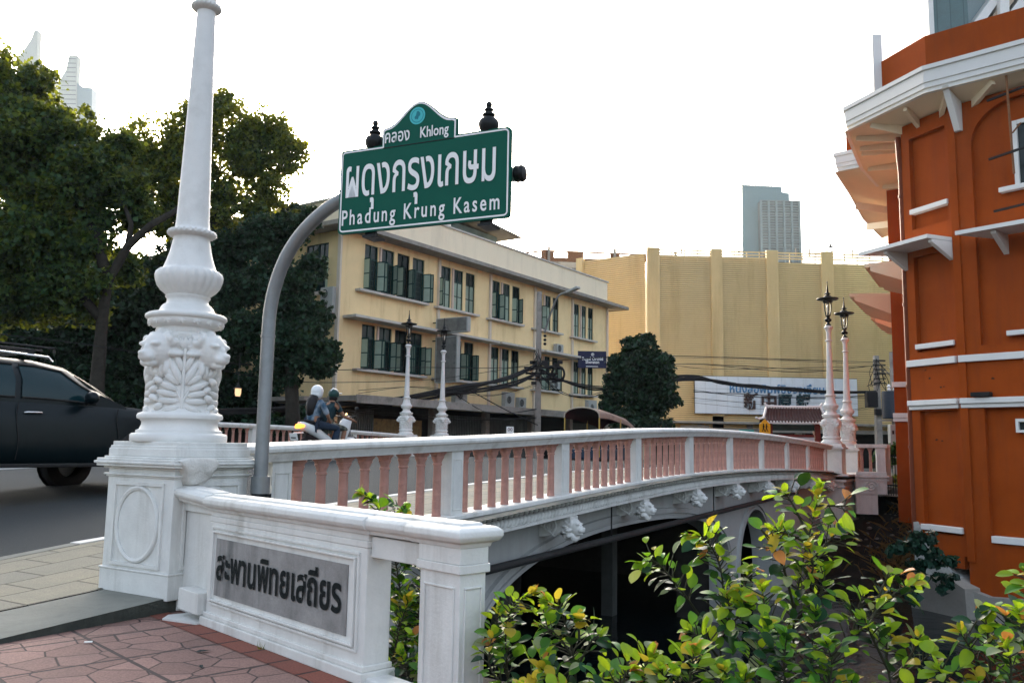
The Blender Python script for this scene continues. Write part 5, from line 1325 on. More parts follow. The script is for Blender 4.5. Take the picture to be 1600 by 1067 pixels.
tree('low dark tree mass behind the road left of the near lamp post', base_at(90, 44, 0),
     [[LP(60, 690, 44, .3), LP(70, 560, 44, .25), LP(90, 480, 44, .15)], [LP(230, 690, 44, .3), LP(230, 560, 44, .2), LP(250, 470, 44, .12)]],
     [(30, 540, 44, 62), (110, 520, 44, 60), (190, 500, 44, 58), (255, 470, 44, 50), (300, 510, 44, 50), (230, 560, 44, 56), (140, 590, 44, 54), (60, 600, 44, 60), (310, 430, 45, 40), (270, 420, 45, 40), (-20, 480, 44, 60), (330, 580, 45, 38), (200, 430, 45, 40), (120, 450, 45, 50), (30, 640, 43, 50), (110, 640, 43, 50), (190, 640, 43, 50), (260, 630, 43, 50), (330, 630, 43, 45), (390, 620, 44, 40), (300, 380, 45, 36)],
     800, .25, LEAFT, 14, split=22, cr=(.26, .52))
tree('round dark green tree before the golden building left of the white sign', base_at(1000, 50, -.1),
     [[LP(1003, 690, 50, .2), LP(1002, 640, 50, .18), LP(1000, 600, 50, .12), LP(1000, 560, 50, .07)]],
     [(1000, 555, 50, 26), (978, 580, 50, 26), (1022, 575, 50, 28), (1000, 590, 50, 32), (1035, 600, 50, 22), (972, 605, 50, 22), (1000, 625, 50, 34), (1025, 625, 50, 24), (985, 545, 50, 18), (960, 640, 50, 20), (1042, 562, 50, 11), (962, 566, 50, 12), (1012, 532, 50, 12), (948, 622, 50, 11), (1048, 625, 50, 13), (990, 533, 50, 9)],
     950, .24, LEAFT, 15, split=16, cr=(.25, .5))
for (nm, lab, cat, px, Y, blobs, seed) in (('bush', 'dark bush behind the far balustrade left of the motorbike', 'bush', 440, 37, [(430, 665, 37, 24), (470, 655, 37, 26), (400, 660, 37, 22)], 21),
                                      ('bush', 'dark bush between the songthaew and the round tree', 'bush', 985, 48, [(975, 660, 48, 24), (1010, 665, 48, 24), (1040, 668, 48, 18)], 22),
                                      ('hedge', 'clipped green hedge behind the dark fence beside the orange building', 'hedge', 1392, 33, [(1385, 705, 33.5, 14), (1400, 700, 33.5, 14), (1393, 715, 33.5, 16), (1412, 705, 33.5, 14), (1375, 715, 33.5, 12)], 23)):
    b_ = base_at(px, Y, 0); t = thing(nm, lab, cat, b_); q = random.Random(seed); cl = []
    for (a, b, c, d) in blobs:
        for k in range(7):
            v = Vector((q.gauss(0, 1), q.gauss(0, 1), q.gauss(0, 1))).normalized(); cl.append((at_y(a, b, c)+v*d*c/FPX*.6-Vector(b_), d*c/FPX*.45))
    leaf_cloud('foliage', cl, 1500 if nm == 'hedge' else 800, .12 if nm == 'hedge' else .22, leafmat('hedge leaf', (.04, .11, .025), .5, .2, .4) if nm == 'hedge' else LEAFT, t, seed)
# flowering plants before the hedge
t = thing('flower_bed', 'row of pink flowers behind the dark fence', 'flowers', base_at(1393, 31.5, -.2)); q = random.Random(5)
cl = [(Vector((q.uniform(-.7, .8), q.uniform(-.2, .2), q.uniform(.2, .7))), .14) for k in range(14)]
leaf_cloud('foliage', cl, 4000, .10, LEAFD, t, 31)
cl = [(Vector((q.uniform(-.7, .8), q.uniform(-.25, .1), q.uniform(.45, .95))), .06) for k in range(13)]
leaf_cloud('bloom', cl, 9000, .06, leafmat('pink petal', (.42, .15, .17), .6, .2, .2), t, 32)

# old row of shops hidden behind the left trees
ro = thing('shop_row', 'dim low shop row mostly hidden behind the dark trees left of the yellow shophouse', 'building', at_y(-150, 650, 66).xy.to_3d()+Vector((0, 0, -.5)), R_(4))
m = MB(); m.box(0, 36, 0, 9, 0, 11.5); m.build('wall', pmat('dim cream wall', (.30, .25, .17), .85, .15, .6, dirt=(.06, .06, .05), dirt_amt=.7, dscale=.5), ro)
m = MB(); m.box(-.5, 36.5, -1.4, 9.2, 11.5, 11.9); m.box(-.5, 36.5, -1.6, -.003, 3.6, 3.9); m.build('slab', CONC, ro)
for k in range(9):
    for z in (5.0, 8.4):
        m = MB(); x = 1+2.9*k; m.box(x, x+1.7, -.06, -.003, z, z+1.8); w_ = m.build('window', SHUT, ro); m = MB(); m.box(x+.1, x+.8, -.08, -.061, z+.1, z+1.7); m.box(x+.9, x+1.6, -.08, -.061, z+.1, z+1.7); m.build('pane', GLASSD, w_)
m = MB(); m.box(.5, 35.5, -.05, -.003, .3, 3.2); m.build('shop_front', DARK, ro)
# ================================================================ street name sign on its curved pole
SGP = Vector((-1.965, 6.63, -.03)); SGD = Vector((math.sin(R_(114)), math.cos(R_(114)), 0)); SGRZ = math.atan2(SGD.y, SGD.x)
sg = thing('street_sign', 'green canal name sign with white Thai and English lettering on curved pole', 'sign', SGP, SGRZ)
m = MB(); pts = [(.045, 0, .1), (.045, 0, 1.2), (.045, 0, 2.12), (.052, 0, 2.35), (.09, 0, 2.55), (.17, 0, 2.75), (.29, 0, 2.92), (.45, 0, 3.06), (.62, 0, 3.16), (.80, 0, 3.21), (1.1, 0, 3.22), (2.16, 0, 3.22)]
def cr(pts, k=6):
    P = [Vector(p) for p in pts]; out = []
    for i in range(len(P)-1):
        a = P[max(i-1, 0)]; b = P[i]; c = P[i+1]; d = P[min(i+2, len(P)-1)]
        for j in range(k):
            t = j/k; out.append(.5*((2*b)+(c-a)*t+(2*a-5*b+4*c-d)*t*t+(-a+3*b-3*c+d)*t**3))
    out.append(P[-1]); return out
m.tube(cr(pts), .052, 18); m.tube([(.045, 0, 2.14), (.045, 0, 2.16)], .0565, 18); m.tube([(.045, 0, .93), (.045, 0, 1.06)], .072, 18)
m.build('pole', STEEL, sg, smooth=.9)
m = MB(); m.tube([(.045, 0, .88), (.045, 0, 1.03)], .066, 16); m.box(.10, .14, -.02, .02, .90, .93); m.build('pole_collar', IRON, sg)
# board outline, with the crown tablet
def sag(x0, x1, n): return [x0+(x1-x0)*i/n for i in range(n+1)]
def rrect(x0, x1, z0, z1, r, n=5):
    o = []
    for (cx, cz, a0) in ((x0+r, z0+r, 180), (x1-r, z0+r, 270), (x1-r, z1-r, 0), (x0+r, z1-r, 90)):
        for i in range(n+1): a = R_(a0+90*i/n); o.append((cx+r*math.cos(a), cz+r*math.sin(a)))
    return o
def crown(d=0):
    """tablet outline; d shrinks it"""
    o = [(1.105+d, 3.50), (1.105+d, 3.655-d)]
    for i in range(13):
        t = i/12; x = 1.125+(.295)*t; o.append((x+d*(1-t), 3.665+.165*(.5-.5*math.cos(math.pi*t))**1.1-d))
    for i in range(1, 13):
        t = i/12; x = 1.42+.295*t; o.append((x-d*t, 3.665+.165*(.5+.5*math.cos(math.pi*t))**1.1-d))
    return o+[(1.735-d, 3.655-d), (1.735-d, 3.50)]
YB = -.07
m = MB(); m.prism_y(rrect(.74, 2.16, 2.885, 3.535, .03), YB-.03, YB); m.prism_y(crown(0), YB-.0298, YB-.0002); bd = m.build('board', GREEN, sg)
m = MB()
def ring(m, a, b, y):
    n = len(a); v = [(p[0], y, p[1]) for p in a]+[(p[0], y, p[1]) for p in b]
    m.add(v, [(i, (i+1) % n, n+(i+1) % n, n+i) for i in range(n)])
def strip(m, a, b, y):
    n = len(a); v = [(p[0], y, p[1]) for p in a]+[(p[0], y, p[1]) for p in b]
    m.add(v, [(i, i+1, n+i+1, n+i) for i in range(n-1)])
y_ = YB-.0325
# white keyline: down the left side, along the bottom, up the right, broken by the tablet
for (a, b, c, d) in ((.752, .764, 2.92, 3.50), (2.136, 2.148, 2.92, 3.50), (.785, 2.115, 2.897, 2.909), (.785, 1.117, 3.511, 3.523), (1.723, 2.115, 3.511, 3.523)):
    m.add([(a, y_, c), (b, y_, c), (b, y_, d), (a, y_, d)], [(0, 1, 2, 3)])
for (cx, cz, a0) in ((.785, 2.93, 180), (2.115, 2.93, 270), (2.115, 3.49, 0), (.785, 3.49, 90)):
    A = [(cx+.033*math.cos(R_(a0+90*i/5)), cz+.033*math.sin(R_(a0+90*i/5))) for i in range(6)]; Bq = [(cx+.021*math.cos(R_(a0+90*i/5)), cz+.021*math.sin(R_(a0+90*i/5))) for i in range(6)]
    strip(m, A, Bq, y_)
A = crown(.008)[0:]; Bq = crown(.020); A[0] = (A[0][0], 3.512); Bq[0] = (Bq[0][0], 3.512); A[-1] = (A[-1][0], 3.512); Bq[-1] = (Bq[-1][0], 3.512)
strip(m, A, Bq, y_-.0006); m.build('keyline', WHITEP, bd, fixn=False)
m = MB(); m.box(1.118, 1.72, YB-.0335, YB-.029, 3.507, 3.513); m.build('seam', IRON, bd)
text('lettering', "ผดุงกรุงเกษม", WHITEP, bd, (.80, YB-.032, 3.165), (1, 0, 0), (0, 0, 1), .42, 1.25, bold=.010)
text('lettering', "Phadung Krung Kasem", WHITEP, bd, (.775, YB-.032, 2.95), (1, 0, 0), (0, 0, 1), .165, 1.31, bold=.014, space=1.3)
text('lettering', "คลอง", WHITEP, bd, (1.135, YB-.032, 3.545), (1, 0, 0), (0, 0, 1), .135, .21, bold=.014)
text('lettering', "Khlong", WHITEP, bd, (1.435, YB-.032, 3.548), (1, 0, 0), (0, 0, 1), .115, .235, bold=.016)
EMB = pmat('turquoise emblem', (.06, .46, .48), .5, .08, 30); EMB2 = pmat('dark turquoise', (.015, .20, .24), .5, .1)
m = MB(); c = (1.405, 3.72)
m.add([(c[0]+.066*math.cos(2*math.pi*i/32), y_-.0008, c[1]+.066*math.sin(2*math.pi*i/32)) for i in range(32)], [tuple(range(32))]); em = m.build('emblem', EMB, bd)
m = MB(); ring(m, [(c[0]+.052*math.cos(2*math.pi*i/32), c[1]+.052*math.sin(2*math.pi*i/32)) for i in range(32)], [(c[0]+.047*math.cos(2*math.pi*i/32), c[1]+.047*math.sin(2*math.pi*i/32)) for i in range(32)], y_-.0016)
for (dx, dz, w, h) in ((0, 0, .012, .03), (-.015, -.012, .008, .014), (.015, .010, .01, .016), (.004, .028, .012, .008)): 
    m.add([(c[0]+dx+w*math.cos(2*math.pi*i/12), y_-.0016, c[1]+dz+h*math.sin(2*math.pi*i/12)) for i in range(12)], [tuple(range(12))])
m.build('emblem_mark', EMB2, em, fixn=False)
def finial(x, z):
    m = MB(); m.lathe([(.03, 0), (.05, .006), (.06, .02), (.072, .045), (.075, .07), (.066, .095), (.045, .112), (.03, .118), (.032, .125), (.046, .13), (.046, .142), (.03, .15), (.024, .165), (.034, .17), (.034, .178), (.018, .19), (.022, .20), (.024, .215), (.016, .23), (0, .234)], 20, cap=False)
    o = m.build('finial', IRON, sg, smooth=.8); o.location = (x, -.055, z); return o
finial(1.01, 3.525); finial(1.965, 3.525)
m = MB(); m.lathe([(.058, 0), (.062, .01), (.055, .03), (.062, .045), (.05, .065), (0, .075)], 18, cap=False); o = m.build('end_cap', IRON, sg, smooth=.8); o.matrix_local = Matrix.Translation((2.16, 0, 3.22)) @ Matrix.Rotation(math.pi/2, 4, 'Y')
for x in (1.01, 1.965):
    m = MB(); m.box(x-.045, x+.045, -.0695, -.045, 2.86, 3.53); m.box(x-.05, x+.05, -.10, .06, 2.845, 2.862); m.build('bracket', IRON, sg)

# ================================================================ dark sport utility vehicle
PAINT = pmat('dark blue green car paint', (.002, .007, .009), .3, .05, 2, coat=.05, spec=.2); CGLASS = pmat('tinted car glass', (.004, .024, .03), .08, .1, 2, spec=.3)
TRIM = pmat('black plastic', (.014, .014, .014), .5, .1); CHROME = pmat('chrome', (.65, .65, .65), .15, .05, metal=1)
u_c, w_c = -1.42, 6.42
cz0 = road_z(u_c, w_c-.3)+.04
car = thing('car', 'dark blue green sport utility vehicle with roof rack driving onto the bridge', 'car', B(u_c, w_c, cz0), BRZ)
def section(x):
    """(half width low, half width belt, half width roof, z low, z belt, z roof)"""
    X = [-2.35, -2.28, -2.0, -1.2, 0, .55, 1.0, 1.35, 2.0, 2.35, 2.45]
    zb = np.interp(x, X, [.95, 1.12, 1.26, 1.27, 1.26, 1.25, 1.25, 1.23, 1.17, 1.05, .88])
    zl_ = np.interp(x, X, [.60, .48, .46, .43, .43, .43, .43, .43, .45, .48, .55])
    w = np.interp(x, X, [.74, .84, .91, .94, .94, .94, .94, .93, .90, .82, .72])
    return w, zl_, zb
m = MB(); xs = [-2.35, -2.28, -2.1, -1.7, -1.2, -.6, 0, .5, .9, 1.25, 1.6, 2.0, 2.25, 2.38, 2.45]; rows = []
for x in xs:
    w, a, b = section(x)
    prof = [(-w*.9, a), (-w*.99, a+.10), (-w, a+.30), (-w*.985, (a+b)/2+.12), (-w*.955, b-.06), (-w*.90, b), (-w*.5, b+.035), (0, b+.045)]
    rows.append(prof+[(-p[0], p[1]) for p in prof[-2::-1]])
n = len(rows[0]); v = [(x, p[0], p[1]) for x, r in zip(xs, rows) for p in r]; f = []
for i in range(len(xs)-1):
    for k in range(n-1): f.append((i*n+k, i*n+k+1, (i+1)*n+k+1, (i+1)*n+k))
f += [tuple(range(n))[::-1], tuple(range((len(xs)-1)*n, len(xs)*n))]
f += [((i+1)*n, (i+1)*n+n-1, i*n+n-1, i*n) for i in range(len(xs)-1)]
m.add(v, f); body = m.build('body', PAINT, car, smooth=.7)
# cabin
cx_ = [-2.2, -1.95, -1.5, -.8, -.1, .35, .8, 1.18]; ct = [1.25, 1.66, 1.78, 1.82, 1.81, 1.75, 1.54, 1.27]
m = MB(); rows = []
for x, t in zip(cx_, ct):
    wb = section(x)[0]*.93; zb = section(x)[2]-.04; wt = wb*.80 if t > 1.3 else wb*.95
    rows.append([(-wb, zb), (-wb*.9-wt*.1, zb+(t-zb)*.5), (-wt, t-.07), (-wt*.86, t-.01), (-wt*.4, t+.01), (wt*.4, t+.01), (wt*.86, t-.01), (wt, t-.07), (wb*.9+wt*.1, zb+(t-zb)*.5), (wb, zb)])
n = 10; v = [(x, p[0], p[1]) for x, r in zip(cx_, rows) for p in r]; f = []
for i in range(len(cx_)-1):
    for k in range(n-1): f.append((i*n+k, i*n+k+1, (i+1)*n+k+1, (i+1)*n+k))
m.add(v, f); m.build('cabin', PAINT, car, smooth=.6)
def cab(x, s, side):                       # point on the cabin side, s 0 belt .. 1 roof edge
    t = np.interp(x, cx_, ct); wb = section(x)[0]*.93; zb = section(x)[2]-.04; wt = wb*(.80 if t > 1.3 else .95)
    mid = wb*.9+wt*.1; zm = zb+(t-zb)*.5
    y = wb+(mid-wb)*s*2 if s < .5 else mid+(wt-mid)*(s-.5)*2
    z = zb+(zm-zb)*s*2 if s < .5 else zm+(t-.07-zm)*(s-.5)*2
    return Vector((x, side*(y+.010), z))
for side in (-1, 1):
    for (a, b, nn) in ((-1.95, -1.28, 4), (-1.2, -.42, 5), (-.33, .70, 9)):
        m = MB(); v = []; f = []
        for i in range(nn+1):
            x = a+(b-a)*i/nn
            top = .93 if x < .25 else max(.30, .93-max(0, x-.15)*1.0)
            if a < -1.9: top = .90-.25*max(0, (-1.6-x))
            for s in (.14, min(.5, top*.6), top): v.append(cab(x, s, side)+Vector((0, side*.006, 0)))
        for i in range(nn): f += [(3*i+k, 3*i+k+1, 3*i+4+k, 3*i+3+k) for k in (0, 1)]
        m.add(v, f); g = m.build('side_window', CGLASS, car, smooth=3.1)
        m = MB(); m.tube([v[3*i]+Vector((0, side*.004, -.01)) for i in range(nn+1)], .012, 6); m.tube([v[3*i+2]+Vector((0, side*.004, .01)) for i in range(nn+1)], .016, 6); m.build('window_trim', TRIM, g)
    for (x, z0, z1) in ((1.02, .62, 1.2), (-.38, .5, 1.22), (-1.28, .62, 1.22)):
        m = MB(); pts = [(x+.02*math.sin(i), side*(section(x)[0]*(1.0 if i < 4 else .985)+.001), z0+(z1-z0)*i/6) for i in range(7)]; m.tube(pts, .006, 4); m.build('door_seam', TRIM, car)
    for x in (-.18, -1.08):
        m = MB(); y = side*(section(x)[0]*.97+.03); m.tube([(x-.11, y-side*.03, 1.10), (x-.09, y, 1.105), (x+.09, y, 1.105), (x+.11, y-side*.03, 1.10)], .016, 8); m.build('door_handle', CHROME, car, smooth=.8)
    m = MB(); m.sph((.52, side*1.06, 1.33), (.08, .13, .09), 12, 8); m.tube([(.58, side*.86, 1.27), (.54, side*.98, 1.29)], .035, 8); m.build('mirror', PAINT, car, smooth=3.1)
    m = MB(); m.box(-1.15, 1.1, min(side*.86, side*1.02), max(side*.86, side*1.02), .40, .45); m.build('running_board', TRIM, car, bevel=.01)
    m = MB(); m.tube([(-1.7, side*.66, 1.775), (-1.65, side*.66, 1.84), (-.8, side*.66, 1.885), (.1, side*.66, 1.86), (.16, side*.66, 1.80)], .02, 8); m.build('roof_rail', CHROME, car, smooth=.8)
    for x in (1.42, -1.42):
        wh = MB(); pr = [(.20, -.11), (.30, -.115), (.365, -.10), (.385, -.06), (.385, .06), (.365, .10), (.30, .115), (.20, .11)]
        q = MB(); q.lathe([(r, z) for r, z in pr], 28, cap=False); tyre = q.build('wheel', BLACK, car, smooth=.8)
        tyre.matrix_local = Matrix.Translation((x, side*.875, .385)) @ Matrix.Rotation(math.pi/2, 4, 'X')
        q = MB(); q.lathe([(0, .07), (.06, .08), (.06, .05), (.2, .06), (.23, .10), (.24, .10)], 24, cap=False)
        for k in range(6): a = 2*math.pi*k/6; q.bar((.05*math.cos(a), .05*math.sin(a), .075), (.22*math.cos(a), .22*math.sin(a), .085), .035, .02)
        rim = q.build('rim', STEEL, tyre); rim.matrix_local = Matrix.Rotation(math.pi if side > 0 else 0, 4, 'X')
        q = MB(); path = []
        for i in range(17):
            a = math.pi*i/16; path.append(((x+.45*math.cos(a), side*.93, .40+.45*math.sin(a)), (math.cos(a), 0, math.sin(a)), (0, side, 0)))
        q.sweep([(-.05, -.06), (-.04, .02), (.0, .03), (.05, .015), (.06, -.06)], path); q.build('wheel_arch', TRIM, car, smooth=.8)
        q = MB(); q.add([(x+.43*math.cos(2*math.pi*i/24), side*.945, .40+.43*math.sin(2*math.pi*i/24)) for i in range(24)], [tuple(range(24))]); q.build('wheel_well', DARK, car)
    m = MB(); m.sph((2.2, side*.68, .86), (.22, .16, .09), 12, 8); m.build('headlight', pmat('headlight glass', (.5, .5, .5), .1, .05), car, smooth=3.1)
    m = MB(); m.box(-2.37, -2.2, min(side*.62, side*.86), max(side*.62, side*.86), .9, 1.15); m.build('tail_light', pmat('tail light red', (.25, .01, .01), .2, .05), car, bevel=.02)
m = MB(); m.bar((-1.3, -.66, 1.93), (-1.3, .66, 1.93), .06, .03, (1, 0, 0)); m.bar((-.1, -.66, 1.92), (-.1, .66, 1.92), .06, .03, (1, 0, 0))
for y in (-.5, -.25, 0, .25, .5): m.tube([(-1.5, y, 1.96), (.1, y, 1.95)], .016, 6)
for s in (-1, 1): m.tube([(-1.6, s*.62, 1.93), (-1.6, s*.62, 2.0), (.2, s*.62, 1.99), (.2, s*.62, 1.93)], .016, 6)
m.build('roof_rack', TRIM, car, smooth=.8)
m = MB(); m.add([cab(1.12, .1, -1)+Vector((.03, .05, .02)), cab(1.12, .1, 1)+Vector((.03, -.05, .02)), cab(.42, .9, 1)+Vector((.05, -.05, .03)), cab(.42, .9, -1)+Vector((.05, .05, .03))], [(0, 1, 2, 3)]); m.build('windscreen', CGLASS, car)

# ================================================================ scooter with two riders
def skin_mesh(name, nodes, edges, root, mat, parent, sub=2):
    names = list(nodes); me = bpy.data.meshes.new(name)
    me.from_pydata([Vector(nodes[k][0]) for k in names], [(names.index(a), names.index(b)) for a, b in edges], [])
    o = bpy.data.objects.new(name, me); link(o)
    sk = o.modifiers.new('k', 'SKIN'); sk.use_smooth_shade = True
    if not me.skin_vertices: 
        me.attributes  # layer comes with the modifier
    for i, k in enumerate(names):
        r = nodes[k][1]; r = r if isinstance(r, tuple) else (r, r)
        me.skin_vertices[0].data[i].radius = r; me.skin_vertices[0].data[i].use_root = (k == root)
    sb = o.modifiers.new('s', 'SUBSURF'); sb.levels = sub; sb.render_levels = sub
    dg = bpy.context.evaluated_depsgraph_get(); dg.update()
    m2 = bpy.data.meshes.new_from_object(o.evaluated_get(dg)); m2.name = name
    bpy.data.objects.remove(o); m2.materials.clear(); m2.materials.append(mat)
    o = bpy.data.objects.new(name, m2); link(o); o.parent = parent
    m2.polygons.foreach_set('use_smooth', [True]*len(m2.polygons)); return o
SKIN = pmat('skin', (.30, .15, .09), .55, .06, 4); HAIR = pmat('black hair', (.012, .010, .010), .5, .2, 20)
u_m, w_m = 5.95, 7.0; mz = road_z(u_m, w_m)
_mq = at_y(512, 690, 19.3); _md = Vector((_mq.x, _mq.y, 0))-P0; u_m, w_m = _md.dot(BD), -_md.dot(BN); mz = road_z(u_m, w_m)
mo = thing('scooter', 'white and black scooter carrying two riders across the bridge', 'motorbike', B(u_m, w_m, mz), BRZ)
WHT = pmat('white scooter plastic', (.72, .73, .72), .3, .04, 3, coat=.3); BLK = pmat('black scooter plastic', (.014, .015, .016), .35, .1, 3)
def loft(m, secs, n=10):
    """secs: (x, z centre, half width, half height) ellipse-like rings along x"""
    v = []; f = []
    for (x, z, hw, hh) in secs:
        for k in range(n):
            a = 2*math.pi*k/n; v.append((x, hw*math.copysign(abs(math.cos(a))**.7, math.cos(a)), z+hh*math.copysign(abs(math.sin(a))**.7, math.sin(a))))
    for i in range(len(secs)-1):
        for k in range(n): f.append((i*n+k, i*n+(k+1) % n, (i+1)*n+(k+1) % n, (i+1)*n+k))
    f += [tuple(range(n))[::-1], tuple(range((len(secs)-1)*n, len(secs)*n))]
    return m.add(v, f)
m = MB(); loft(m, [(-.92, .80, .05, .05), (-.80, .76, .11, .10), (-.5, .66, .14, .13), (-.2, .52, .13, .13), (.05, .40, .14, .10), (.3, .34, .15, .07), (.42, .36, .12, .07)]); m.build('body', WHT, mo, smooth=.9)
m = MB(); loft(m, [(.36, .42, .10, .10), (.45, .62, .17, .2), (.55, .80, .18, .16), (.62, .92, .15, .10), (.64, .98, .08, .05)]); loft(m, [(.42, .30, .05, .05), (.58, .42, .08, .12), (.80, .50, .07, .05), (.95, .44, .05, .03)]); m.build('front_shield', WHT, mo, smooth=.9)
m = MB(); loft(m, [(-.82, .87, .08, .03), (-.6, .84, .13, .05), (-.2, .80, .14, .05), (.12, .74, .09, .05)]); loft(m, [(-.75, .55, .06, .1), (-.45, .42, .09, .14), (-.1, .32, .1, .1), (.1, .30, .1, .06)]); m.build('seat', BLK, mo, smooth=.9)
m = MB(); m.tube([(.62, -.05, .95), (.60, 0, 1.02), (.62, .05, .95)], .05, 8); m.tube([(.56, -.36, 1.04), (.60, -.16, 1.0), (.61, 0, 1.0), (.60, .16, 1.0), (.56, .36, 1.04)], .018, 8)
for s in (-1, 1): m.tube([(.6, s*.2, 1.02), (.62, s*.27, 1.16)], .008, 5); m.sph((.62, s*.28, 1.2), (.02, .06, .045), 8, 6)
m.build('handlebar', BLK, mo, smooth=.9)
for x, nm in ((.78, 'wheel'), (-.58, 'wheel')):
    q = MB(); q.lathe([(.15, -.045), (.25, -.05), (.285, -.03), (.29, 0), (.285, .03), (.25, .05), (.15, .045)], 24, cap=False); w_ = q.build('wheel', BLACK, mo, smooth=.9); w_.matrix_local = Matrix.Translation((x, 0, .29)) @ Matrix.Rotation(math.pi/2, 4, 'X')
    q = MB(); q.lathe([(0, -.03), (.05, -.04), (.05, .04), (0, .03)], 12, cap=False); q.lathe([(.155, -.03), (.17, 0), (.155, .03), (.145, 0), (.155, -.03)], 24, cap=False)
    for k in range(5): a = 2*math.pi*k/5; q.bar((.04*math.cos(a), .04*math.sin(a), 0), (.155*math.cos(a), .155*math.sin(a), 0), .03, .02)
    q.build('rim', STEEL, w_)
m = MB(); m.tube([(.66, 0, .9), (.78, .06, .29)], .022, 6); m.tube([(.66, 0, .9), (.78, -.06, .29)], .022, 6); m.build('fork', STEEL, mo)
TL = pmat('lit tail lamp', (.6, .08, .01), .3, .1, 20, emis=(1, .22, .02), estr=1.6)
m = MB(); loft(m, [(-.99, .74, .05, .04), (-.93, .755, .10, .05), (-.86, .76, .12, .04)]); m.build('tail_light', TL, mo, smooth=.9)
m = MB(); m.obox((-1.06, 0, .52), (.005, .11, .08), Matrix.Rotation(R_(-20), 3, 'Y')); m.bar((-.8, 0, .62), (-1.05, 0, .6), .06, .03); pl = m.build('number_plate', WHITEP, mo)
m = MB(); 
for k in range(2): m.obox((-1.067, 0, .55-.05*k), (.002, .08-.01*k, .012), Matrix.Rotation(R_(-20), 3, 'Y'))
m.build('plate_text', LETTER, pl)
m = MB(); m.tube([(-.1, -.17, .28), (-.5, -.19, .33), (-.8, -.2, .42)], [.03, .05, .05], 10); m.build('exhaust', STEEL, mo, smooth=.9)

def hand(nodes, edges, wrist, side, base, d, curl):
    """five separate fingers rooted in the palm"""
    base = Vector(base); d = Vector(d).normalized(); lat = Vector((0, 1, 0)); lat = (lat-d*lat.dot(d)).normalized(); up = d.cross(lat)
    nodes['palm'+side] = (base+d*.05, .026); edges.append((wrist, 'palm'+side))
    for i, (o, L) in enumerate(((-.03, .06), (-.01, .075), (.01, .07), (.028, .055))):
        a = base+d*.085+lat*o; b = a+d*L*.5; c = b+(d*.3+curl)*L*.6
        for nm, p, r in (('f%d0' % i, a, .010), ('f%d1' % i, b, .009), ('f%d2' % i, c, .008)): nodes[nm+side] = (p, r)
        edges += [('palm'+side, 'f%d0' % i+side), ('f%d0' % i+side, 'f%d1' % i+side), ('f%d1' % i+side, 'f%d2' % i+side)]
    a = base+d*.04+lat*.035; nodes['th0'+side] = (a, .011); nodes['th1'+side] = (a+lat*.02+d*.04+curl*.03, .009); edges += [('palm'+side, 'th0'+side), ('th0'+side, 'th1'+side)]
def person(label, loc, J, colors, group='scooter riders'):
    p = thing('person', label, 'person', loc, BRZ, group); nodes = {}; edges = []
    for k in ('pelvis', 'belly', 'chest', 'neck', 'head0', 'head1'): nodes[k] = J[k]
    edges += [('pelvis', 'belly'), ('belly', 'chest'), ('chest', 'neck'), ('neck', 'head0'), ('head0', 'head1')]
    for s in 'LR':
        for k in ('sh', 'el', 'wr', 'hip', 'kn', 'an', 'toe'): nodes[k+s] = J[k+s]
        edges += [('chest', 'sh'+s), ('sh'+s, 'el'+s), ('el'+s, 'wr'+s), ('pelvis', 'hip'+s), ('hip'+s, 'kn'+s), ('kn'+s, 'an'+s), ('an'+s, 'toe'+s)]
        hand(nodes, edges, 'wr'+s, s, J['wr'+s][0], Vector(J['wr'+s][0])-Vector(J['el'+s][0]), Vector((0, 0, -.8)))
    b = skin_mesh('body', nodes, edges, 'pelvis', SKIN, p, 2)
    # face: nose, eyes, ears, mouth on the head
    h = Vector(J['head1'][0])
    m = MB(); m.sph(h+Vector((.105, 0, -.05)), (.02, .016, .025), 8, 6); m.sph(h+Vector((.0, .085, -.04)), (.02, .012, .03), 8, 6); m.sph(h+Vector((.0, -.085, -.04)), (.02, .012, .03), 8, 6); m.sph(h+Vector((.09, 0, -.095)), (.014, .026, .008), 8, 6); m.build('face', SKIN, p, smooth=3.1)
    m = MB()
    for s in (-1, 1): m.sph(h+Vector((.093, s*.033, -.02)), (.008, .012, .007), 8, 6)
    m.build('eye', BLACK, p, smooth=3.1)
    def grown(names, pairs, extra, mat, nm, root):
        nn = {k: (nodes[k][0], nodes[k][1]+extra if not isinstance(nodes[k][1], tuple) else tuple(x+extra for x in nodes[k][1])) for k in names}
        return skin_mesh(nm, nn, pairs, root, mat, p, 2)
    N2 = dict(nodes)
    for s in 'LR': 
        nodes['sl'+s] = (Vector(J['sh'+s][0]).lerp(Vector(J['el'+s][0]), colors.get('sleeve', .75)), J['el'+s][1]+.008)
        nodes['lg'+s] = (Vector(J['kn'+s][0]).lerp(Vector(J['an'+s][0]), colors.get('leg', .05)), J['kn'+s][1]+.012)
    grown(['pelvis', 'belly', 'chest', 'shL', 'shR', 'slL', 'slR'], [('pelvis', 'belly'), ('belly', 'chest'), ('chest', 'shL'), ('chest', 'shR'), ('shL', 'slL'), ('shR', 'slR')], .016, colors['shirt'], 'shirt', 'pelvis')
    grown(['pelvis', 'hipL', 'hipR', 'knL', 'knR', 'lgL', 'lgR'], [('pelvis', 'hipL'), ('pelvis', 'hipR'), ('hipL', 'knL'), ('hipR', 'knR'), ('knL', 'lgL'), ('knR', 'lgR')], .012, colors['trousers'], 'trousers', 'pelvis')
    for s in 'LR':
        a = Vector(J['an'+s][0]); t = Vector(J['toe'+s][0]); m = MB(); d = (t-a); m.tube([a+Vector((-.05, 0, -.02)), a+Vector((.02, 0, -.035)), t+Vector((-.03, 0, .0)), t+Vector((.03, 0, 0))], [.045, .05, .042, .02], 10); m.build('shoe', BLACK, p, smooth=.9)
    return p, h
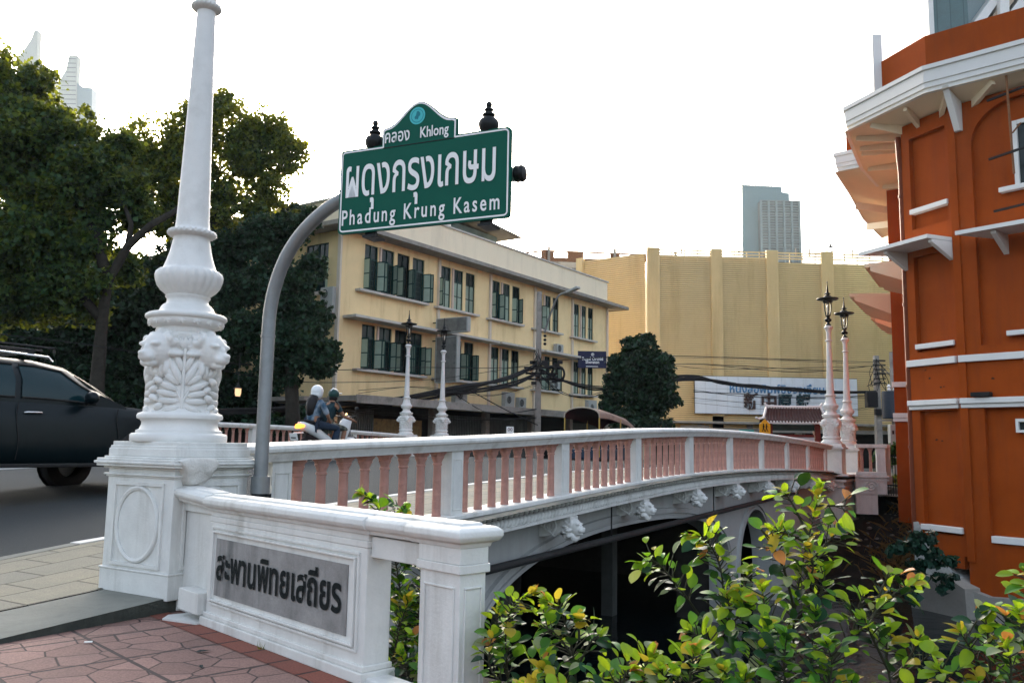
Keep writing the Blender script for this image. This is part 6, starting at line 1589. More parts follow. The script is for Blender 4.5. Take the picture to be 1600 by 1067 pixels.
DT = pmat('dark teal shirt', (.012, .035, .045), .8, .15, 8, .2, 20); CAMO = pmat('camouflage cloth', (.16, .17, .13), .85, .1, 8, col2=(.03, .035, .03), mixscale=14)
DEN = pmat('blue and white striped cloth', (.035, .085, .14), .8, .2, 6, col2=(.26, .31, .36), mixscale=7); WCL = pmat('white cloth', (.6, .62, .66), .8, .1, 6, .1, 20)
def J(x, z, lean, arms, foot_x, sc_=1.0):
    d = {}; hz = z
    d['pelvis'] = ((x, 0, hz), (.13, .16)); d['belly'] = ((x+.05*lean, 0, hz+.18), (.115, .15)); d['chest'] = ((x+.14*lean, 0, hz+.37), (.11, .16)); d['neck'] = ((x+.20*lean, 0, hz+.51), .055)
    d['head0'] = ((x+.24*lean, 0, hz+.59), .075); d['head1'] = ((x+.27*lean, 0, hz+.69), (.095, .085))
    for s, y in (('L', 1), ('R', -1)):
        d['sh'+s] = ((x+.14*lean, y*.19, hz+.47), .062); d['el'+s] = ((x+arms[0], y*(.24+arms[4]), hz+arms[1]), .043); d['wr'+s] = ((x+arms[2], y*arms[5], hz+arms[3]), .030)
        d['hip'+s] = ((x+.05, y*.10, hz-.02), .095); d['kn'+s] = ((foot_x+.08, y*.20, hz-.08), .066); d['an'+s] = ((foot_x, y*.17, hz-.46), .042); d['toe'+s] = ((foot_x+.16, y*.19, hz-.51), .034)
    return d
base_m = B(u_m, w_m, mz)
pr, h = person('rider in dark teal shirt, camouflage shorts and dark cap helmet steering the scooter', base_m, J(-.12, .80, 1.0, (.30, .20, .58, .13, .06, .30), .26), dict(shirt=DT, trousers=CAMO, sleeve=.7, leg=.12))
m = MB(); m.sph(h+Vector((-.015, 0, .02)), (.135, .118, .125), 18, 12); he = m.build('helmet', pmat('dark green helmet', (.012, .05, .045), .3, .05), pr, smooth=3.1)
m = MB(); m.sph(h+Vector((.14, 0, .045)), (.09, .10, .016), 14, 8); m.tube([h+Vector((-.12, 0, .09)), h+Vector((-.03, 0, .146)), h+Vector((.07, 0, .125)), h+Vector((.12, 0, .06))], .022, 8); m.build('helmet_peak', WHT, he, smooth=3.1)
m = MB(); m.sph(h+Vector((-.03, 0, -.06)), (.105, .098, .10), 14, 10); m.build('hair', HAIR, pr, smooth=3.1)
pr, h = person('passenger with white round helmet and long dark hair in blue and white top', base_m, J(-.50, .82, .35, (.16, .18, .33, .05, .05, .20), .02), dict(shirt=DEN, trousers=pmat('dark denim', (.02, .035, .06), .8, .15, 8), sleeve=.98, leg=.9))
m = MB(); m.sph(h+Vector((0, 0, .03)), (.148, .135, .15), 20, 14); m.sph(h+Vector((-.01, 0, -.03)), (.14, .13, .12), 18, 10); m.build('helmet', WHT, pr, smooth=3.1)
m = MB(); m.tube([h+Vector((-.09, 0, -.08)), h+Vector((-.13, 0, -.2)), h+Vector((-.16, 0, -.34)), h+Vector((-.17, 0, -.48)), h+Vector((-.16, 0, -.56))], [.10, .13, .13, .10, .03], 14); m.build('hair', HAIR, pr, smooth=3.1)

# ================================================================ songthaew, poles, cables, small signs
st = thing('songthaew', 'covered pickup taxi with arched canvas roof beyond the balustrade', 'vehicle', at_y(924, 700, 38).xy.to_3d()+Vector((0, 0, .25)), BRZ)
CANV = pmat('dusty canvas', (.26, .20, .16), .85, .2, 3, dirt=(.09, .06, .05), dirt_amt=.7, dscale=2); INK = pmat('dark red lining', (.05, .015, .015), .8, .2, 3)
m = MB(); n = 12; xs = [-1.0, 0, 1.2, 2.2, 3.0]; zt_ = [2.75, 2.74, 2.62, 2.5, 2.25]; v = []; f = []
for x, z in zip(xs, zt_):
    for k in range(n+1): a = math.pi*k/n; v.append((x, .86*math.cos(a), z-.42+.42*math.sin(a)**.8 if 0 < k < n else z-.46))
for i in range(len(xs)-1):
    for k in range(n): f.append((i*(n+1)+k, i*(n+1)+k+1, (i+1)*(n+1)+k+1, (i+1)*(n+1)+k))
m.add(v, f); m.build('roof', CANV, st, smooth=3.1, fixn=False)
m = MB(); v2 = [(a[0], a[1]*.97, a[2]-.03) for a in v]; m.add(v2, f); m.build('roof_lining', INK, st, smooth=3.1, fixn=False)
m = MB(); m.tube([v[k] for k in range(n+1)], .03, 6); m.build('roof_rim', pmat('pale rim', (.45, .38, .3), .6, .1), st)
for x, y in ((-.98, .84), (-.98, -.84), (1.3, -.84), (1.3, .84)):
    m = MB(); m.tube([(x, y, .6), (x, y, 2.3)], .03, 8); m.build('post', pmat('yellow post', (.5, .34, .08), .5, .1), st)
m = MB(); m.box(-1.05, 1.5, -.85, .85, .5, .95); m.box(1.55, 3.2, -.8, .8, .45, 1.05); m.box(1.6, 2.7, -.75, .75, 1.05, 1.75); m.build('body', pmat('dark blue truck body', (.02, .04, .07), .35, .1), st, bevel=.05)
for x in (-.3, 2.5):
    for y in (-.75, .75):
        q = MB(); q.lathe([(.12, -.09), (.32, -.1), (.34, 0), (.32, .1), (.12, .09)], 18); o = q.build('wheel', BLACK, st, smooth=.8); o.matrix_local = Matrix.Translation((x, y, .34)) @ Matrix.Rotation(math.pi/2, 4, 'X')
def pole_at(label, px, Y, py_top, w=.3, zb=-.25):
    p = at_y(px, 600, Y); t = thing('utility_pole', label, 'pole', (p.x, p.y, zb), R_(20)); zt = at_y(px, py_top, Y).z-zb
    m = MB(); s = w/2; m.add([(-s, -s, 0), (s, -s, 0), (s, s, 0), (-s, s, 0), (-s*.72, -s*.72, zt), (s*.72, -s*.72, zt), (s*.72, s*.72, zt), (-s*.72, s*.72, zt)], [(0, 3, 2, 1), (4, 5, 6, 7), (0, 1, 5, 4), (1, 2, 6, 5), (2, 3, 7, 6), (3, 0, 4, 7)])
    m.build('shaft', CONC, t, bevel=.02); return t, p, zt
UP, upp, uzt = pole_at('concrete utility pole with street light before the yellow shophouse', 841, 52, 456, .40)
def rel(t, px, py, Y): return at_y(px, py, Y)-t.location
UP.rotation_euler = (0, 0, 0)
m = MB(); m.tube(cr([rel(UP, 851, 520, 51.8), rel(UP, 857, 500, 51.6), rel(UP, 868, 470, 51.2), rel(UP, 876, 460, 51), rel(UP, 888, 456, 50.8)], 4), .06, 8); m.build('lamp_arm', STEEL, UP, smooth=.9)
a = rel(UP, 887, 457, 50.8); b = rel(UP, 904, 449, 50.2); m = MB(); m.bar(a, b, .34, .16); m.build('lamp_head', GREYBOX, UP, bevel=.04)
m = MB(); q = random.Random(4)
for k in range(3): m.box(-.9+.1*k, 1.5-.3*k, -.32, -.22, rel(UP, 841, 575+9*k, 52).z-.06, rel(UP, 841, 575+9*k, 52).z+.06)
for k in range(16):
    x = q.uniform(-.8, 1.6); z = rel(UP, 841, q.uniform(563, 602), 52).z; m.box(x-.16, x+.16, -.5, -.2, z-.09, z+.09)
m.build('cable_box', CABLE, UP, bevel=.02)
for (px, py, r) in ((872, 584, .42), (862, 580, .3)):
    m = MB(); c = rel(UP, px, py, 51.6)
    for k in range(4): m.tube([c+Vector((r*(1-.07*k)*math.cos(2*math.pi*i/24), -.05*k, r*1.15*(1-.07*k)*math.sin(2*math.pi*i/24))) for i in range(25)], .03, 5, cap=False)
    m.build('cable_coil', CABLE, UP, smooth=.9, fixn=False)
m = MB()
for k in range(10):
    a = Vector((q.uniform(-.3, .3), -.3, rel(UP, 841, q.uniform(540, 570), 52).z)); b = Vector((q.uniform(-1.2, 1.2), -.3, rel(UP, 841, q.uniform(575, 605), 52).z)); c = (a+b)/2-Vector((q.uniform(-.3, .3), 0, q.uniform(.3, .8)))
    m.tube(cr([a, c, b], 5), .022, 5)
m.build('loose_wires', CABLE, UP, smooth=.9, fixn=False)
m = MB(); c = rel(UP, 849, 525, 51.8)
for k in range(3): m.sph(c+Vector((.1, -.1, -.25*k)), (.1, .1, .09), 8, 6)
m.build('insulator', IRON, UP, smooth=3.1)
RP, rpp, rzt = pole_at('grey utility pole with wires beside the orange building', 1370, 56, 556, .42); RP.rotation_euler = (0, 0, 0)
m = MB()
for k in range(6):
    z = rel(RP, 1370, 564+7*k, 56).z; m.box(-.3, .5, -.3, -.22, z-.04, z+.04)
for k in range(12):
    a = Vector((q.uniform(-.2, .3), -.3, rel(RP, 1370, q.uniform(560, 585), 56).z)); b = Vector((q.uniform(-.9, 1.1), -.3, rel(RP, 1370, q.uniform(600, 625), 56).z)); c = (a+b)/2+Vector((q.uniform(-.5, .5), 0, q.uniform(-.6, .3)))
    m.tube(cr([a, c, b], 5), .022, 5)
m.build('loose_wires', CABLE, RP, smooth=.9, fixn=False)
m = MB(); z = rel(RP, 1370, 625, 56).z; m.box(-.9, -.2, -.6, -.1, z-.5, z+.5); m.box(-.35, .3, -.5, -.2, z-1.0, z-.6); m.build('cable_box', CABLE, RP, bevel=.03)
tb = thing('transformer', 'dark transformer drum on a post between pole and orange building', 'transformer', at_y(1391, 600, 54).xy.to_3d()+Vector((0, 0, -.2)))
z = at_y(1391, 632, 54).z+.2; m = MB(); m.lathe([(.5, z-.9), (.55, z-.85), (.55, z+.75), (.5, z+.85)], 18); m.build('drum', pmat('dark blue drum', (.02, .03, .045), .5, .2), tb, smooth=.7)
m = MB(); m.tube([(.3, .3, 0), (.3, .3, z+3.4)], .16, 8); m.box(-.7, .7, -.1, .4, z-1.05, z-.95); m.build('mast', CONC, tb)
for k, x in enumerate((-.1, .25)): m = MB(); m.lathe([(.06, z+.85), (.12, z+.95), (.06, z+1.05), (.12, z+1.15), (.04, z+1.3)], 10, (x, 0)); m.build('insulator', WHITEP, tb, smooth=.8)
eb = thing('electric_box', 'small pale meter box standing above the hedge by the orange building', 'box', at_y(1396, 680, 40)); m = MB(); m.box(-.2, .2, -.15, .15, -.5, .5); m.build('casing', GREYBOX, eb, bevel=.02)
m = MB(); m.box(-.12, -.03, -.16, -.15, .05, .22); m.box(.03, .12, -.16, -.15, .05, .22); m.build('meter', BLACK, eb); m = MB(); m.box(-.05, .05, -.05, .05, -2.2, -.5); m.build('stand', CONC, eb)

def cable(label, pts, r, name='cable', strands=1, spread=.1, group=None, seed=0):
    q = random.Random(seed); P = [at_y(*p) for p in pts]; base = P[0].copy()
    o_ = MB()
    for s in range(strands):
        off_ = [Vector((0, q.uniform(-spread, spread), q.uniform(-spread, spread))) for p in P]
        o_.tube(cr([p-base+d for p, d in zip(P, off_)], 6), r*(q.uniform(.6, 1.2) if strands > 1 else 1), 6)
    o = o_.build(name, CABLE, None, smooth=.9, fixn=False); o.location = base
    tag(o, label, 'cable', group)
    return o
cable('thickest sagging bundle of black cables left of the utility pole', [(838, 572, 51.6), (790, 590, 50), (712, 608, 47), (640, 622, 44), (594, 628, 43), (500, 634, 40), (414, 640, 38), (320, 644, 36)], .062, 'cable_bundle', 8, .16, None, 1)
cable('second black cable bundle hanging below the thickest one at the pole', [(838, 585, 51.6), (800, 600, 50), (730, 612, 48), (660, 622, 45.5), (560, 640, 43), (450, 655, 40)], .05, 'cable_bundle', 4, .12, None, 2)
cable('black cable bundle drooping from the pole past the hotel sign', [(845, 580, 51.6), (880, 596, 52), (930, 606, 53), (1000, 604, 54), (1083, 592, 55), (1150, 600, 56)], .05, 'cable_bundle', 4, .14, None, 3)
cable('black cable bundle crossing the white newspaper sign', [(1010, 590, 55), (1083, 589, 56), (1130, 597, 56), (1180, 604, 56), (1240, 609, 56), (1300, 612, 56), (1368, 612, 55.8)], .07, 'cable_bundle', 7, .12, None, 4)
cable('upper taut wire over the golden building front', [(850, 566, 51.6), (1000, 558, 54), (1180, 562, 56), (1370, 566, 55.8)], .02, 'wire', 2, .12, None, 5)
cable('lower wire pair over the golden building front', [(1000, 566, 55), (1100, 572, 56), (1250, 578, 56), (1370, 576, 55.8)], .02, 'wire', 3, .35, None, 6)
cable('thin wire crossing the newspaper sign between its two lines of letters', [(1083, 608, 56), (1180, 616, 56), (1280, 619, 56), (1368, 618, 55.8)], .022, 'wire', 3, .2, None, 7)
cable('wire crossing the lower part of the newspaper sign', [(1080, 628, 57), (1180, 634, 57), (1300, 638, 57), (1368, 630, 55.8)], .014, 'wire', 2, .3, None, 8)
cable('thin wire across the yellow wall behind the two distant lamp posts', [(345, 566, 34), (500, 578, 38), (640, 574, 42), (760, 575, 47), (838, 573, 51.6)], .018, 'wire', 1, 0, None, 9)
cable('low thin wire in front of the dense tree and yellow wall', [(0, 522, 30), (200, 548, 32), (420, 592, 36), (560, 597, 40), (700, 590, 46), (838, 568, 51.6)], .016, 'wire', 1, 0, None, 10)
cable('wire from the pole sagging under the second floor sills', [(838, 600, 51.6), (770, 618, 50), (700, 612, 48), (640, 605, 45), (560, 612, 42)], .022, 'wire', 2, .12, None, 11)
cable('wire drooping right of the pole to the yellow building end', [(846, 590, 51.6), (880, 612, 54), (920, 617, 57), (960, 606, 60)], .025, 'wire', 3, .2, None, 12)
cable('slanting pale guy wire before the dark shops', [(735, 610, 47), (790, 640, 49), (840, 664, 51.5)], .03, 'wire', 1, 0, None, 13)
cable('wire loop hanging before the awning left of the pole', [(700, 606, 47), (720, 625, 47.5), (760, 642, 48.5), (800, 646, 50), (838, 640, 51.6)], .02, 'wire', 2, .15, None, 14)
cable('wire running low along the shop awning', [(560, 640, 43), (660, 650, 46), (760, 652, 49), (838, 655, 51.5)], .02, 'wire', 2, .15, None, 15)
cable('wire from pole top down to the third floor wall', [(1372, 575, 55.8), (1385, 580, 50), (1400, 590, 45)], .02, 'wire', 3, .3, None, 16)
# pedestrian crossing sign, direction sign, little number board
ps = thing('pedestrian_sign', 'yellow pentagon sign with black walking figures beside the gate', 'sign', at_y(1195, 666, 42))
YS = pmat('yellow sign sheet', (.72, .37, .015), .5, .06)
m = MB(); m.prism_y([(-.27, -.38), (.27, -.38), (.27, .10), (0, .36), (-.27, .10)], -.02, .02); m.build('board', YS, ps)
m = MB()
for x in (-.07, .08):
    m.sph((x, -.03, .10), (.035, .012, .035), 8, 6); m.bar((x, -.03, .06), (x-.01, -.03, -.10), .06, .012, (0, 1, 0)); m.bar((x, -.03, -.10), (x+.07, -.03, -.26), .03, .012, (0, 1, 0)); m.bar((x, -.03, -.10), (x-.07, -.03, -.25), .03, .012, (0, 1, 0)); m.bar((x, -.03, .04), (x+.08, -.03, -.04), .022, .012, (0, 1, 0))
m.build('figure', LETTER, ps)
m = MB(); m.tube([(0, .04, -2.6), (0, .04, .2)], .04, 8); m.build('post', STEEL, ps)
gs_ = thing('direction_sign', 'small turquoise road sign half hidden by the balustrade left of the yellow sign', 'sign', at_y(1166, 676, 46))
m = MB(); m.box(-.40, .42, -.02, .02, -.22, .17); m.build('board', pmat('turquoise sheet', (.05, .30, .27), .5, .08), gs_)
m = MB(); m.prism_y([(-.36, .02), (-.24, .12), (-.24, .06), (-.12, .06), (-.12, -.02), (-.24, -.02), (-.24, -.08)], -.03, -.021); m.box(-.02, .34, -.03, -.021, -.03, .03); m.build('arrow', WHITEP, gs_)
m = MB(); m.tube([(0, .04, -2.9), (0, .04, .1)], .04, 8); m.build('post', STEEL, gs_)
nb = thing('number_board', 'tiny white board with two dark marks on the road beyond the handrail', 'sign', at_y(797, 671, 40))
m = MB(); m.box(-.17, .17, -.02, .02, -.18, .14); m.build('board', WHITEP, nb); text('lettering', "00", LETTER, nb, (-.11, -.021, -.07), (1, 0, 0), (0, 0, 1), .22, .22, bold=.01)
m = MB(); m.tube([(0, .03, -1.6), (0, .03, -.18)], .025, 6); m.build('post', STEEL, nb)
# green black fence by the orange building
fe = thing('fence', 'dark green bar fence between the bridge end and the orange building', 'fence', (0, 0, 0))
fa, fb = at_y(1366, 745, 30.5), at_y(1412, 745, 29.0); ztop = at_y(1390, 711, 29.8).z; zbot = -.35
d_ = (fb-fa); d_.z = 0; Lf = d_.length; d_.normalize(); FEN = pmat('fence green', (.012, .035, .028), .5, .15)
m = MB(); x = 0
while x < Lf: p = fa+d_*x; m.tube([(p.x, p.y, zbot), (p.x, p.y, ztop)], .014, 6); x += .125
m.build('bars', FEN, fe)
m = MB()
for z in (ztop-.02, zbot+.5, zbot+.12): m.bar((fa.x, fa.y, z), (fb.x, fb.y, z), .05, .05)
m.build('rail', FEN, fe)
# bits of light in the dark shops
lt = thing('shrine_lamp', 'small warm lamp glowing in the dark shop behind the motorbike', 'lamp', at_y(541, 655, 41.6))
GLOW = pmat('warm glow', (.8, .5, .2), .5, .02, emis=(1, .55, .2), estr=2.5)
m = MB(); m.lathe([(.05, -.30), (.09, -.26), (.10, .12), (.05, .2), (.02, .3)], 12); m.build('glass', GLOW, lt, smooth=.8); m = MB(); m.lathe([(.12, -.9), (.1, -.5), (.06, -.31)], 12); m.build('base', IRON, lt)
hl = thing('hanging_lantern', 'small pale lantern hanging under the dense tree right of the near lamp post', 'lantern', at_y(372, 610, 33))
m = MB(); m.lathe([(.09, -.22), (.12, -.1), (.12, .08)], 12); m.build('glass', pmat('lantern glass', (.6, .42, .25), .4, .05, emis=(1, .6, .3), estr=.25), hl, smooth=.8); m = MB(); m.lathe([(.2, .08), (.05, .18), (.02, .3)], 12); m.tube([(0, 0, .3), (0, 0, 1.5)], .012, 5); m.build('cap', IRON, hl)
# the bird over the golden roof
bi = thing('bird', 'tiny dark bird flying above the satellite dish', 'bird', at_y(1298, 386, 60))
m = MB(); m.sph((0, 0, 0), (.16, .06, .06), 10, 8); m.sph((.17, 0, .03), (.05, .04, .045), 8, 6); m.add([(.05, 0, .03), (-.08, 0, .03), (-.12, .22, .18), (-.16, .42, .12), (.0, .25, .16)], [(0, 1, 2, 3, 4)]); m.add([(.05, 0, .03), (-.08, 0, .03), (-.12, -.22, .18), (-.16, -.42, .12), (.0, -.25, .16)], [(4, 3, 2, 1, 0)]); m.add([(-.14, .03, 0), (-.14, -.03, 0), (-.32, -.06, -.02), (-.32, .06, -.02)], [(0, 1, 2, 3)]); m.build('body', BLACK, bi, smooth=3.1)
# ================================================================ glossy shrubs in front
SLM = [leafmat('dark glossy leaf', (.010, .045, .018), .38, .2, .45, (.05, .12, .01)), leafmat('green glossy leaf', (.055, .185, .022), .42, .36, .4, (.22, .42, .015)),
       leafmat('lime young leaf', (.26, .42, .028), .42, .48, .3, (.46, .62, .02)), leafmat('yellow leaf', (.46, .36, .03), .4, .45, .25, (.7, .52, .04)), leafmat('orange leaf', (.50, .20, .06), .4, .42, .25, (.75, .30, .06)),
       leafmat('pale backed leaf', (.26, .30, .16), .5, .3, .2, (.4, .45, .12))]
STEM = pmat('shrub stem', (.035, .035, .018), .7, .25, 20)
_st = [0, .12, .3, .5, .7, .87, 1.0]; _wd = [.03, .26, .43, .5, .46, .28, .0]
def shrub_leaf(V, F, MI, p, d, up, L, Wd, mi, q):
    d = d.normalized(); s = d.cross(up)
    if s.length < .05: s = d.orthogonal()
    s.normalize(); n = s.cross(d); bend = q.uniform(-.15, .60); fold = q.uniform(.05, .42); b = len(V)
    V.append(p-d*.012)                         # petiole tip
    for t, w in zip(_st, _wd):
        c = p+d*(t*L)-n*(bend*L*t*t)
        if t in (0, 1.0): V.append(c); continue
        for k in (-1, -.5, 0, .5, 1): V.append(c+s*(k*w*Wd)+n*(abs(k)*fold*w*Wd))
    i0 = b+1; rows = [[i0]]+[[b+2+5*r+k for k in range(5)] for r in range(5)]+[[b+2+25]]
    for k in range(4): F.append((rows[0][0], rows[1][k+1], rows[1][k])); MI.append(mi)
    for r in range(1, 5):
        for k in range(4): F.append((rows[r][k], rows[r][k+1], rows[r+1][k+1], rows[r+1][k])); MI.append(mi)
    for k in range(4): F.append((rows[5][k], rows[5][k+1], rows[6][0])); MI.append(mi)
def shrub(label, stems, seed, leaf=.070, dens=1.0, young=.5, base=None):
    """stems: list of (list of (px,py,Y), bare fraction)"""
    q = random.Random(seed); P0_ = at_y(*stems[0][0][0]); t = thing('shrub', label, 'shrub', P0_, 0, 'glossy leaved shrubs on the canal bank')
    V = []; F = []; MI = []; sm = MB()
    for pts, bare in stems:
        P = cr([at_y(*p)-P0_ for p in pts], 6); n = len(P)
        sm.tube(P, [.0065*(1-.65*i/n) for i in range(n)], 6)
        Ls = sum((P[i+1]-P[i]).length for i in range(n-1)); cnt = int(Ls*(1-bare)/.0090*dens); ph = q.uniform(0, 6)
        for k in range(cnt):
            f_ = bare+(1-bare)*(k+.5)/cnt; x = f_*(n-1); i = min(int(x), n-2); p = P[i].lerp(P[i+1], x-i); ax = (P[i+1]-P[i]).normalized()
            e = ax.orthogonal().normalized(); g = ax.cross(e); a = ph+k*2.4+q.uniform(-.4, .4); out = e*math.cos(a)+g*math.sin(a)
            tip = f_ > 1-.25*(1-bare)
            d = out*(1.0 if not tip else .75)+ax*(q.uniform(.2, .7) if not tip else q.uniform(.5, 1.3))+Vector((0, 0, q.uniform(-.25, .35)))
            side_len = q.uniform(0, .08) if not tip else 0
            p2 = p+out*side_len+ax*side_len*.6
            if side_len > .02: sm.tube([p, p2], .003, 4)
            up = Vector((q.uniform(-.6, .6), q.uniform(-.7, .3), 1))
            yv = (f_-bare)/(1-bare)*.75+q.uniform(-.25, .35)
            r = q.random()
            if yv > young+.18: mi = 3 if r < .22 else (4 if r < .34 else 2)
            elif yv > young-.12: mi = 2 if r < .55 else (1 if r < .8 else (5 if r < .88 else 3))
            else: mi = 1 if r < .45 else (0 if r < .9 else 5)
            L = leaf*q.choice([q.uniform(.4, .8), q.uniform(.7, 1.2), q.uniform(.8, 1.1)])*(.8 if tip else 1); shrub_leaf(V, F, MI, p2, d, up, L, L*q.uniform(.58, .78), mi, q)
    me = bpy.data.meshes.new('foliage'); me.from_pydata([v[:] for v in V], [], F)
    for m_ in SLM: me.materials.append(m_)
    me.polygons.foreach_set('material_index', MI); me.polygons.foreach_set('use_smooth', [True]*len(F)); me.update()
    o = bpy.data.objects.new('foliage', me); link(o); o.parent = t
    sm.build('stem', STEM, t, smooth=.9, fixn=False)
    return t
Y1 = 3.7
shrub('tallest bright shrub reaching up to the bridge cornice with yellow and orange tips',
      [([(1262, 1230, Y1), (1245, 1080, Y1), (1240, 980, Y1), (1250, 900, Y1), (1268, 820, Y1), (1282, 755, Y1)], .30), ([(1243, 960, Y1), (1225, 890, Y1-.05), (1207, 850, Y1-.1), (1222, 825, Y1-.1)], .2), ([(1252, 885, Y1), (1290, 850, Y1+.1), (1318, 822, Y1+.1)], .25),
       ([(1243, 970, Y1), (1280, 930, Y1-.1), (1290, 890, Y1-.1)], .2), ([(1262, 835, Y1), (1240, 790, Y1+.05), (1225, 768, Y1+.05)], .3), ([(1275, 790, Y1), (1300, 790, Y1), (1325, 790, Y1)], .3), ([(1240, 1020, Y1), (1200, 960, Y1-.1), (1190, 915, Y1-.1)], .2), ([(1262, 850, Y1), (1235, 835, Y1-.1), (1205, 828, Y1-.1)], .3), ([(1246, 930, Y1), (1270, 890, Y1-.12), (1262, 850, Y1-.1)], .1)], 41, young=.42)
shrub('shrub with a long branch of yellow leaves arching left before the dark arch',
      [([(1140, 1230, 3.9), (1130, 1080, 3.9), (1125, 990, 3.9), (1130, 920, 3.9), (1120, 870, 3.9), (1098, 840, 3.9), (1075, 838, 3.9)], .38), ([(1125, 1010, 3.9), (1085, 950, 3.85), (1055, 910, 3.8), (1025, 878, 3.8), (1000, 880, 3.8)], .3), ([(1130, 960, 3.9), (1160, 920, 3.9), (1172, 888, 3.9)], .15),
       ([(1125, 1030, 3.9), (1100, 1000, 3.7), (1075, 985, 3.7)], .2), ([(1128, 990, 3.9), (1155, 960, 3.7), (1165, 930, 3.7)], .1), ([(1128, 1000, 3.9), (1140, 960, 3.75), (1135, 925, 3.7)], .1)], 42, young=.52)
shrub('low shrub left of the dark arch opening beside the white end pier',
      [([(800, 1230, 3.9), (795, 1080, 3.9), (790, 1000, 3.9), (800, 950, 3.9), (838, 922, 3.9)], .3), ([(795, 1060, 3.9), (775, 1000, 3.9), (780, 945, 3.9)], .15), ([(900, 1230, 3.8), (900, 1080, 3.8), (893, 1010, 3.8), (875, 955, 3.8), (850, 935, 3.8)], .35), ([(898, 1050, 3.8), (925, 1000, 3.8), (938, 995, 3.8)], .3), ([(896, 1030, 3.8), (870, 990, 3.75), (842, 978, 3.75)], .3), ([(800, 1100, 3.8), (835, 1050, 3.7), (860, 1030, 3.7)], .15), ([(795, 1080, 3.8), (765, 1040, 3.8), (770, 990, 3.8)], .1), ([(900, 1110, 3.8), (870, 1060, 3.65), (845, 1045, 3.6)], .1), ([(905, 1000, 3.8), (905, 975, 3.8), (908, 965, 3.8)], .1)], 43, young=.5, dens=1.1)
shrub('lowest row of shrub tips along the bottom edge in front of the arch',
      [([(1000, 1230, 3.5), (1000, 1100, 3.5), (1005, 1050, 3.5), (1022, 1018, 3.5)], .35), ([(950, 1230, 3.4), (955, 1110, 3.4), (975, 1060, 3.4), (990, 1045, 3.4)], .35), ([(1060, 1230, 3.4), (1070, 1110, 3.4), (1080, 1050, 3.4), (1085, 1010, 3.4)], .3), ([(930, 1230, 3.5), (925, 1120, 3.5), (935, 1070, 3.5), (955, 1055, 3.5)], .3), ([(1040, 1230, 3.4), (1045, 1120, 3.4), (1040, 1065, 3.4), (1030, 1045, 3.4)], .3), ([(1120, 1230, 3.3), (1130, 1130, 3.3), (1125, 1080, 3.3), (1130, 1045, 3.3)], .3), ([(860, 1230, 3.5), (865, 1120, 3.5), (880, 1075, 3.5)], .3), ([(820, 1230, 3.4), (820, 1120, 3.4), (815, 1070, 3.4)], .3)], 44, young=.4, dens=1.3)
shrub('dark dense shrub at the foot of the tallest one',
      [([(1180, 1230, 3.4), (1185, 1100, 3.4), (1190, 1020, 3.4), (1200, 975, 3.4)], .2), ([(1230, 1230, 3.3), (1232, 1110, 3.3), (1225, 1040, 3.3), (1230, 990, 3.3)], .2), ([(1290, 1230, 3.3), (1288, 1110, 3.3), (1300, 1040, 3.3), (1290, 1000, 3.3)], .2), ([(1160, 1230, 3.3), (1160, 1110, 3.3), (1165, 1050, 3.3)], .2), ([(1320, 1230, 3.3), (1325, 1120, 3.3), (1335, 1060, 3.3)], .2), ([(1255, 1230, 3.5), (1262, 1100, 3.5), (1270, 1000, 3.5), (1275, 950, 3.5)], .3), ([(1215, 1230, 3.2), (1210, 1130, 3.2), (1205, 1080, 3.2)], .1), ([(1265, 1230, 3.2), (1270, 1130, 3.2), (1262, 1075, 3.2)], .1)], 45, young=.85, dens=1.2)
shrub('shrub with a slanting branch between the tallest one and the bare foundation',
      [([(1260, 1150, 3.6), (1290, 1050, 3.6), (1330, 1000, 3.6), (1365, 960, 3.6), (1400, 925, 3.6), (1438, 905, 3.6)], .35), ([(1365, 960, 3.6), (1380, 915, 3.6), (1392, 895, 3.6)], .2), ([(1400, 1230, 3.5), (1395, 1100, 3.5), (1385, 1020, 3.5), (1390, 985, 3.5)], .45), ([(1395, 1080, 3.5), (1425, 1020, 3.5), (1440, 990, 3.5)], .35), ([(1390, 1050, 3.5), (1365, 1000, 3.5), (1350, 965, 3.5)], .3), ([(1410, 1230, 3.4), (1430, 1120, 3.4), (1445, 1075, 3.4)], .3), ([(1330, 1000, 3.6), (1340, 955, 3.6), (1350, 925, 3.6)], .3), ([(1395, 1060, 3.5), (1430, 1040, 3.5), (1455, 1020, 3.5)], .4)], 46, young=.55, dens=.75)
shrub('shrub in the lower right corner with yellow tips before the canal water',
      [([(1550, 1230, 3.3), (1550, 1100, 3.3), (1545, 1010, 3.3), (1538, 950, 3.3)], .3), ([(1600, 1230, 3.2), (1605, 1080, 3.2), (1600, 1000, 3.2), (1590, 950, 3.2)], .3), ([(1550, 1080, 3.3), (1520, 1020, 3.3), (1500, 985, 3.3)], .3), ([(1480, 1230, 3.3), (1490, 1120, 3.3), (1475, 1060, 3.3), (1465, 1045, 3.3)], .3), ([(1520, 1230, 3.2), (1525, 1120, 3.2), (1530, 1060, 3.2)], .2), ([(1570, 1230, 3.1), (1575, 1120, 3.1), (1580, 1040, 3.1), (1570, 1000, 3.1)], .2), ([(1620, 1230, 3.3), (1630, 1080, 3.3), (1620, 940, 3.3), (1605, 890, 3.3)], .4), ([(1550, 1040, 3.3), (1570, 985, 3.3), (1572, 960, 3.3)], .2)], 47, young=.5, dens=1.0)
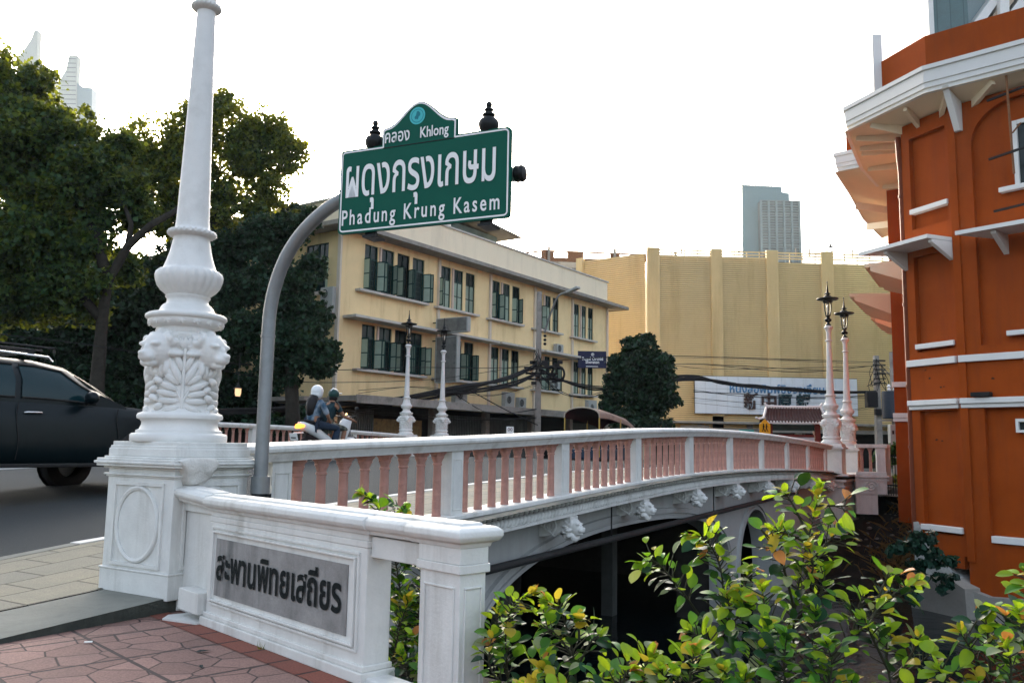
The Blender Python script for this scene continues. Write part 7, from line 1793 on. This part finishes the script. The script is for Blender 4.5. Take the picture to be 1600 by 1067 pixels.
shrub('shrub seen through the gap in the name wall with tips above the coping',
      [([(650, 1230, 4.9), (640, 1080, 4.9), (632, 980, 4.95), (622, 900, 5.0), (605, 830, 5.05), (585, 785, 5.1), (562, 770, 5.1)], .1), ([(640, 1050, 4.9), (655, 960, 4.9), (665, 900, 4.9), (655, 850, 4.95), (628, 795, 5.0)], .1), ([(600, 1100, 4.8), (620, 1000, 4.8), (640, 930, 4.8)], .05), ([(690, 1150, 4.8), (670, 1050, 4.75), (645, 990, 4.7)], .05), ([(660, 1150, 4.7), (640, 1060, 4.6), (625, 1020, 4.55)], .05), ([(620, 1130, 4.9), (615, 1040, 4.9), (628, 960, 4.9), (660, 940, 4.9)], .05), ([(600, 830, 5.05), (618, 805, 5.05), (632, 796, 5.05)], .2), ([(690, 1100, 4.9), (672, 1000, 4.9), (640, 950, 4.9), (610, 915, 4.9)], .05), ([(600, 1050, 5), (640, 1000, 5), (670, 960, 5), (690, 900, 5)], .05)], 48, young=.72, dens=1.3)
# ivy on the broken foundation, dry grass on the earth bank
iv = thing('ivy_plant', 'dark green climbing plant hanging over the broken foundation wall', 'plant', at_y(1440, 880, 20.6)); q = random.Random(9); cl = []
for (px, py, r) in ((1425, 850, 22), (1450, 865, 24), (1475, 885, 20), (1440, 895, 24), (1462, 910, 18), (1478, 915, 12), (1400, 860, 18), (1430, 925, 18), (1490, 905, 8), (1455, 840, 14)):
    for k in range(5): cl.append((at_y(px+q.uniform(-r, r)*.7, py+q.uniform(-r, r)*.6, 20.5+q.uniform(-.25, .15))-iv.location, r*20.6/FPX*.42))
leaf_cloud('foliage', cl, 1600, .15, leafmat('ivy leaf', (.010, .040, .024), .45, .12, .4, (.03, .06, .01)), iv, 33, flat=.3)
dg_ = MB(); q = random.Random(6)
for k in range(900):
    u = q.uniform(19.2, 25.5); w = -q.uniform(.8, 6.0); c = q.choice([(21.5, -3.2), (22.5, -4.6), (20.6, -2.2), (23.5, -2.8)])
    u = c[0]+q.gauss(0, .7); w = c[1]+q.gauss(0, .6); t_ = min(1, max(0, (26.5-u)/8.1)); kk = min(1, max(0, (t_-.1)/.9)); z = -.25*.2-2.75*kk**.85-.02
    p = B(u, w, z); d = Vector((q.gauss(0, .25), q.gauss(0, .25), q.uniform(.15, .5))); s = Vector((q.uniform(-1, 1), q.uniform(-1, 1), 0)).normalized()*.012
    dg_.add([p-s, p+s, p+d*.6+s*.6+Vector((0, 0, .02)), p+d+Vector((d.x, d.y, -.1))*.3], [(0, 1, 2, 3)])
o = dg_.build('dry_grass', leafmat('dry grass', (.14, .085, .03), .7, .3, .3, (.2, .12, .04)), None, fixn=False); o['kind'] = 'stuff'
rb = MB(); q = random.Random(8)
for k in range(260):
    u = q.uniform(20, 25.8); w = -q.uniform(.3, 6.5); t_ = min(1, max(0, (26.5-u)/8.1)); kk = min(1, max(0, (t_-.1)/.9)); z = -2.75*kk**.85-.05-.02*abs(w)
    r = q.uniform(.04, .12); rb.sph(B(u, w, z), (r, r*q.uniform(.6, 1), r*.6), 6, 4)
o = rb.build('rubble', pmat('rubble', (.16, .14, .12), .95, .4, 8), None, fixn=False); o['kind'] = 'stuff'
# fallen leaves on the paving, grass tuft by the wall foot
for (px, py, lab, rz) in ((317, 1017, 'dark fallen leaf on the red paving nearest the name wall corner', .4), (314, 1041, 'small dark scrap lying closest to the bottom of the paving', 2.0)):
    p = at_z(px, py, .103); t = MB(); L = .045 if py < 1030 else .028
    t.add([Vector(v) for v in ((-L, 0, 0), (-L*.3, L*.45, .006), (L*.5, L*.35, .003), (L, 0, .004), (L*.3, -L*.4, .007), (-L*.4, -L*.35, .002))], [tuple(range(6))])
    o = t.build('fallen_leaf', pmat('dead leaf', (.02, .03, .03), .7, .2), None); o.location = p; o.rotation_euler = (0, 0, rz); tag(o, lab, 'leaf', 'litter on the paving')
for (px, py, lab) in ((138, 1003, 'white scrap of litter on the red paving under the concrete step'), (245, 951, 'pale small scrap lying close to the lamp pedestal step')):
    p = at_z(px, py, .104); t = MB(); t.box(-.022, .022, -.009, .009, 0, .006); o = t.build('litter', WHITEP, None); o.location = p; o.rotation_euler = (0, 0, .3); tag(o, lab, 'litter', 'litter on the paving')
t = thing('grass_tuft', 'tiny green grass tuft at the foot of the name wall', 'grass', SWp(.86, -.035, .0)); q = random.Random(2); m = MB()
for k in range(16):
    a = q.uniform(0, 6.3); x = q.uniform(-.04, .04); h_ = q.uniform(.03, .08); m.add([(x, 0, 0), (x+.004, 0, 0), (x+.02*math.cos(a), .012*math.sin(a)-.01, h_)], [(0, 1, 2)])
m.build('blade', LEAFM, t, fixn=False)

# ================================================================ air
hz_ = MB(); hz_.box(-420, 420, -40, 560, -4.0, 190)
hzm = bpy.data.materials.new('haze'); hzm.use_nodes = True; t = hzm.node_tree; t.nodes.clear()
pv = t.nodes.new('ShaderNodeVolumePrincipled'); pv.inputs['Density'].default_value = .00014; pv.inputs['Color'].default_value = (.80, .92, 1.0, 1); pv.inputs['Anisotropy'].default_value = .35
mo_ = t.nodes.new('ShaderNodeOutputMaterial'); t.links.new(pv.outputs[0], mo_.inputs['Volume'])
o = hz_.build('haze', hzm, None); o['kind'] = 'stuff'
